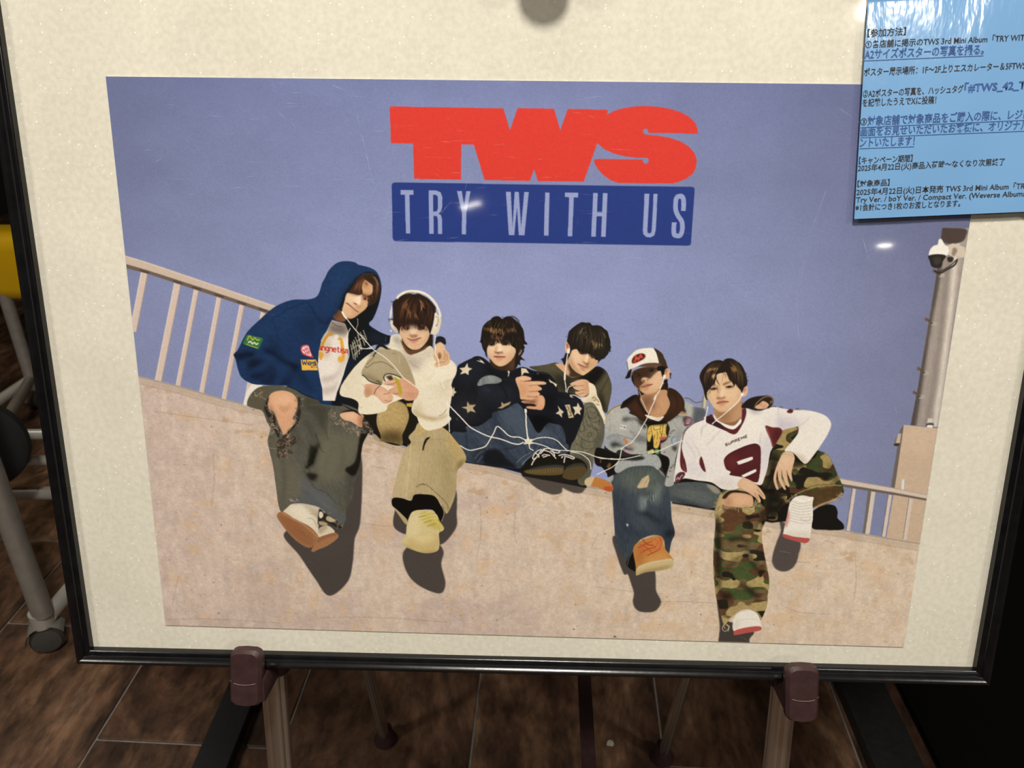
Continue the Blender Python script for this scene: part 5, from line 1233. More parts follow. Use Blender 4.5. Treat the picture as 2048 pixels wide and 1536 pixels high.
P('345,770 420,740 500,780 480,810 400,820 350,805', '2c1d15', 1.2, 0.95, clip='c_f'); P('690,770 770,730 860,750 840,780 760,790 700,795', '271a13', 1.2, 0.95, clip='c_f'); L('350,812 420,826 490,815', 1.2, 'b08060', 0.8, 0.8, clip='c_f'); L('700,800 780,802 850,785', 1.2, 'a87858', 0.8, 0.8, clip='c_f')
P('1080,1060 1100,1000 1150,930 1180,900 1192,940 1170,1000 1140,1050 1100,1065', 'd8a68a', 0.6)
at(ident='person_c.hair')
P('100,730 130,690 160,430 200,310 280,220 370,160 440,90 520,65 600,75 680,130 740,85 830,60 920,85 1010,150 1100,230 1180,330 1230,430 1250,560 1270,680 1330,760 1260,770 1240,800 1270,850 1250,900 1250,960 1190,1060 1180,1100 1270,1180 1190,1170 1150,1210 1165,1310 1110,1290 1080,1350 1020,1400 1030,1200 1040,1080 1030,900 930,820 870,740 780,770 720,800 660,770 620,690 580,760 520,700 480,790 420,770 360,800 310,870 300,960 310,1110 330,1130 270,1080 250,1000 190,900 150,760', '1f1813', 0.5, save='c_h')
P('1100,1060 1110,1010 1160,930 1185,905 1192,945 1165,1010 1120,1062', 'd8a68a', 0.6, 1, ident='person_c.face')
at(ident='person_c.hair')
hair(['420,150 260,300 210,480', '520,120 400,300 360,480', '640,140 560,320 520,500', '740,120 720,320 700,520', '880,120 920,300 930,480', '1000,190 1100,350 1130,520'], 110, ['33271d', '4b3927', '14100d', '0f0c0a', '5a452e'], 0.9, 0.75, 12, 'c_h')
hair(['230,330 215,400 205,460', '380,330 370,420 380,520', '500,340 470,440 460,560', '600,350 570,450 560,560', '700,380 700,470 710,600', '880,330 900,420 900,480', '1000,340 1040,430 1080,520'], 120, ['8a5f38', 'a8784a', '6d4a2c', '7b5533', 'c29463'], 0.85, 0.75, 12, 'c_h')
hair(['370,520 390,580 410,660', '450,500 460,600 480,700', '520,560 530,640 560,740', '590,540 620,640 660,740', '690,520 710,600 720,650'], 36, ['8a5a3c', '5c3826', 'a87858'], 0.9, 0.7, 8, 'c_h')
hair(['170,500 160,700 210,880', '260,560 260,760 280,960', '860,500 900,700 1000,880', '1000,520 1080,760 1060,1000', '1150,560 1200,800 1180,1000', '1080,1050 1080,1200 1060,1340'], 70, ['0d0a09', '2a2019', '3b2e22'], 1.0, 0.8, 14, 'c_h')
hair(['330,760 350,800 340,850', '470,720 490,770 500,800', '560,700 590,760 600,780', '640,720 660,780 690,790', '800,720 860,780 930,830'], 30, ['1a120d', '2f1f16'], 1.0, 0.85, 10, None)
for s_ in ('860,60 960,60 1060,120 1120,200', '900,70 1010,110 1100,210 1160,300', '690,70 680,110', '1240,760 1290,775 1340,770', '1180,1160 1230,1175 1275,1185', '1110,1260 1140,1300 1165,1320', '130,720 105,735', '270,1040 300,1110 320,1140'): L(s_, 1.2, '221a15', 0.4, 0.85)

at('c', 'person_c.face')
P('330,800 380,770 440,775 500,800 470,830 400,835 340,825', 'b88a68', 1.6, 0.75); P('360,792 420,772 480,792 470,812 410,820 370,812', '2a1a12', 0.9, 0.95); P('405,780 440,780 440,812 405,812', '0f0a08', 0.7, 0.9); L('345,800 400,768 470,775 505,800', 1.4, '1a100b', 0.5, 0.85)
P('680,790 740,755 830,755 870,780 830,815 740,820', 'b88a68', 1.6, 0.7); P('700,785 760,752 840,760 830,790 760,802 710,800', '2a1a12', 0.9, 0.95); P('755,758 800,758 800,795 755,798', '0f0a08', 0.7, 0.9); L('690,790 750,748 830,745 880,770', 1.4, '1a100b', 0.5, 0.85); P('600,720 650,720 650,800 590,800', 'e8c3a0', 3, 0.5)
at(ident='person_c.hair'); hair(['340,640 350,720 340,790', '440,640 460,700 470,760', '560,640 580,720 570,780', '660,640 660,720 690,770', '800,640 830,700 860,750', '900,700 950,790 1010,860'], 44, ['241812', '3d281c', '6b452e'], 0.9, 0.8, 14, None)
at('d', 'person_d.face')
P('440,770 500,760 570,790 610,810 560,830 490,815', 'b98d69', 1.4, 0.7); P('465,785 520,775 570,800 530,815 480,805', '2c1c14', 0.8, 0.95); L('450,780 510,765 580,795', 1.3, '1a100b', 0.5, 0.85)
P('720,860 780,860 820,900 780,915 730,895', 'a87a56', 1.4, 0.75); P('740,870 780,872 800,895 760,895', '24160f', 0.8, 0.95)
at(ident='person_d.hair'); hair(['430,660 450,730 480,790', '540,680 570,750 590,800', '640,700 650,760 670,800', '760,760 780,830 800,880'], 30, ['17110e', '2f231a'], 0.9, 0.85, 12, None)

at('a', 'person_a.face')
L('800,745 870,770 930,800', 2.2, '4a2c1e', 0.8, 0.8); P('820,800 880,795 930,830 890,858 835,842', '8d6248', 1.2, 0.8); P('845,805 885,805 890,845 850,842', '1c120e', 0.7, 0.95); P('858,812 868,812 868,822 858,822', 'd8c8b8', 0.4, 0.8)
L('480,700 560,725 640,745 700,745', 1.6, '7a5138', 1.0, 0.7)
# ---- figure with the white headphones
at('F', 'person_b.trousers')
P('830,200 1000,280 1080,320 1200,120 1400,150 1480,260 1500,340 1420,420 1390,560 1250,540 1160,480 1140,420 1060,330', '1b1712', 0.6, save='b_dk')
P('850,150 960,190 1020,300 1000,240 880,200', '2f2a22', 2, 0.8, clip='b_dk')
P('1160,470 1210,520 1210,540 1150,510', 'a8957a', 0.6)
P('1530,370 1600,360 1700,385 1790,440 1830,490 1890,560 1930,620 1945,670 1920,720 1870,780 1865,920 1850,1010 1810,1110 1780,1140 1740,1060 1660,1000 1560,980 1490,1030 1400,1010 1330,1020 1325,960 1350,860 1380,720 1420,600 1470,540 1450,490 1500,430', 'b5a078', 0.5, save='b_tr')
P('1330,1020 1350,860 1400,680 1470,560 1560,700 1500,860 1440,1000', 'c2ad86', 9, 0.8, clip='b_tr'); P('1700,600 1800,620 1850,760 1850,980 1780,1130 1740,1050 1740,850', 'a08c66', 9, 0.75, clip='b_tr'); P('1790,440 1930,620 1945,670 1920,720 1870,780 1840,660 1800,560', 'b99c64', 5, 0.7, clip='b_tr'); P('1880,700 1940,680 1900,750 1870,790', '7a6742', 3, 0.8, clip='b_tr')
L('1530,370 1560,440 1510,470 1560,450 1600,400 1560,380', 3, 'd0a95c', 1.0, 0.7, clip='b_tr'); L('1800,470 1850,540 1900,590', 3.5, 'd0a456', 1.5, 0.7, clip='b_tr'); L('1600,365 1720,400 1800,470', 2.5, 'c9a566', 1.2, 0.7, clip='b_tr')
P('1570,600 1580,540 1600,500 1635,490 1610,520 1590,560 1580,600', '14110c', 0.6, 1); L('1590,520 1700,505 1780,520', 1.0, '8d7a56', 0.8, 0.7, clip='b_tr'); L('1700,520 1800,620 1830,720', 1.0, '93805a', 0.8, 0.6, clip='b_tr')
L('1470,560 1455,760 1440,1000', 1.6, 'd6c39d', 0.8, 0.7, clip='b_tr'); L('1560,900 1590,890 1640,920 1720,990 1790,1060 1800,1110', 1.3, '5f5136', 0.6, 0.8, clip='b_tr'); L('1520,920 1560,895 1600,900', 1.2, '4a3f2a', 0.6, 0.8, clip='b_tr'); L('1650,500 1660,700 1650,860', 2.5, 'a6916a', 2, 0.5, clip='b_tr')
texture('b_tr', 0.07, 2, 8, 81, 0.1)
P('1315,1050 1330,1015 1400,1015 1480,1035 1510,985 1600,980 1680,995 1730,1060 1765,1130 1760,1180 1740,1210 1700,1150 1650,1110 1500,1130 1460,1210 1440,1190 1380,1130 1330,1090', '0d0b09', 0.5, 1)
P('1330,1090 1390,1140 1450,1200 1440,1240 1370,1150', 'b09b72', 0.5); L('1720,1040 1765,1130 1745,1210', 1.4, 'b8a88a', 0.4, 0.9)
at(ident='person_b.boot')
P('1480,1150 1520,1120 1580,1115 1640,1130 1690,1150 1720,1210 1765,1260 1755,1290 1725,1310 1730,1400 1715,1460 1640,1482 1560,1475 1440,1430 1405,1390 1440,1340 1450,1240', 'd2bd8a', 0.5, save='b_bt')
P('1470,1360 1560,1310 1680,1310 1730,1350 1725,1440 1660,1480 1540,1470 1470,1420', 'c4aa72', 3, 0.9, clip='b_bt'); P('1500,1340 1620,1310 1700,1330 1650,1390 1540,1400', 'dcc894', 5, 0.8, clip='b_bt'); P('1470,1180 1540,1150 1560,1240 1540,1320 1460,1340', 'dccaa0', 6, 0.8, clip='b_bt'); P('1405,1390 1470,1430 1560,1475 1715,1460 1640,1490 1500,1470', '9c8450', 2.5, 0.8, clip='b_bt')
P('1580,1130 1660,1120 1700,1170 1750,1260 1700,1280 1620,1240 1560,1180', 'b9a452', 2, 0.6, clip='b_bt')
for s_ in ('1540,1165 1600,1150 1650,1125', '1560,1190 1640,1165 1690,1155', '1580,1215 1660,1185 1710,1190', '1600,1240 1680,1210 1725,1220', '1600,1140 1640,1190 1680,1250', '1640,1125 1680,1180 1740,1260', '1680,1250 1730,1240 1760,1270', '1640,1250 1690,1235 1740,1300', '1560,1240 1600,1220', '1700,1150 1720,1200 1755,1250'): L(s_, 1.6, ['d8c45c', 'c4ad48', 'e2d27a'][RND.randint(3)], 0.4, 0.9)
for s_ in ('1545,1175 1610,1160', '1590,1225 1660,1200', '1620,1255 1700,1225'): L(s_, 1.0, '6e5f2c', 0.4, 0.7)
P('1210,530 1215,490 1180,400 1175,330 1195,250 1240,200 1300,182 1360,185 1420,220 1448,290 1445,350 1420,420 1395,480 1395,555 1300,540', 'a58a5a', 0.5, save='b_so')
P('1200,300 1240,220 1320,195 1400,220 1430,300 1400,400 1300,420 1220,380', 'b89c68', 6, 0.85, clip='b_so'); P('1210,540 1215,470 1300,440 1390,460 1395,555', '4d3d22', 6, 0.85, clip='b_so'); P('1190,330 1220,240 1210,420', 'd3bc8a', 3, 0.6, clip='b_so'); L('1195,250 1240,200 1300,184 1360,187 1420,222 1446,290', 2, '7d6438', 0.8, 0.7, clip='b_so'); texture('b_so', 0.10, 4, 3, 82)
at('B', 'person_b.hoodie')
P('750,790 790,755 850,748 900,780 920,900 1000,985 1080,1010 1200,960 1290,900 1340,950 1350,1060 1450,1090 1560,1080 1620,1120 1665,1190 1650,1290 1600,1390 1585,1536 1580,1700 1570,1840 1600,1900 1500,2000 1350,2050 1250,2050 1160,1950 1120,1800 1100,1600 760,1700 700,1800 500,1850 340,1830 330,1700 250,1640 90,1600 80,1500 130,1400 220,1270 300,1170 420,1060 560,960 640,900 730,900', 'e7dac2', 0.5, save='b_hd')
at('F'); P('1500,150 1530,100 1640,30 1800,40 1810,150 1780,300 1760,330 1680,365 1600,355 1520,320 1470,260', 'e5d7c0', 0.5, ident='person_b.hoodie', save='b_hd2'); P('1490,290 1560,330 1660,350 1760,320 1780,290 1700,320 1580,300 1500,260', 'b59c70', 2.5, 0.8, clip='b_hd2'); P('1480,250 1540,180 1560,260 1530,310', 'c7b28c', 4, 0.6, clip='b_hd2'); L('1700,310 1740,290 1770,250', 1.4, '8d7a58', 0.7, 0.8, clip='b_hd2')
at('B')
P('130,1400 300,1180 470,1040 560,980 480,1120 380,1280 300,1420 200,1560 110,1560', 'd8c9ae', 9, 0.7, clip='b_hd'); P('560,960 660,900 740,960 640,980', '8f8370', 5, 0.7, clip='b_hd'); P('480,1000 640,960 580,1040 500,1100', '5c5346', 4, 0.6, clip='b_hd')
P('960,1090 1040,1150 1150,1190 1080,1230 1000,1160', 'a08d86', 6, 0.85, clip='b_hd'); P('900,960 1000,1030 1160,1090 1300,1060 1340,1000 1240,1100 1120,1190 1000,1130', 'a8948a', 7, 0.75, clip='b_hd'); P('1000,1000 1100,1020 1240,960 1330,930 1340,1000 1200,1060 1060,1060', 'b8a698', 6, 0.7, clip='b_hd'); P('790,800 850,780 880,860 900,920 820,850', '6f6a72', 4, 0.8, clip='b_hd'); P('880,840 930,960 1020,1000 1000,1060 900,1000', 'b39f8c', 5, 0.7, clip='b_hd')
P('1240,1200 1440,1180 1620,1180 1560,1300 1420,1340 1280,1300', 'f0e5d0', 12, 0.7, clip='b_hd'); P('1400,1480 1560,1400 1600,1380 1580,1520 1480,1560', 'cbb798', 8, 0.7, clip='b_hd'); L('1450,1420 1530,1380 1620,1350', 1.6, 'b9a78a', 1.2, 0.7, clip='b_hd'); L('1260,1380 1300,1330 1330,1300', 1.4, 'c5b395', 1.2, 0.6, clip='b_hd'); L('1000,1290 1080,1360 1100,1440', 1.6, 'b8a585', 1.2, 0.6, clip='b_hd'); L('1000,1100 1060,1160 1140,1195', 1.6, '8b7a72', 1.2, 0.6, clip='b_hd')
P('90,1530 250,1490 400,1470 460,1536 420,1640 300,1680 100,1620', 'dfd0b6', 8, 0.6, clip='b_hd'); L('380,1440 420,1500 400,1580', 1.5, 'a8977a', 1, 0.7, clip='b_hd')
texture('b_hd', 0.03, 3, 3, 83)
# satchel / folded trouser leg in khaki over the chest
at(ident='person_b.raised_knee')
P('600,980 680,950 760,955 830,965 900,1000 960,1070 1000,1150 1040,1240 1075,1340 1100,1440 1060,1480 960,1420 880,1330 760,1295 690,1310 660,1400 640,1440 560,1420 480,1380 420,1330 370,1300 370,1250 410,1180 440,1120 500,1060 560,1010', 'ac9a7a', 0.5, save='b_kn')
P('420,1200 520,1080 640,1000 800,1010 880,1100 840,1200 700,1180 560,1250', 'b8a687', 12, 0.7, clip='b_kn'); P('900,1010 1000,1150 1090,1420 1000,1420 940,1280 900,1150', '9a8868', 8, 0.6, clip='b_kn'); P('380,1300 480,1320 580,1380 650,1430 560,1420 430,1350', '6d5e44', 4, 0.7, clip='b_kn')
L('370,1310 420,1340 470,1390 560,1425 640,1440', 2.4, '2b2419', 0.7, 0.95); L('690,1400 670,1340 700,1300 760,1292 860,1320 950,1370 1010,1400', 2.2, '2e261b', 0.7, 0.95); L('410,1190 440,1210 520,1150 570,1140 640,1130 720,1160 800,1220', 1.2, '5a4c36', 0.5, 0.85); L('430,1170 480,1120 520,1080', 1.2, '5f513a', 0.5, 0.8); P('720,1000 760,1020 830,1000 800,1015 760,1020', '3a2f22', 1, 0.9); L('870,1040 880,1100 875,1160', 1.4, 'cdbb98', 0.7, 0.7); P('560,1380 600,1390 650,1420 600,1410', '3a3020', 1, 0.8)
P('555,975 560,920 590,895 640,890 680,905 720,940 760,952 700,955 640,925 600,930', '17130f', 0.7, 1); L('575,985 540,1020 520,1065', 2.2, '1d1813', 0.6, 0.95); P('700,1330 760,1310 790,1330 740,1370', '3b3122', 1, 0.8)
# hands
at(ident='person_b.hand')
P('420,1440 560,1440 640,1465 700,1500 760,1560 800,1620 760,1680 700,1700 640,1650 560,1600 460,1560 420,1500', 'd8a688', 0.5, save='b_h1'); P('430,1460 520,1450 500,1530 440,1510', 'c08a68', 4, 0.6, clip='b_h1'); P('560,1470 700,1510 760,1600 640,1600', 'e8bca0', 6, 0.7, clip='b_h1')
at('F'); P('1070,80 1130,50 1200,60 1290,110 1310,160 1300,185 1240,210 1200,180 1150,130 1080,160', 'd6a485', 0.5, ident='person_b.hand', save='b_h1b'); P('1160,80 1260,120 1280,170 1220,180', 'e6bb9f', 4, 0.7, clip='b_h1b'); L('1200,55 1165,90 1150,130', 1.3, '4a3324', 0.4, 0.9); P('1070,90 1110,70 1130,130 1080,155', 'b5805f', 3, 0.7, clip='b_h1b')
for s_ in ('1240,180 1280,190 1300,180', '1230,130 1270,120 1300,100'): L(s_, 1.4, '8d5c42', 0.6, 0.7)
P('1225,40 1290,0 1340,10 1440,0 1500,60 1530,110 1500,170 1430,180 1390,160 1300,120 1280,90 1320,60 1260,50', 'd5a083', 0.5, ident='person_b.hand', save='b_h2'); P('1420,20 1520,90 1490,170 1420,130', 'c28a6c', 5, 0.7, clip='b_h2'); P('1300,20 1420,10 1400,60 1320,40', 'e5b89c', 4, 0.7, clip='b_h2')
for s_ in ('1240,50 1300,50 1340,30', '1270,95 1330,85 1370,60', '1300,125 1360,120 1390,100'): L(s_, 1.5, '85523a', 0.6, 0.8, clip='b_h2')
at('B'); P('660,1430 720,1400 800,1360 840,1380 900,1345 960,1350 1040,1400 1120,1470 1150,1536 900,1536 800,1530 760,1500 840,1450 740,1440', 'd7a284', 0.5, ident='person_b.hand', save='b_h3'); P('740,1330 790,1340 800,1370 750,1380', '2e251a', 1, 0.9); P('680,1420 820,1370 860,1400 740,1430', 'e6b99e', 3, 0.8, clip='b_h3'); L('700,1440 790,1425 850,1400', 1.4, '8d5940', 0.6, 0.8, clip='b_h3'); P('940,1360 1060,1420 1140,1510 1040,1530 960,1440', 'cc9476', 5, 0.6, clip='b_h3')
at(ident='person_b.strap'); P('800,1335 840,1340 880,1380 910,1460 925,1540 900,1600 870,1540 850,1440 820,1380', 'bda23c', 0.5, save='b_st'); 
for k in range(9): L([(820 + k * 10, 1365 + k * 24), (870 + k * 7, 1355 + k * 24)], 0.9, '8d7726', 0.4, 0.6, clip='b_st')
at('F'); P('1425,205 1475,200 1475,235 1430,230', 'b9a14a', 0.5, sm=0); P('1020,238 1035,230 1055,240 1045,255 1028,252', 'd9cbb0', 0.7)
# arm of the neighbour laid over the shoulder
at('B', 'person_a.hand_on_shoulder'); P('1370,790 1430,765 1490,790 1508,840 1500,880 1440,850 1400,860 1370,900', '191c22', 0.6); P('1370,850 1420,820 1440,850 1400,880', '3c3833', 2, 0.7)
P('1360,900 1400,860 1445,850 1490,900 1510,950 1555,1000 1565,1060 1570,1110 1540,1150 1480,1170 1390,1190 1355,1160 1380,1120 1350,1080 1340,1000', 'd9ae88', 0.5, save='a_hs'); P('1410,990 1440,995 1450,1040 1430,1080 1405,1060', '7d5236', 1.2, 0.9, clip='a_hs'); L('1480,960 1500,1030 1480,1090', 1.6, '9a6c48', 0.9, 0.8, clip='a_hs'); L('1520,1000 1530,1060 1510,1110', 1.4, '9a6c48', 0.8, 0.8, clip='a_hs'); P('1380,880 1450,880 1470,970 1400,980', 'ecc7a2', 5, 0.8, clip='a_hs'); L('1380,1140 1440,1120 1500,1120', 1.3, '8d6040', 0.7, 0.8, clip='a_hs')
# head
at('b', 'person_b.face')
P('330,1100 480,1290 600,1330 780,1300 900,1220 940,1200 860,1300 740,1360 640,1400 560,1430 480,1390 400,1280', '6d4830', 1.0, save='b_nk'); P('420,1260 560,1350 760,1330 900,1230 800,1340 560,1425', '4a2f20', 3, 0.7, clip='b_nk')
P('300,890 330,820 500,780 620,800 760,790 900,800 960,880 965,980 920,1110 840,1220 740,1300 620,1320 520,1280 430,1190 370,1090 325,1000', 'dab08c', 0.6, save='b_f')
P('340,880 480,890 560,850 640,880 760,900 900,900 930,1000 840,1050 720,1000 580,950 460,1000 370,1000', 'eeccab', 6, 0.85, clip='b_f'); P('560,820 640,840 690,930 620,970 550,960 530,900', 'f5dac0', 2.5, 0.9, clip='b_f'); P('340,820 480,800 520,860 440,900 350,890', 'b07e5c', 3, 0.75, clip='b_f'); P('700,810 840,800 850,850 760,890 700,860', 'a8785a', 3, 0.75, clip='b_f')
P('520,975 580,995 640,985 700,975 690,1030 640,1050 560,1040', '8d5f43', 1.6, 0.85, clip='b_f'); P('570,1000 640,1000 620,1060 580,1060', 'b07f5d', 2, 0.6, clip='b_f')
P('480,1070 560,1095 620,1090 780,1050 720,1085 640,1110 560,1110', '93574a', 0.8, 0.95, clip='b_f'); P('520,1105 610,1110 720,1085 700,1140 640,1175 570,1160', 'c9857a', 1.0, 0.9, clip='b_f'); P('560,1105 640,1108 690,1095 640,1125 580,1122', 'd79a8e', 1.0, 0.6, clip='b_f'); L('480,1070 570,1105 640,1105 785,1048', 1.3, '5f2f28', 0.4, 0.9, clip='b_f')
P('520,1280 620,1322 740,1302 850,1220 760,1260 620,1280', 'b0805a', 3, 0.7, clip='b_f'); L('500,1230 600,1275 720,1270 820,1210', 2.4, 'efcba8', 1.2, 0.6, clip='b_f'); P('330,1000 420,1190 500,1270 440,1170 370,1040', 'ac7d58', 3, 0.7, clip='b_f'); P('965,920 940,1090 840,1220 900,1080 930,960', 'b07c55', 3, 0.7, clip='b_f')
at(ident='person_b.hair')
P('150,440 140,330 170,250 240,200 330,130 420,90 450,60 500,60 560,90 620,95 700,75 780,110 880,160 960,220 1040,310 1100,400 1085,520 1050,680 1030,780 1000,900 970,960 940,880 880,790 850,860 740,880 660,830 640,870 580,790 520,870 430,880 340,810 310,900 300,960 250,900 180,790 140,760 160,680', '2a1c15', 0.5, save='b_h')
hair(['500,120 330,260 230,480 220,700', '560,140 440,320 380,560 360,780', '620,150 560,360 520,600 500,820', '680,130 700,340 690,580 660,820', '760,150 860,340 870,580 820,820', '860,190 1000,380 1000,620 940,850'], 150, ['4a2d1f', '5e3826', '1a110d', '120c0a', '6b4530', '3a241a'], 0.9, 0.75, 14, 'b_h')
hair(['400,200 330,320 300,440', '480,260 420,380 400,480', '560,420 550,520 540,640', '440,560 470,640 520,680'], 44, ['8a5a3c', '77482f', 'a06c4a'], 0.9, 0.65, 12, 'b_h'); hair(['700,180 800,270 880,380', '740,240 800,330 860,420', '780,360 780,440 760,520'], 34, ['8f6647', 'a98060', '744a33'], 0.9, 0.7, 10, 'b_h'); hair(['620,420 630,560 680,680', '660,500 700,600 740,680'], 20, ['7a4630', '8b563c'], 0.9, 0.6, 10, 'b_h')
hair(['340,760 360,820 360,880', '470,740 500,820 500,890', '560,740 620,820 680,880', '760,760 780,820 780,880', '880,760 930,860 970,960', '240,740 280,860 300,950'], 50, ['20140e', '3a2318', '5a3826'], 0.9, 0.8, 12, None)
for s_ in ('160,660 100,690 60,700', '180,640 110,650 50,665', '190,250 150,270 110,265', '520,45 580,60 600,80', '450,70 520,40 580,60'): L(s_, 1.4, '2a1c16', 0.4, 0.85)
P('330,760 900,750 880,850 780,880 640,850 500,890 350,880', '4a2f20', 7, 0.45, clip='b_f')
P('400,812 470,795 530,808 500,835 430,838', '2a1a13', 1.0, 0.85); P('715,792 780,775 850,790 810,815 740,818', '2a1a13', 1.0, 0.85)
hair(['330,740 350,830 370,900', '450,740 470,830 480,900', '560,740 590,820 560,880', '640,740 660,840 690,900', '760,740 770,830 790,900', '860,740 900,830 950,940'], 60, ['2a1a12', '4a2d1f', '6e4731', 'b98c68'], 0.8, 0.75, 16, None)
P('520,800 600,790 660,830 690,930 560,950', 'efcfb0', 3, 0.55)
at(ident='person_b.headphones')
L('232,190 300,120 400,60 520,32 660,32 780,55 900,110 1000,190 1090,300 1150,420 1185,520 1190,600', 4.6, 'e9dccb', 0.5, 1, setid=True); L('300,110 420,46 560,24 700,32 850,75', 1.5, 'f7eee2', 0.7, 0.9); L('440,90 520,60 620,65 700,70', 2.5, 'b9a78c', 0.9, 0.6)
P('130,340 105,420 88,520 95,640 120,600 130,480', 'e4d8ca', 0.6); P('95,690 150,690 165,780 240,850 280,930 240,945 180,900 120,820', 'ddcdb9', 0.6, save='b_hp1'); P('180,800 240,860 270,930 220,930', 'a08d74', 2, 0.7, clip='b_hp1')
P('1070,510 1110,500 1150,560 1190,580 1215,640 1210,740 1180,860 1140,950 1090,975 1000,960 1010,880 1040,780 1060,640', 'e6d9c5', 0.6, save='b_hp2'); P('1180,600 1215,660 1200,800 1140,950 1100,970 1150,820', 'b9a78d', 3, 0.75, clip='b_hp2'); P('1000,960 1010,880 1050,860 1100,950 1090,975', 'cbb899', 3, 0.7, clip='b_hp2'); L('1085,580 1140,600 1150,680 1130,760 1110,785 1095,770', 1.2, '8d7a62', 0.4, 0.85); L('1110,770 1125,775', 2.2, '2e2720', 0.4, 0.9); P('1085,400 1130,430 1140,500 1110,520 1100,460', 'a9b0c9', 1, 0.7)
at('B'); P('740,700 760,690 770,720', 'e4d8ca', 0.5)

# ---- figure in the denim jacket and cap
at('H', 'person_e.trousers')
P('560,300 640,270 760,262 860,270 940,300 980,350 960,420 900,470 760,445 600,425 560,380', '4d5355', 0.5, save='e_t2'); P('600,330 760,320 900,360 900,420 740,410', '646765', 6, 0.7, clip='e_t2'); P('560,380 640,400 900,470 700,450', '2a2c2c', 3, 0.7, clip='e_t2'); texture('e_t2', 0.12, 4, 2, 91, 0); P('860,280 930,290 970,340 930,350 880,310', 'bfae93', 1.5, 0.6, clip='e_t2')
P('110,250 160,200 260,150 420,140 500,180 540,240 560,330 580,440 590,560 610,630 615,680 590,740 570,840 545,820 530,730 480,690 400,700 330,740 290,830 250,920 240,890 180,820 150,740 140,640 120,400', '3a424b', 0.5, save='e_t')
P('160,200 300,150 440,150 520,220 540,320 420,380 280,340 180,340', '5d6259', 10, 0.8, clip='e_t'); P('130,360 200,340 260,560 240,760 180,800 140,640', '303843', 9, 0.7, clip='e_t'); P('300,400 420,400 440,600 360,650 280,560', '454d55', 10, 0.6, clip='e_t'); P('480,520 590,560 615,680 570,830 530,720', '28303a', 8, 0.75, clip='e_t')
P('300,520 370,490 440,530 520,600 440,570 370,530', '1a212a', 4, 0.8, clip='e_t'); P('200,560 300,660 420,670 300,700 220,640', '252e38', 6, 0.7, clip='e_t'); P('540,660 610,640 600,690 550,700', '161b22', 3, 0.8, clip='e_t')
texture('e_t', 0.15, 1.6, 10, 92, 0, 2)
P('350,240 400,210 410,250 390,310 330,320 310,310', 'c9b18e', 0.8, 0.95, clip='e_t', sm=0); hair(['330,300 360,250 390,220', '370,310 390,270 400,230'], 16, ['8d7a5c', 'e3d0b2'], 0.9, 0.7, 8, 'e_t'); P('330,390 390,390 380,480 340,500', '8a938f', 3, 0.6, clip='e_t'); P('450,310 500,290 490,430 450,440', '7b857f', 4, 0.6, clip='e_t'); hair(['460,310 460,370 465,430', '350,400 350,450 350,490'], 18, ['b9c0b6', '9da59c'], 0.9, 0.6, 6, 'e_t'); P('230,600 250,605 240,625', 'c8ccc8', 0.6, 0.8)
P('460,140 520,170 550,230 500,200', 'b59e80', 1.2, 0.7, clip='e_t')
P('240,900 290,820 310,960 300,975 250,940', '0e0d0d', 0.6, 1); L('245,930 265,860 320,770 380,710 450,685 510,700 540,740', 1.3, '8d8d84', 0.5, 0.7)
at(ident='person_e.boot')
P('290,810 320,750 400,710 480,690 520,710 540,790 590,850 605,890 560,940 400,960 320,990 315,940', 'bd7f42', 0.5, save='e_b'); P('300,830 340,760 400,730 380,860 330,930', 'a86c36', 5, 0.7, clip='e_b'); P('400,860 520,830 580,860 500,910 400,920', 'cd9252', 5, 0.8, clip='e_b')
P('315,1000 330,940 420,900 520,880 590,870 607,900 600,940 520,965 400,980 330,1005', 'c9b083', 0.5, save='e_s'); P('315,1000 400,960 600,920 520,965 330,1005', '9c824f', 2.5, 0.8, clip='e_s'); L('340,945 430,908 520,888 595,880', 1.6, 'e3d0ac', 0.8, 0.7)
for s_ in ('330,790 380,760 430,740', '350,830 400,800 470,780', '340,760 400,790 440,830', '430,720 440,760 470,770 480,730 440,720', '480,700 500,720 480,760', '400,850 440,830 500,800', '400,810 450,800 510,790', '350,770 370,810 340,830', '500,700 510,740 500,790', '360,720 400,760 450,770'): L(s_, 2.0, ['c2452f', 'd4573a', 'a53826'][RND.randint(3)], 0.4, 0.9)
at('G'); P('1640,900 1680,870 1760,865 1860,890 1930,930 1945,1000 1900,1015 1780,975 1650,950', 'b9783d', 0.5, ident='person_e.boot'); P('1640,900 1680,865 1740,860 1720,920 1700,960 1650,950', 'cbb693', 0.7, 0.95); P('1840,970 1930,960 1940,1010 1870,1005', 'b0432c', 1, 0.7)
at('I', 'person_e.bag'); P('-20,860 100,880 260,940 420,1000 700,1010 800,1080 780,1140 640,1090 380,1100 300,1180 330,1260 180,1360 150,1290 60,1190 -10,1170 -60,1100 -60,940', '16120f', 0.6, 1); L('40,1030 45,1120', 2.2, '7d5a34', 0.6, 0.8); P('150,1180 200,1110 220,1150 190,1210', '8a5f38', 1.2, 0.8); P('150,1410 240,1345 270,1350 250,1420 180,1430', 'a5a399', 0.8, 0.9)
at(ident='person_e.jacket')
P('100,720 110,480 120,320 170,220 260,150 370,110 470,160 520,260 700,340 820,470 835,640 830,940 760,960 660,960 560,960 470,930 420,890 330,900 300,940 200,900 110,820', 'a9a6a0', 0.5, save='e_jk')
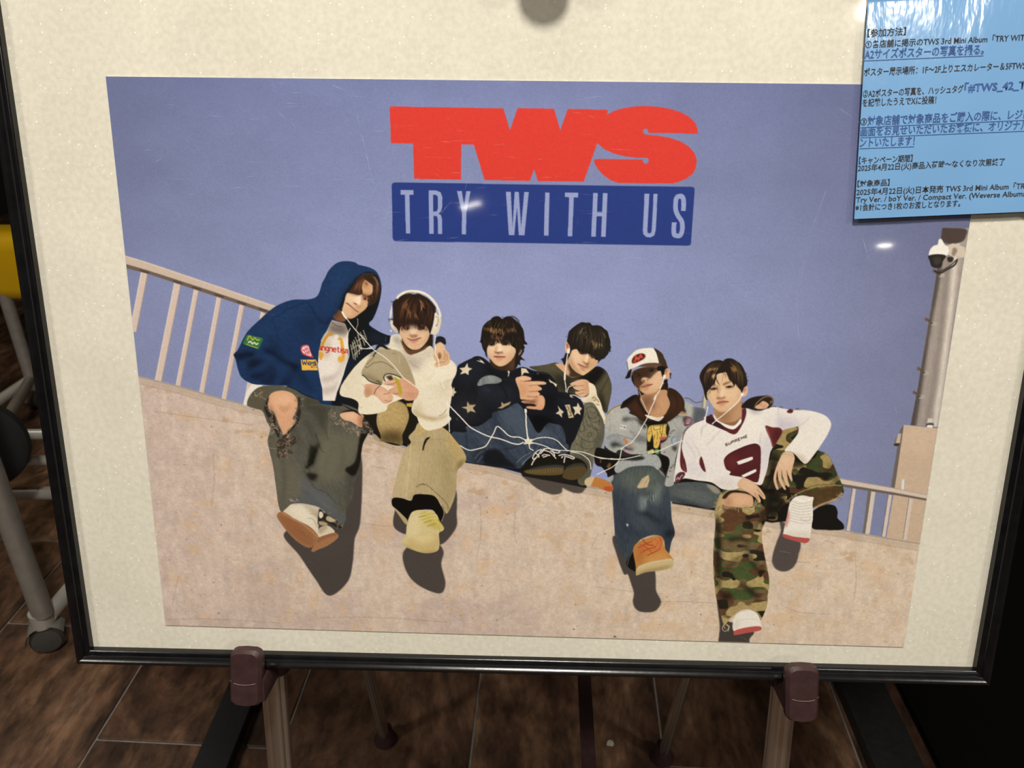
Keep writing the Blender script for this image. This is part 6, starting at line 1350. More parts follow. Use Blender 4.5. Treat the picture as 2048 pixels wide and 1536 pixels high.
P('130,330 240,180 380,160 440,260 420,400 260,420 150,560', 'bdb8ae', 12, 0.8, clip='e_jk'); P('110,600 220,640 240,760 200,900 110,820', '8f949b', 7, 0.7, clip='e_jk'); P('560,540 620,600 640,700 700,640 820,560 830,700 700,760 600,660', '7d7f80', 6, 0.7, clip='e_jk'); P('210,690 330,680 460,740 600,800 610,880 520,880 420,860 320,800 220,800', '8d9094', 4, 0.8, clip='e_jk')
P('420,330 540,340 660,340 700,380 560,370 420,410', '3e3c3c', 2.5, 0.85, clip='e_jk'); P('660,350 780,400 830,480 800,520 700,440', '1b191a', 2.5, 0.9, clip='e_jk'); P('640,640 720,640 830,710 820,760 700,740 640,700', '5d5d5a', 3, 0.7, clip='e_jk'); P('215,780 300,760 420,830 300,830 240,860', '232425', 2.5, 0.85, clip='e_jk'); P('420,840 600,870 600,890 460,890', '2a2a2a', 2, 0.85, clip='e_jk')
L('140,690 260,630 360,640 560,700 700,740', 1.3, '5f6770', 0.6, 0.75, clip='e_jk'); L('150,720 260,660 360,670', 0.9, '6a7280', 0.5, 0.7, clip='e_jk'); L('190,300 190,520 170,640', 1.0, '8b8a86', 0.7, 0.7, clip='e_jk'); L('820,500 830,700 825,930', 1.2, '5b5a58', 0.6, 0.7); L('540,560 620,640 640,780', 1.6, '6e6e6c', 1.2, 0.7, clip='e_jk'); texture('e_jk', 0.09, 3, 3, 93)
L('140,290 190,220 270,160 370,120 400,110', 2.2, '8a6a30', 0.5, 0.95); L('80,440 110,390 135,310', 1.6, 'b99a60', 0.5, 0.8)
P('370,455 470,470 465,545 360,525', 'dcd8c8', 0.5, sm=0); P('320,420 500,440 520,590 390,580 310,540', 'b8b7b5', 2.5, 0.35, clip='e_jk'); L('378,490 400,485', 1.8, '3b3a38', 0.4, 0.8); L('425,490 440,510 460,500', 1.8, '3b3a38', 0.4, 0.8)
for s_ in ('430,690 450,740 480,770 520,800 545,830', '450,690 470,710 490,760', '520,770 545,800 550,830'): L(s_, 2.4, 'c4763c', 0.5, 0.95)
P('425,895 470,885 560,920 555,945 470,920', 'c98a98', 0.8, 0.9); P('360,850 440,850 430,880 380,880', 'a9bfae', 0.8, 0.9)
P('1460,60 1560,80 1640,130 1800,160 1830,300 1760,350 1600,430 1500,500 1440,600 1400,760 1340,960 1310,1140 1310,1420 1250,1500 1150,1480 1180,1300 1220,1120 1200,1010 1090,960 1060,900 1080,780 1170,700 1200,560 1160,440 1170,360 1300,290 1430,270', 'a8a5a0', 0.5, save='e_jk2')
P('1620,130 1820,170 1830,300 1760,350 1620,420 1600,240', '4b5058', 2.2, 0.9, clip='e_jk2'); P('1440,60 1600,110 1600,240 1540,290 1460,180', 'b9b4aa', 5, 0.7, clip='e_jk2'); P('1180,370 1300,290 1440,290 1300,320 1200,390', '3b3b3c', 2, 0.85, clip='e_jk2'); P('1440,310 1530,300 1480,420 1440,380', '24201f', 2, 0.8, clip='e_jk2'); P('1340,560 1420,560 1380,760 1280,820 1340,680', '77797c', 5, 0.7, clip='e_jk2'); P('1260,820 1340,800 1330,900 1280,880', '2a2828', 2, 0.85, clip='e_jk2'); P('1240,680 1320,670 1320,800 1270,780', '9fb0bd', 2, 0.7, clip='e_jk2'); texture('e_jk2', 0.09, 3, 3, 94)
P('1290,240 1390,190 1460,200 1500,255 1420,265', 'b08054', 1.5, 0.9); P('1340,160 1440,130 1490,230 1400,200', '1b1816', 1.5, 0.9); L('1310,260 1420,275 1560,285', 1.2, 'd0b78c', 0.5, 0.8); L('1310,640 1250,690 1270,790', 1.2, '3d4046', 0.6, 0.8)
P('1470,400 1480,330 1520,305 1570,310 1600,360 1590,420 1540,450 1480,470 1455,440', '6d3f48', 0.6, 0.95); P('1490,400 1520,330 1570,340 1580,390', 'b09aa4', 1.5, 0.7); L('1490,420 1560,410', 2, 'd9cdd0', 0.6, 0.8)
for x_, y_ in ((1225, 590), (1250, 560), (1280, 540), (1210, 650), (1130, 920), (1260, 1170), (1230, 1240), (1280, 1140), (1190, 1340), (1240, 1190)): L([(x_ - 16, y_ + 10), (x_, y_ - 10), (x_ + 10, y_ + 12), (x_ + 22, y_ - 8)], 1.1, '3f3f40', 0.4, 0.7)
P('1060,960 1180,1000 1220,1090 1200,1200 1150,1280 1100,1180 1070,1080', '12100d', 0.7, 1)
at('H'); P('130,170 160,110 260,80 400,40 470,60 500,130 470,170 420,140 260,150 160,200', 'a3a4a2', 0.6, ident='person_e.jacket', save='e_hem'); P('180,90 300,60 370,80 300,100', '1d1b1a', 1.5, 0.9); texture('e_hem', 0.1, 3, 3, 95)
at('I', 'person_e.t_shirt')
P('690,330 800,420 860,470 830,560 830,800 850,920 960,960 1060,900 1070,760 1150,660 1210,540 1200,470 1160,400 1100,300 1000,380 860,340', '17120f', 0.6, 1)
P('840,530 880,470 960,450 1040,440 1110,430 1160,430 1165,500 1150,580 1170,660 1100,680 1060,720 1040,800 1010,850 950,840 940,740 920,620 880,740 840,720 830,620', 'd9b45a', 0.7, save='e_pr'); P('940,470 1060,470 1050,560 950,560', 'e6c878', 3, 0.7, clip='e_pr')
for s_ in ('890,480 910,580 925,700', '930,480 960,540 1040,520', '1000,560 1010,640 1000,700', '960,620 950,700', '1060,460 1050,560 1080,640', '1100,440 1090,560 1070,680', '880,560 850,620', '1000,740 980,800', '1110,600 1130,630'): L(s_, 1.2, '5a3f18', 0.4, 0.8, clip='e_pr')
P('1050,660 1160,650 1160,690 1080,720 1050,710', 'b0585a', 0.9, 0.9); P('1070,760 1100,780 1080,850 1065,830', 'c08a8a', 0.9, 0.9); P('1150,480 1190,470 1210,530 1180,610 1160,590', '2b2413', 1, 0.9)
P('830,915 880,890 930,870 960,900 940,940 880,950 840,940', 'd9cf8a', 0.7, 0.95); P('965,880 1010,865 1045,890 1030,945 980,940', '6f9a5c', 0.7, 0.95)
at(ident='person_e.hood')
P('370,180 400,80 440,40 560,-40 640,-60 700,-10 760,150 860,280 1000,330 1120,270 1200,130 1180,-20 1180,-180 1300,-150 1400,-60 1450,30 1460,130 1400,220 1280,330 1160,400 1020,380 900,400 780,400 700,370 640,310 540,230 480,160', '2e1c13', 0.5, save='e_hood')
P('480,120 620,30 700,80 760,200 840,330 720,330 600,230', '4a2b1c', 6, 0.8, clip='e_hood'); P('1210,-60 1330,-60 1420,40 1420,150 1300,260 1180,330 1180,200 1240,80', '4b2e1d', 7, 0.8, clip='e_hood'); P('370,180 400,80 560,-40 640,-50 560,60 460,120', '120e0c', 2, 0.95, clip='e_hood'); P('640,-40 700,0 780,180 870,300 820,300 700,140', '170f0b', 2.5, 0.9, clip='e_hood'); L('1280,-80 1340,60 1300,190 1180,320', 2, '1b110b', 1.5, 0.7, clip='e_hood'); P('780,380 900,400 1160,390 1120,440 900,450', '0f0c0a', 2, 0.9); texture('e_hood', 0.1, 4, 4, 96)
at(ident='person_e.neck')
P('700,-20 760,150 860,280 1000,330 1120,280 1180,180 1210,90 1190,10 1160,-60 1140,-150 900,-120', 'bd8d68', 0.6, save='e_nk'); P('690,-60 800,-30 960,-60 930,60 860,140 880,240 800,220 740,100', '5d3c29', 7, 0.85, clip='e_nk'); P('960,0 1100,-60 1180,20 1190,110 1120,220 1000,280 940,200 960,100', 'cb9a74', 8, 0.8, clip='e_nk'); P('920,60 960,90 940,200 920,180', '6d4730', 2.5, 0.8, clip='e_nk'); L('1000,60 1020,140 1080,180', 1.5, '95694a', 1.5, 0.6, clip='e_nk')
P('785,285 860,290 1000,325 1110,300 1080,350 1020,388 940,370 850,340', 'e9dccb', 0.5, ident='person_e.t_shirt', save='e_ts'); P('960,340 1080,330 1020,385 950,372', 'c9b69d', 2, 0.6, clip='e_ts')
at('e', 'person_e.face')
P('330,820 380,700 560,620 760,580 1000,580 1150,660 1170,760 1200,880 1230,950 1200,1100 1120,1200 1020,1280 900,1330 780,1350 660,1310 560,1240 460,1150 390,1020', 'd8ac88', 0.6, save='e_f')
P('330,820 380,700 560,610 760,570 1060,580 1070,690 980,780 880,890 820,920 760,890 660,890 610,950 640,1000 700,1010 620,1080 560,1160 580,1260 460,1150 390,1020', '3a261a', 1.2, 0.98, clip='e_f'); P('400,980 540,960 600,1010 640,1000 600,1090 560,1160 600,1240 500,1180 420,1060', '5d3d27', 4, 0.9, clip='e_f')
P('560,1150 620,1130 700,1010 780,990 820,1040 700,1080 620,1130 650,1230 720,1290 620,1280', '9b6e48', 3, 0.6, clip='e_f'); P('980,800 1080,700 1150,740 1180,880 1150,1050 1020,1150 920,1100 900,980', 'e6bf9b', 7, 0.8, clip='e_f'); P('720,1230 860,1180 980,1180 1000,1260 880,1320 760,1330', 'd9ad86', 5, 0.7, clip='e_f'); P('620,1290 780,1355 920,1330 1100,1220 960,1280 780,1320', 'a87a54', 3, 0.8, clip='e_f')
P('620,960 650,900 720,890 800,915 810,950 760,935 710,960 680,990 640,985', 'd9a985', 1.4, 0.95, clip='e_f'); P('640,970 690,950 700,990 660,1005', '4a2b1c', 1, 0.85, clip='e_f'); P('760,930 810,940 800,960 770,960', '6d432c', 1, 0.8, clip='e_f')
P('615,1150 660,1100 730,1080 800,1060 925,1065 860,1095 760,1120 680,1145', 'a06050', 0.8, 0.95, clip='e_f'); P('670,1160 760,1125 880,1095 840,1150 760,1190 700,1190', 'd08c78', 1.0, 0.95, clip='e_f'); L('610,1150 680,1150 770,1122 925,1068', 1.4, '5d2f26', 0.5, 0.9, clip='e_f'); P('670,1195 760,1195 820,1170 780,1215 700,1220', '7d5238', 1.8, 0.8, clip='e_f')
P('430,830 480,800 580,810 570,840 480,850', '1c120d', 1, 0.9, clip='e_f'); P('460,815 490,810 490,835 465,835', '7b6558', 0.8, 0.7); P('830,690 880,650 950,660 940,700 870,720', '150e0a', 1, 0.9, clip='e_f'); L('820,640 900,620 960,650', 2, '1a110c', 0.8, 0.7, clip='e_f'); L('390,780 470,760 560,780', 2, '1a110c', 0.8, 0.6, clip='e_f')
P('1255,700 1290,630 1340,605 1390,640 1410,720 1400,820 1370,900 1310,930 1260,900 1250,800', 'd5a27f', 0.5, save='e_ear'); P('1270,690 1320,630 1350,660 1320,720 1330,780 1290,760', '8d5b40', 1.5, 0.8, clip='e_ear'); P('1350,660 1400,720 1380,860 1350,800', 'e6bb9a', 2, 0.7, clip='e_ear')
at(ident='person_e.hair'); P('1040,580 1160,540 1330,560 1340,600 1280,640 1255,720 1240,820 1200,860 1170,760 1140,690 1070,690', '14100e', 0.6); P('1240,960 1340,920 1330,1100 1310,1200 1290,1100 1250,1040', '16110e', 0.7); P('330,850 360,830 400,1000 440,1140 400,1080 340,960', '120d0b', 0.6); P('1400,740 1440,760 1460,790 1430,800 1440,910 1410,870', '2a1c18', 0.7)
at(ident='person_e.cap')
P('160,915 200,830 250,720 330,650 440,600 580,570 760,575 940,575 1080,545 1100,480 1000,470 800,480 640,520 460,580 320,640 300,860 250,900', '17120f', 0.5, save='e_bm')
P('215,520 200,420 240,330 330,230 440,130 600,75 760,55 900,55 960,80 1010,180 1060,320 1095,470 900,472 760,485 620,520 470,590 340,650 260,720 230,640', 'e9e0d2', 0.5, save='e_cp'); P('205,440 240,560 270,710 330,650 280,540 260,420', 'c9bdc6', 5, 0.7, clip='e_cp'); P('560,90 900,80 1000,260 1060,440 800,450 680,300', 'f2ead6', 10, 0.7, clip='e_cp'); L('200,440 215,560 250,715', 1.3, '4a3f42', 0.5, 0.8)
P('940,60 1010,80 1120,150 1200,230 1240,330 1290,420 1320,540 1330,600 1200,560 1100,520 1095,470 1060,330 1010,180', '3a291d', 0.5, save='e_cb'); P('1080,180 1180,230 1230,380 1180,480 1120,380', '49362a', 6, 0.6, clip='e_cb'); texture('e_cb', 0.12, 2, 2, 97)
P('540,560 640,515 800,480 1000,470 1180,490 1110,545 1000,575 800,575 640,570', '5d4030', 0.6, 0.98); P('620,555 800,520 1000,520 1100,530 1000,565 800,570', '77543e', 3, 0.7)
P('330,440 345,360 400,280 500,225 600,205 690,225 720,290 690,350 600,410 480,470 390,500 345,490', 'c25a62', 0.7, 0.95); P('335,440 350,365 410,290 510,232 600,212 680,235 700,290 670,345 590,400 470,460 390,490 350,480', '3a2a24', 0.6, 1)
L('400,470 430,400 450,300 480,360 520,390 540,330 580,240 600,300 640,320', 3.2, 'd0483a', 0.5, 0.95); L('370,450 420,410 470,420', 2.6, 'b23a34', 0.5, 0.9); L('430,380 500,340 560,330 620,300', 2.4, 'd8523f', 0.5, 0.9)
at('e', 'person_e.cap'); P('240,720 330,650 300,860 250,905 165,918 200,830', '1c1613', 0.6, 1)

# ---- figure in the white jersey and camouflage trousers
at('H', 'person_f.bag'); P('1690,500 1780,430 1870,430 1900,480 1900,530 1945,575 1940,620 1800,625 1700,610', '12100f', 0.6, 1)
at(ident='person_f.trousers')
P('1340,160 1380,0 1420,-90 1480,-200 1600,-220 1700,-30 1800,20 1850,90 1900,200 1940,290 1935,340 1860,400 1720,450 1640,440 1500,420 1430,480 1420,550 1340,540 1320,420 1300,300', '4d4a2c', 0.5, save='f_t1')
P('980,340 1080,300 1240,320 1290,420 1345,480 1330,560 1300,650 1320,800 1350,930 1368,1040 1360,1140 1350,1240 1310,1340 1280,1320 1220,1260 1120,1280 1060,1340 1020,1390 990,1300 955,1180 930,1000 925,800 935,600 930,520 940,440', '6e5a3c', 0.5, save='f_t2')
CM = [('3d4426', 0.50), ('4b3322', 0.54), ('a08a58', 0.60), ('1d1a14', 0.665)]
camo('f_t1', CM, 201, 32, 19); camo('f_t2', [('45512c', 0.49), ('5b3d28', 0.53), ('aa9361', 0.59), ('221e17', 0.67)], 311, 36, 22)
P('1340,160 1360,30 1430,60 1430,300 1480,420 1420,550 1340,540 1320,420', '0f0d0a', 6, 0.85, clip='f_t1'); P('1640,20 1760,-10 1700,60 1600,130 1500,120', '0d0b08', 4, 0.8, clip='f_t1'); P('1840,100 1940,290 1900,300 1820,180', '2a2415', 5, 0.5, clip='f_t1')
P('1680,440 1690,330 1760,290 1850,275 1920,290 1935,330 1850,400 1740,450', '4f3a22', 2, 0.95, clip='f_t1'); L('1500,400 1580,340 1680,300 1800,270 1925,272', 2.2, '9c8659', 0.6, 0.9); L('1700,460 1780,420 1880,380 1935,330', 3.0, 'c9ad8a', 1, 0.9); L('1640,300 1740,270 1860,262', 1.4, '2f2a18', 0.8, 0.7)
P('930,560 980,600 985,900 990,1120 1080,1140 1040,1190 990,1160 950,1000', '14110c', 4, 0.85, clip='f_t2'); P('1120,1060 1220,1090 1290,1170 1270,1180 1200,1120', '15120d', 4, 0.85, clip='f_t2'); P('1020,930 1100,860 1180,830 1100,900 1040,960', '2a2417', 4, 0.6, clip='f_t2'); P('1170,740 1240,860 1300,980 1240,930 1190,830', '1a1710', 4, 0.7, clip='f_t2'); P('1290,480 1345,480 1330,560 1300,650', '1c1810', 4, 0.7, clip='f_t2'); P('1080,640 1180,620 1220,760 1140,800', '7d6c47', 10, 0.3, clip='f_t2'); P('1040,700 1160,690 1220,740 1150,720 1060,730', '1a1610', 3, 0.7, clip='f_t2'); texture('f_t2', 0.12, 5, 4, 98); texture('f_t1', 0.12, 5, 4, 99)
at(ident='person_f.knee'); P('985,400 1000,360 1060,335 1150,340 1215,360 1232,410 1220,450 1120,455 1020,450 985,430', 'd2a37e', 0.5, save='f_kn'); P('1000,420 1040,370 1060,440 1020,448', 'a87b58', 4, 0.7, clip='f_kn'); P('1080,370 1180,365 1200,420 1100,430', 'e0b490', 5, 0.7, clip='f_kn'); P('985,380 1040,330 1160,330 1240,370 1160,345 1060,345 1010,390', '1a140e', 1, 0.9)
L('950,470 970,420 990,360 1050,320 1140,318 1200,335', 2.4, 'b9a27c', 0.6, 0.9); L('990,455 1060,462 1120,452 1220,460 1255,430 1245,400', 2.0, 'b39c76', 0.6, 0.9)
FR = ['b8a37c', '94815c', 'd0bc98', '6b5a3c', 'a8946e']
fray(940, 420, 960, 500, 22, 14); fray(1000, 455, 1230, 460, 40, 10); fray(1240, 400, 1260, 450, 16, 12); fray(915, 540, 940, 500, 10, 18); fray(1500, 410, 1580, 350, 20, 8); fray(1850, 390, 1940, 340, 20, 8)
at(ident='person_f.shoe')
P('1475,640 1500,520 1520,420 1560,370 1620,355 1680,365 1708,370 1700,420 1705,520 1690,640 1680,690 1660,715 1560,700 1480,680', 'e9e0d5', 0.5, save='f_s1'); P('1480,660 1560,640 1680,650 1670,700 1560,690', 'd2c5b6', 4, 0.7, clip='f_s1'); P('1480,500 1510,470 1520,520 1500,600 1480,600', 'b04a48', 2, 0.6, clip='f_s1')
P('1472,662 1560,682 1640,690 1680,695 1672,722 1640,732 1560,715 1480,690', 'b2504c', 0.5)
for k in range(8): L([(1535 - k * 2, 400 + k * 22), (1600, 420 + k * 22), (1690, 405 + k * 24)], 1.2, 'b5a897', 0.5, 0.7)
L('1560,380 1620,400 1700,380', 2, 'f5eee6', 0.5, 0.8); L('1600,540 1660,560 1690,530', 1, '9a8c7c', 0.5, 0.7)
P('1088,1360 1120,1300 1180,1275 1250,1275 1290,1310 1310,1380 1310,1405 1200,1420 1100,1440', 'e9e0d4', 0.5, save='f_s2'); P('1090,1420 1120,1330 1140,1400', 'cdbfae', 4, 0.6, clip='f_s2'); P('1095,1455 1110,1430 1200,1405 1290,1395 1315,1408 1300,1430 1200,1450 1110,1468', 'b5524e', 0.5); L('1130,1350 1200,1340 1270,1340', 1.2, 'cfc2b2', 0.6, 0.7)
L('1310,1330 1280,1290 1220,1258 1150,1265 1090,1310 1050,1350', 3.2, 'a8916a', 0.6, 0.9)
for s_ in ('1050,1350 1020,1385 1005,1420 1030,1440 1055,1410 1040,1380', '1030,1390 1060,1400 1050,1440', '1010,1390 1030,1420'): L(s_, 1.6, 'c9b690', 0.4, 0.9)
at('E', 'person_f.jersey')
P('390,760 420,720 480,700 560,780 700,820 780,740 790,660 840,630 900,650 1000,655 1060,625 1150,610 1230,625 1350,640 1480,640 1600,660 1700,700 1750,760 1755,810 1720,900 1660,1000 1600,1090 1500,1215 1440,1190 1360,1110 1260,1085 1330,990 1400,890 1400,820 1340,830 1220,870 1180,980 1130,1050 1100,1120 1080,1260 1050,1370 1000,1460 830,1400 760,1500 600,1510 480,1440 330,1420 180,1400 80,1440 70,1380 90,1200 130,1000 180,880 260,810', 'e8ded6', 0.5, save='f_j')
P('830,680 1000,690 1040,800 1020,960 900,960 780,900 760,800', 'efe6da', 14, 0.7, clip='f_j'); P('1020,960 1100,900 1140,1040 1080,1260 1010,1340 1000,1150', 'cdc3cb', 8, 0.75, clip='f_j'); P('1180,740 1300,780 1400,740 1400,820 1300,850 1200,860', 'b8aec0', 7, 0.8, clip='f_j'); P('1190,680 1240,760 1210,850 1180,760', 'c4bac6', 5, 0.7, clip='f_j'); P('1280,700 1330,780 1290,820 1260,760', 'c6bcc8', 5, 0.6, clip='f_j'); P('1040,700 1100,720 1080,800 1050,780', 'd0c6c6', 5, 0.6, clip='f_j')
P('880,640 990,650 960,680 890,670', '8a7d84', 4, 0.8, clip='f_j'); P('1420,860 1560,800 1740,800 1700,930 1600,1080 1500,1200 1400,1120 1330,1060', 'ebe1d4', 10, 0.7, clip='f_j'); P('1360,1110 1440,1130 1510,1200 1500,1215 1420,1190', 'c9b49c', 3, 0.8, clip='f_j'); P('130,1010 200,880 260,900 330,1100 240,1180 160,1200 100,1300', 'dcd2d2', 9, 0.7, clip='f_j'); P('200,1180 330,1240 420,1360 300,1380 200,1340', 'd6cbd0', 7, 0.7, clip='f_j'); P('420,1080 600,1060 620,1240 660,1360 520,1370 420,1260', 'e3d9d6', 9, 0.6, clip='f_j'); P('480,1430 640,1400 760,1420 740,1500 600,1500', 'd2c6c0', 6, 0.7, clip='f_j')
for s_ in ('300,1050 350,1160 400,1300', '190,1000 260,1090 300,1180', '420,800 360,860 350,920', '1400,820 1480,760 1520,720', '560,880 480,960 420,1040', '1000,900 990,1000 1005,1120'): L(s_, 1.3, 'a99ca6', 1.2, 0.6, clip='f_j')
texture('f_j', 0.025, 3, 3, 100)
# maroon trims
MR = '5a2529'
at(ident='person_f.jersey_trim')
P('390,750 420,720 470,700 500,760 560,800 700,860 780,760 790,650 830,630 835,700 800,800 720,912 600,870 480,820 410,790', MR, 0.5, save='f_col'); P('390,750 420,720 560,800 620,860 480,820', '231a22', 3, 0.9, clip='f_col')
L('470,715 560,785 690,835', 1.0, 'd8ccca', 0.5, 0.7)
P('1045,820 1120,830 1200,835 1230,880 1180,980 1135,1050 1100,960', '6a2a2c', 0.6, save='f_u'); P('1150,850 1230,880 1180,980 1140,1040 1140,920', '3a1517', 4, 0.7, clip='f_u'); L('1060,830 1100,940 1130,1030', 0.9, 'c9b0aa', 0.4, 0.6)
P('160,960 145,1050 165,1150 190,1220 205,1330 150,1300 130,1220 138,1060', MR, 0.5); L('380,750 260,810 180,890 150,990 140,1060', 1.6, '4a3038', 0.5, 0.9); L('160,1240 180,1300 205,1330', 1.0, 'c08a84', 0.5, 0.6)
P('340,1200 360,1160 385,1220 410,1320 380,1310 345,1250', MR, 0.6); P('1275,655 1310,628 1345,645 1330,672 1290,672', MR, 0.6); L('1185,615 1180,700', 1.0, '8d828c', 0.5, 0.6)
for s_ in ('1110,610 1140,602 1160,612', '1190,612 1215,608 1230,622', '1370,632 1390,620 1405,632'): L(s_, 1.4, '3b3638', 0.5, 0.8)
P('605,1210 620,1160 680,1110 800,1050 900,1015 960,1015 995,1050 1003,1130 1000,1280 985,1400 960,1430 880,1410 820,1380 700,1360 665,1350 680,1320 630,1290', '4f1f22', 0.5, ident='person_f.number', save='f_no'); P('640,1180 760,1150 740,1260 660,1280', '6e3131', 7, 0.7, clip='f_no'); P('820,1080 960,1040 980,1200 860,1240', '58262a', 8, 0.6, clip='f_no'); L('610,1190 680,1115 900,1022 965,1022 997,1060', 1.2, '2b1216', 0.5, 0.7)
P('755,1205 900,1155 915,1165 905,1188 775,1238 755,1225', 'ece4dc', 0.4); P('805,1355 940,1290 955,1298 948,1318 840,1372 815,1372', 'ece4dc', 0.4)
letters('SUPREME', 618, 1034, 3.9, 1.9, 0.93, -0.40, 1.5, '4a3238', None, 3.4)
P('80,1420 85,1370 120,1335 170,1328 190,1345 170,1390 120,1440 90,1445', '5a2a33', 0.5, ident='person_f.jersey_trim'); L('82,1415 90,1370 122,1334 172,1326 192,1346', 1.2, 'e6dcd8', 0.4, 0.8); L('95,1420 110,1390 125,1410 140,1380 165,1360', 1.8, 'd6cccb', 0.5, 0.8)
P('560,790 700,830 775,745 780,790 705,855 620,840', 'efe8de', 0.6, ident='person_f.jersey')
# sleeve of the neighbour on the shoulder
at(ident='person_e.sleeve'); P('780,620 830,550 900,510 1000,492 1080,490 1125,520 1125,570 1090,620 1050,630 990,650 930,650 860,630', '1f1916', 0.6, 1, save='e_sl'); P('920,620 950,560 1020,500 1090,495 1125,530 1110,600 1060,625 980,650', '2b211a', 2, 0.8, clip='e_sl'); L('925,630 950,570 1020,510 1080,498 1120,520 1120,570', 2, '9c7a50', 0.6, 0.9); L('1090,560 1105,545 1100,580', 1.4, 'a8865a', 0.5, 0.8)
P('935,610 980,575 1015,548 1060,565 1080,590 1050,625 1000,635 950,632', 'd7a586', 0.5, ident='person_e.hand', save='e_fg'); L('980,600 1010,575', 1.2, '8d5c44', 0.6, 0.7, clip='e_fg'); L('1010,620 1040,590', 1.2, '8d5c44', 0.6, 0.7, clip='e_fg')
# hands
at(ident='person_f.hand')
P('1240,1110 1290,1090 1340,1100 1370,1160 1350,1260 1340,1330 1350,1400 1335,1410 1300,1340 1290,1300 1300,1400 1320,1460 1300,1470 1250,1380 1230,1310 1240,1400 1280,1490 1260,1500 1200,1400 1185,1310 1175,1400 1200,1490 1180,1500 1145,1400 1160,1300 1200,1190', 'd8b08f', 0.5, save='f_h1'); P('1240,1120 1330,1110 1320,1250 1230,1280 1200,1240', 'e6c3a4', 7, 0.7, clip='f_h1'); 
for s_ in ('1185,1300 1180,1380 1200,1470', '1230,1290 1240,1380 1280,1480', '1285,1290 1300,1370 1320,1450'): L(s_, 1.5, '8d6648', 0.8, 0.75, clip='f_h1')
L('1220,1130 1290,1120 1365,1150', 1.4, 'b9a08c', 0.5, 0.8); L('1250,1095 1320,1090 1370,1110', 1.2, '8d7a6c', 0.5, 0.7)
at('H'); P('1105,290 1120,240 1160,225 1220,250 1270,290 1310,340 1328,380 1310,388 1270,350 1290,400 1280,418 1250,380 1220,360 1160,320', 'd8ad8c', 0.5, ident='person_f.hand', save='f_h2'); P('1130,250 1200,250 1250,310 1180,310', 'e5c09f', 5, 0.7, clip='f_h2'); L('1240,340 1270,390', 1.3, '95694c', 0.6, 0.8, clip='f_h2'); L('1260,310 1310,370', 1.3, '95694c', 0.6, 0.8, clip='f_h2')
at('f', 'person_f.face')
P('390,1200 520,1260 680,1240 860,1080 980,940 990,1150 1000,1320 920,1420 800,1480 600,1490 480,1440 410,1330', 'b98c68', 0.7, save='f_nk'); P('400,1210 540,1260 700,1240 900,1040 880,1150 780,1320 720,1480 560,1480 430,1360', '8d6445', 7, 0.85, clip='f_nk'); P('880,1160 985,1060 995,1320 900,1430 760,1480 800,1330', 'c89a74', 7, 0.8, clip='f_nk')
P('220,860 240,800 330,700 420,560 440,440 540,390 680,400 760,520 880,640 960,720 1000,820 990,920 950,1020 860,1110 740,1210 640,1255 540,1260 460,1230 390,1170 310,1060 250,960', 'dcb48f', 0.6, save='f_f')
P('460,430 560,400 680,420 740,560 640,600 560,640 480,580', 'e3be99', 5, 0.8, clip='f_f'); P('500,720 600,740 800,760 930,780 920,900 800,960 660,920 560,860 480,860', 'ebc8a4', 9, 0.85, clip='f_f'); P('520,760 570,760 600,900 560,930 510,900', 'f3d7b8', 2.5, 0.85, clip='f_f'); P('270,830 450,820 460,930 380,1000 300,960', 'e6c19c', 7, 0.7, clip='f_f')
P('480,760 510,740 500,880 450,950 445,900', 'b5875f', 2.5, 0.75, clip='f_f'); P('445,955 480,930 540,950 620,920 635,945 580,975 500,985 450,985', '8a5b40', 1.4, 0.88, clip='f_f')
P('440,1070 480,1030 560,1010 620,1010 710,1032 640,1045 560,1055 480,1075', 'a8604e', 0.9, 0.95, clip='f_f'); P('450,1075 560,1055 700,1035 640,1080 570,1115 490,1105', 'd28f78', 1.0, 0.95, clip='f_f'); L('438,1078 520,1062 600,1045 712,1032', 1.4, '6d362c', 0.5, 0.9, clip='f_f'); P('490,1115 580,1120 640,1095 590,1140 510,1140', 'b5825c', 2, 0.7, clip='f_f')
P('460,1190 560,1210 680,1190 640,1245 540,1255', 'eac6a1', 4, 0.6, clip='f_f'); P('390,1170 460,1232 540,1262 640,1256 860,1110 760,1170 600,1232 480,1210', 'b0835c', 2.5, 0.7, clip='f_f'); P('960,760 1000,820 950,1020 900,1080 930,940', 'bd8f68', 4, 0.7, clip='f_f'); P('220,860 260,960 390,1170 330,1050 290,940', 'b98c66', 3, 0.6, clip='f_f')
P('570,660 620,620 720,590 750,600 640,650 600,670', '5a3c28', 1.4, 0.9, clip='f_f'); P('630,720 680,685 760,680 830,700 760,720 690,730', '3a241a', 1.0, 0.95, clip='f_f'); P('690,695 740,690 740,722 700,725', '1f1410', 0.8, 0.9, clip='f_f'); L('640,750 720,752 800,730', 1.1, 'a87e5e', 0.8, 0.7, clip='f_f')
P('290,760 350,730 430,730 470,750 400,770 330,785', '3a261b', 1.0, 0.95, clip='f_f'); P('360,735 410,735 405,768 365,770', '1f1410', 0.8, 0.9, clip='f_f'); L('300,790 370,795 440,775', 1.1, 'a87e5e', 0.8, 0.7, clip='f_f'); L('330,690 420,690 500,710', 1.6, '6a4832', 1.2, 0.6, clip='f_f')
P('1000,900 1020,800 1050,710 1090,680 1120,710 1125,800 1100,880 1040,920', 'dba890', 0.5, save='f_ear'); P('1040,780 1070,720 1090,760 1060,810', '8d5c48', 1.4, 0.8, clip='f_ear'); P('1090,720 1120,760 1100,860 1080,830', 'ecc4b0', 2, 0.7, clip='f_ear')
at(ident='person_f.hair')
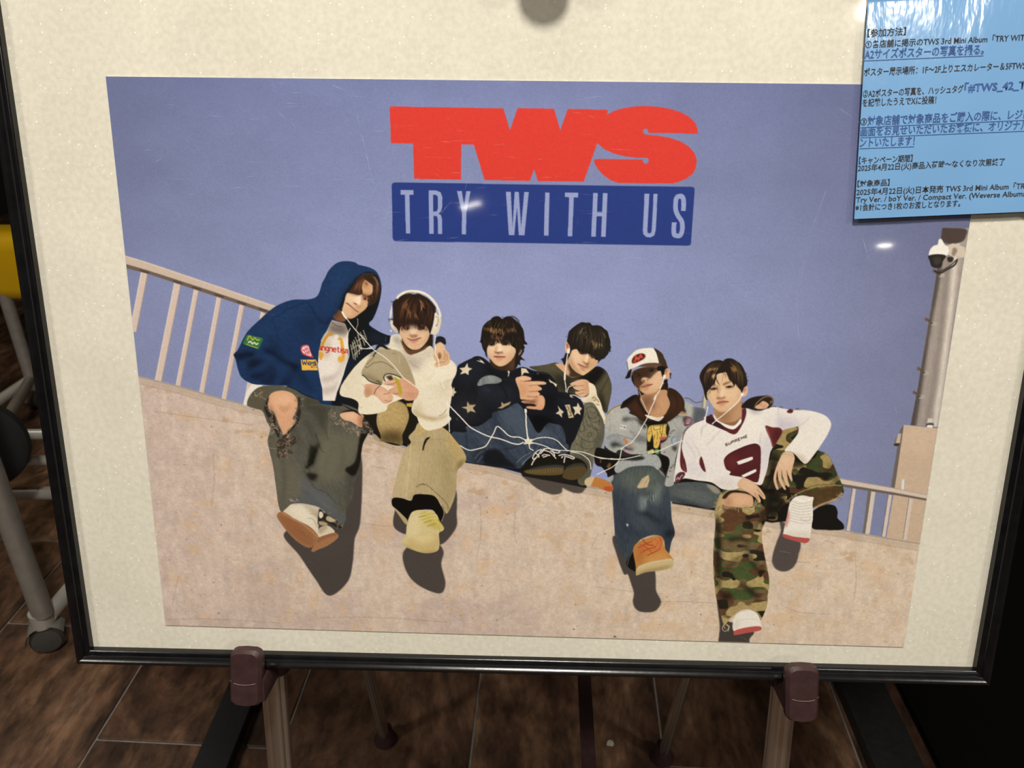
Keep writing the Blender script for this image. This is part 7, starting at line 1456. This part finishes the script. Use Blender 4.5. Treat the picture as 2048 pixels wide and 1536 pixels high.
P('70,560 60,470 90,380 150,290 230,210 330,150 440,120 530,125 575,140 620,95 700,75 790,90 860,130 950,190 1010,270 1060,380 1090,480 1110,560 1105,660 1040,720 1020,780 990,830 970,780 930,740 880,660 850,640 820,690 790,620 730,560 690,480 640,390 560,400 500,410 440,440 420,520 390,640 330,700 290,760 240,810 225,880 230,960 250,1010 205,980 170,880 150,780 110,660', '231a14', 0.5, save='f_h')
hair(['430,150 260,280 160,480 140,680', '500,160 360,300 280,500 230,760', '540,170 450,320 400,500 340,700'], 80, ['4b3625', '5d4530', '140f0c', '100b09', '6d5238'], 0.9, 0.75, 14, 'f_h'); hair(['640,120 740,280 780,460 800,640', '720,120 860,300 900,480 920,700', '820,140 980,340 1020,520 1000,740'], 80, ['46321f', '5d442c', '15100d', '100c0a', '6a4f33'], 0.9, 0.75, 14, 'f_h')
hair(['290,270 250,340 210,430', '380,260 340,320 310,380', '480,260 450,310 430,370'], 34, ['a87c50', '8d663f', 'c49868'], 0.9, 0.75, 10, 'f_h'); hair(['350,400 345,470 345,540', '400,400 380,480 370,560'], 28, ['b9986a', '9c7c50', 'd3b485'], 1.0, 0.75, 8, 'f_h'); hair(['760,190 820,240 880,260', '720,280 790,360 820,420', '800,220 880,300 930,380'], 36, ['7d5a38', '96703f', 'a8844f'], 0.9, 0.7, 10, 'f_h')
for s_, c_ in (('420,480 440,580 480,650 525,690', '2b1d14'), ('590,400 580,470 560,560 520,660', '8d6a4c'), ('630,400 640,480 645,590', '7d5a40'), ('690,470 720,560 740,600', '4a3222'), ('660,420 700,520 740,590', '3b281b'), ('780,600 800,650 830,690', '2b1d14'), ('860,640 890,700 930,730', '2b1d14'), ('600,400 620,460 615,540', '96714f'), ('440,560 490,640 510,680', '5a3f2b')): L(s_, 1.4, c_, 0.4, 0.85, taper=1)
hair(['330,640 350,690 360,720', '400,600 420,660 450,700', '230,760 230,860 250,980', '800,600 830,660 850,700'], 24, ['2b1d14', '5a3f2a', '7d5c3c'], 0.9, 0.7, 10, None)
for s_ in ('100,400 130,330 190,270', '80,440 70,490 75,520', '1060,380 1090,420 1080,440', '1095,480 1130,470', '1105,560 1150,560', '575,140 590,120 610,110'): L(s_, 1.1, '2a2019', 0.4, 0.8)
# ---- earphone cords and the star-shaped hub
at('A', 'printed_earphone_cord')
WC = 'ece3d8'
def cord(s, w=1.7, col=WC, shade=True):
    L(s, w, col, 0.3, 0.97, setid=True)
L('1240,590 1260,630 1290,665', 3.6, 'f2e8da', 0.4, 1, setid=True); cord('1290,665 1340,730 1400,800 1480,880 1540,950 1600,1000 1680,1050 1760,1120 1830,1200 1880,1260 1960,1320 2030,1370 2060,1420')
cord('1400,660 1405,720 1390,770 1410,830 1425,900 1435,950', 1.1, 'b8aa98'); cord('1440,965 1480,970 1560,965', 1.6); cord('1440,970 1420,940', 1.6)
at('B'); cord('1358,745 1362,800 1355,860 1370,940 1365,1000 1400,1060 1415,1120 1420,1180 1430,1250 1465,1330 1475,1420 1500,1480'); cord('745,885 800,910 880,960 960,1020 1080,1050 1180,1050 1260,1068 1320,1045 1345,1010', 1.3, 'd9cbb8')
at('G'); cord('125,60 150,130 160,220 165,330 170,400', 1.7); cord('130,80 230,180 310,260 390,340 500,400 600,440 700,460 780,485 850,510 920,518 975,495', 2.4); cord('285,540 340,575 400,592 480,575 560,545 610,470 650,395 682,330 740,365 800,420 850,440 920,442 975,465', 2.2)
cord('988,145 992,220 995,300 1005,380 1012,440', 2.6); L('984,135 990,175', 4.5, 'ebe2d6', 0.4, 1, setid=True)
cord('1060,475 1120,450 1200,440 1280,450 1340,480 1390,530 1440,575', 1.8); cord('1070,500 1140,515 1220,540 1300,575 1420,578 1540,585 1640,600 1740,635 1820,658 1930,660 2060,662', 1.8); cord('1030,520 1040,560 1080,585', 2.0); cord('1480,590 1580,610 1650,650 1690,700 1705,780', 1.6)
at(ident='printed_star_hub'); P('970,460 1005,465 1010,432 1022,432 1032,462 1085,460 1055,485 1085,510 1045,512 1035,530 1018,512 965,520 990,492', 'e9dfc9', 0.4, sm=0, save='hub'); P('990,480 1050,480 1040,500 1000,500', 'd4c6a8', 1, 0.6, clip='hub')
at('C', 'printed_earphone_cord'); L('1405,470 1400,520', 4.5, 'f0e7dc', 0.5, 1, setid=True); cord('1400,500 1390,560 1380,640 1368,740'); L('1368,740 1366,830', 3.4, WC, 0.4, 1, setid=True); cord('1366,830 1380,900 1382,965'); cord('1465,890 1420,905 1400,940 1395,975', 1.6); cord('1430,1000 1490,1005 1545,1040', 1.6)
at('e'); L('1262,800 1240,900', 5, 'f0e6d8', 0.5, 1, setid=True); cord('1245,880 1210,1000 1160,1140 1110,1270 1040,1370', 2.0, 'e8dccc'); L('1040,1370 970,1500', 3.4, 'e8dccc', 0.4, 1, setid=True); cord('545,1270 590,1350 620,1450 645,1536', 1.4, 'a89a88')
at('I'); cord('965,-10 930,80 880,190 840,300 800,390 740,490 690,590 630,680 560,760 490,800 420,850 400,880 385,960 370,1040 330,1110 240,1190 100,1260 -20,1320', 1.7); cord('715,10 760,90 800,180 850,270', 1.4, 'd0c4b4'); cord('770,430 810,470 820,500 810,600', 1.0, 'c9c0b4'); cord('-10,1020 120,1040 260,1055 400,1050 560,1020 720,980', 1.6); cord('930,930 1050,890 1180,830 1300,770 1450,710', 1.7); cord('1860,120 1850,200 1825,290 1815,330', 1.7); L('1818,300 1812,400', 3.4, WC, 0.4, 1, setid=True); L('1780,450 1765,560 1758,640', 1.0, '9a92a0', 0.6, 0.5)
at('f'); L('1020,840 985,900', 5, 'f2e8dc', 0.5, 1, setid=True); cord('990,890 950,970 880,1060 780,1160 660,1270 540,1370 440,1450 350,1536', 1.9)
at('D'); L('1090,1590 1060,1650', 1, 'c9c0b4', 0.5, 0.3)
# ---- title
at('M', 'printed_title')
RED = 'd43b30'
P('103,118 1265,116 1338,340 1412,112 1785,112 1900,480 1905,480 1905,856 1632,856 1594,735 1552,857 1088,857 970,495 842,495 846,857 366,857 348,495 120,495', RED, 0.3, sm=0)
at('N')
P('0,112 140,112 213,335 288,112 700,112 690,165 640,300 595,465 465,856 0,856', RED, 0.3, sm=0)
P('690,165 760,125 850,95 960,75 1080,66 1200,72 1330,90 1450,125 1540,175 1600,235 1625,300 1628,343 1400,343 1120,343 1118,325 1105,303 1085,300 1068,312 1064,332 1075,352 1100,362 1200,368 1320,385 1440,420 1530,470 1595,540 1620,610 1615,690 1580,760 1510,810 1430,845 1380,858 1100,862 820,862 740,835 660,780 600,715 570,660 565,622 800,620 1066,618 1070,640 1085,660 1105,662 1125,645 1128,618 1115,602 1095,600 1000,600 880,588 760,558 670,518 600,460 560,400 600,280', RED, 0.3, sm=0)
at(ident='printed_subtitle_panel')
at('0')
def mp(c, x, y): q = CROPS[c]; return (x * q[2] + q[0], y * q[2] + q[1])
P([mp('M', 170, 897), mp('N', 1578, 890), mp('N', 1598, 897), mp('N', 1605, 918), mp('N', 1578, 1470), mp('N', 1570, 1488), mp('N', 1545, 1496), mp('M', 190, 1500), mp('M', 168, 1492), mp('M', 158, 1470), mp('M', 136, 930), mp('M', 145, 906)], '27397c', 0.3, sm=0)
LT = '9199c2'
at('M', 'printed_letter')
P('228,973 362,973 362,1020 322,1020 336,1418 292,1418 274,1020 230,1020', LT, 0.3, sm=0)
P('516,973 596,973 640,990 658,1040 658,1140 648,1185 622,1208 648,1225 660,1270 664,1418 620,1418 616,1270 606,1235 570,1232 578,1418 530,1418', LT, 0.3, sm=0); P('562,1018 595,1018 612,1035 614,1160 605,1185 568,1190', '27397c', 0.3, sm=0)
P('806,973 856,973 882,1120 902,973 946,973 906,1200 908,1418 864,1418 862,1200', LT, 0.3, sm=0)
P('1308,973 1358,973 1382,1330 1398,973 1440,973 1470,1330 1496,973 1542,973 1506,1418 1448,1418 1424,1130 1402,1418 1346,1418', LT, 0.3, sm=0)
P('1710,973 1756,973 1752,1418 1706,1418', LT, 0.3, sm=0)
at('N')
P('275,972 410,972 410,1018 366,1018 358,1418 312,1418 320,1018 274,1018', LT, 0.3, sm=0)
P('564,971 610,971 606,1165 660,1165 665,971 712,971 700,1418 654,1418 659,1208 605,1208 600,1418 553,1418', LT, 0.3, sm=0)
P('1092,968 1140,968 1126,1340 1132,1372 1150,1376 1166,1368 1172,1340 1184,968 1226,968 1212,1345 1200,1395 1160,1418 1115,1412 1086,1385 1080,1340', LT, 0.3, sm=0)
L('1492,1138 1494,1040 1480,995 1455,988 1425,1000 1412,1050 1415,1130 1440,1190 1475,1240 1486,1290 1482,1350 1465,1390 1435,1396 1405,1385 1398,1340 1402,1258', 8.6, LT, 0.3, 1, ident='printed_letter')
# ------------------------------------------------------------------ the poster sheet as geometry
d_p = math.radians(0.47)
def sheet_to_frame(u, v):
    qx, qy = u - 293.2, v - 444.0
    return (qx * math.cos(d_p) + qy * math.sin(d_p)) * 0.001, -(-qx * math.sin(d_p) + qy * math.cos(d_p)) * 0.001
px0, pz0 = sheet_to_frame(0, PH)                       # lower left corner of the sheet
M_paper = mat_plain('poster_paper', (0.8, 0.79, 0.76), 0.6, noise=0.03)
poster = empty('poster')
poster.matrix_world = FM @ Matrix.Translation((px0, 0.0, pz0)) @ Matrix.Rotation(d_p, 4, 'Y')
tag(poster, 'landscape poster of six people in street clothes sitting on a concrete wall', 'poster')
bm = bmesh.new(); add_box(bm, (PW / 2000, -0.00015, PH / 2000), (PW / 1000, 0.0003, PH / 1000))
bm_obj('paper_sheet', bm, M_paper, poster)
def mat_print():
    k = NT('poster_print')
    at_ = k.node('ShaderNodeAttribute', attribute_name='Col')
    tc = k.node('ShaderNodeTexCoord')
    nz = k.node('ShaderNodeTexNoise', _Scale=900.0, _Detail=2.0); k.link(tc.outputs['Object'], nz.inputs['Vector'])
    r = k.ramp([(0.3, (0.94,) * 3), (0.7, (1.06,) * 3)]); k.link(nz.outputs['Fac'], r.inputs['Fac'])
    mx = k.node('ShaderNodeMix', data_type='RGBA', blend_type='MULTIPLY'); mx.inputs[0].default_value = 1.0
    k.link(at_.outputs['Color'], mx.inputs[6]); k.link(r.outputs['Color'], mx.inputs[7])
    k.link(mx.outputs[2], k.p.inputs['Base Color'])
    k.p.inputs['Roughness'].default_value = 0.5; k.p.inputs['Specular IOR Level'].default_value = 0.15
    return k.m
M_print = mat_print()
# colours at the grid nodes (linear), cell identities
pc = np.pad(CAN, ((1, 1), (1, 1), (0, 0)), mode='edge')
node = (pc[0:-1:2, 0:-1:2] + pc[1::2, 0:-1:2] + pc[0:-1:2, 1::2] + pc[1::2, 1::2]) * 0.25
del pc
node = np.clip(node, 0, 1)
lin = np.where(node <= 0.04045, node / 12.92, ((node + 0.055) / 1.055) ** 2.4).astype(np.float32)
lin = np.clip(lin * np.array(PRINT_GAIN, np.float32), 0, 0.95)
cid = IDS[0::2, 0::2][:GH, :GW].astype(np.int32)
# every connected patch of the print becomes a piece of its own; specks join their neighbour
def components(ids):
    lab = np.zeros(ids.shape, np.int32); par = []
    def find(a):
        while par[a] != a: par[a] = par[par[a]]; a = par[a]
        return a
    prev = []
    for y in range(ids.shape[0]):
        row = ids[y]; cut = np.flatnonzero(row[1:] != row[:-1]) + 1
        st_ = np.r_[0, cut]; en_ = np.r_[cut, len(row)]
        cur = []; pi_ = 0
        for a, b in zip(st_.tolist(), en_.tolist()):
            l = len(par); par.append(l); v = int(row[a])
            while pi_ < len(prev) and prev[pi_][1] <= a: pi_ += 1
            k = pi_
            while k < len(prev) and prev[k][0] < b:
                if prev[k][2] == v:
                    r0, r1 = find(prev[k][3]), find(l)
                    if r0 != r1: par[max(r0, r1)] = min(r0, r1)
                k += 1
            lab[y, a:b] = l; cur.append((a, b, v, l))
        prev = cur
    root = np.array([find(i) for i in range(len(par))]); u, inv = np.unique(root, return_inverse=True)
    return inv[lab]
for _ in range(3):
    comp = components(cid); cnt = np.bincount(comp.ravel()); small = cnt[comp] < 60
    if not small.any(): break
    # flood specks from the left: take the last large value of the row
    idx = np.where(~small, np.arange(GW)[None, :], 0); np.maximum.accumulate(idx, axis=1, out=idx)
    cid = np.where(small, IDS[0::2, 0::2][:GH, :GW].astype(np.int32)[np.arange(GH)[:, None], idx], IDS[0::2, 0::2][:GH, :GW])
    cid = cid.astype(np.int32); IDS[0::2, 0::2][:GH, :GW] = cid
comp = components(cid)
comp_id = np.zeros(comp.max() + 1, np.int32); comp_id[comp.ravel()] = cid.ravel()
cid = comp
NXV = GW + 1
BS = 4
NBY, NBX = GH // BS, GW // BS
b4 = cid.reshape(NBY, BS, NBX, BS).transpose(0, 2, 1, 3).reshape(NBY, NBX, -1)
same = (b4 == b4[..., :1]).all(-1)
# bilinear deviation inside each block
dev = np.zeros((NBY, NBX), np.float32)
c00 = node[0:-1:BS, 0:-1:BS]; c01 = node[0:-1:BS, BS::BS]; c10 = node[BS::BS, 0:-1:BS]; c11 = node[BS::BS, BS::BS]
for j in range(BS + 1):
    for i in range(BS + 1):
        fx, fy = i / BS, j / BS
        pr = (c00 * (1 - fx) + c01 * fx) * (1 - fy) + (c10 * (1 - fx) + c11 * fx) * fy
        ac = node[j:j + (NBY - 1) * BS + 1:BS, i:i + (NBX - 1) * BS + 1:BS]
        dev = np.maximum(dev, np.abs(ac - pr).max(-1))
coarse = same & (dev < 0.022)
by, bx = np.nonzero(coarse)
q_coarse = np.stack([by * BS * NXV + bx * BS, (by + 1) * BS * NXV + bx * BS, (by + 1) * BS * NXV + (bx + 1) * BS, by * BS * NXV + (bx + 1) * BS], 1)
id_coarse = b4[by, bx, 0]
fine_mask = np.repeat(np.repeat(~coarse, BS, 0), BS, 1)
fy_, fx_ = np.nonzero(fine_mask)
q_fine = np.stack([fy_ * NXV + fx_, (fy_ + 1) * NXV + fx_, (fy_ + 1) * NXV + fx_ + 1, fy_ * NXV + fx_ + 1], 1)
quads = np.concatenate([q_coarse, q_fine]); qid = np.concatenate([id_coarse, cid[fy_, fx_]])
print('poster quads', len(quads), 'of them fine', len(q_fine))
linf = lin.reshape(-1, 3)
PEOPLE = {'person_a': 'person in a blue hooded jacket and torn grey jeans leaning over', 'person_b': 'person in a cream hoodie with white headphones and one raised boot',
          'person_c': 'person in a navy sweatshirt with star patches holding a phone', 'person_d': 'person in a dark olive top holding an earphone cord',
          'person_e': 'person in a pale denim jacket and a white and brown cap', 'person_f': 'person in a white and maroon jersey and camouflage trousers'}
proot = {}
for pn, lb_ in PEOPLE.items():
    e_ = bpy.data.objects.new('printed_person', None); e_.empty_display_size = 0.01
    COL.objects.link(e_); e_.parent = poster; e_['label'] = 'printed ' + lb_
    proot[pn] = e_
order = np.argsort(qid, kind='stable'); qs = qid[order]
bounds = np.r_[0, np.flatnonzero(np.diff(qs)) + 1, len(qs)]
print('print pieces', len(bounds) - 1)
for b0, b1 in zip(bounds[:-1], bounds[1:]):
    nm = ID_NAMES[comp_id[qs[b0]]]
    sel = quads[order[b0:b1]]
    if not len(sel): continue
    used, inv = np.unique(sel.ravel(), return_inverse=True)
    gy, gx = used // NXV, used % NXV
    co = np.zeros((len(used), 3), np.float32)
    co[:, 0] = gx * PITCH * 0.001; co[:, 2] = (PH - gy * PITCH) * 0.001; co[:, 1] = -0.0004
    # sheet lies almost flat: very slight waviness as in the print
    me = bpy.data.meshes.new(nm.split('.')[-1])
    me.vertices.add(len(used)); me.vertices.foreach_set('co', co.ravel())
    nq = len(sel)
    me.loops.add(nq * 4); me.loops.foreach_set('vertex_index', inv.astype(np.int32).ravel())
    me.polygons.add(nq); me.polygons.foreach_set('loop_start', np.arange(nq, dtype=np.int32) * 4)
    me.update(calc_edges=True)
    ca_ = me.color_attributes.new('Col', 'FLOAT_COLOR', 'POINT')
    ca_.data.foreach_set('color', np.c_[linf[used], np.ones(len(used), np.float32)].astype(np.float32).ravel())
    me.materials.append(M_print)
    o = bpy.data.objects.new(nm.split('.')[-1], me); COL.objects.link(o)
    o.parent = proot[nm.split('.')[0]] if '.' in nm else poster
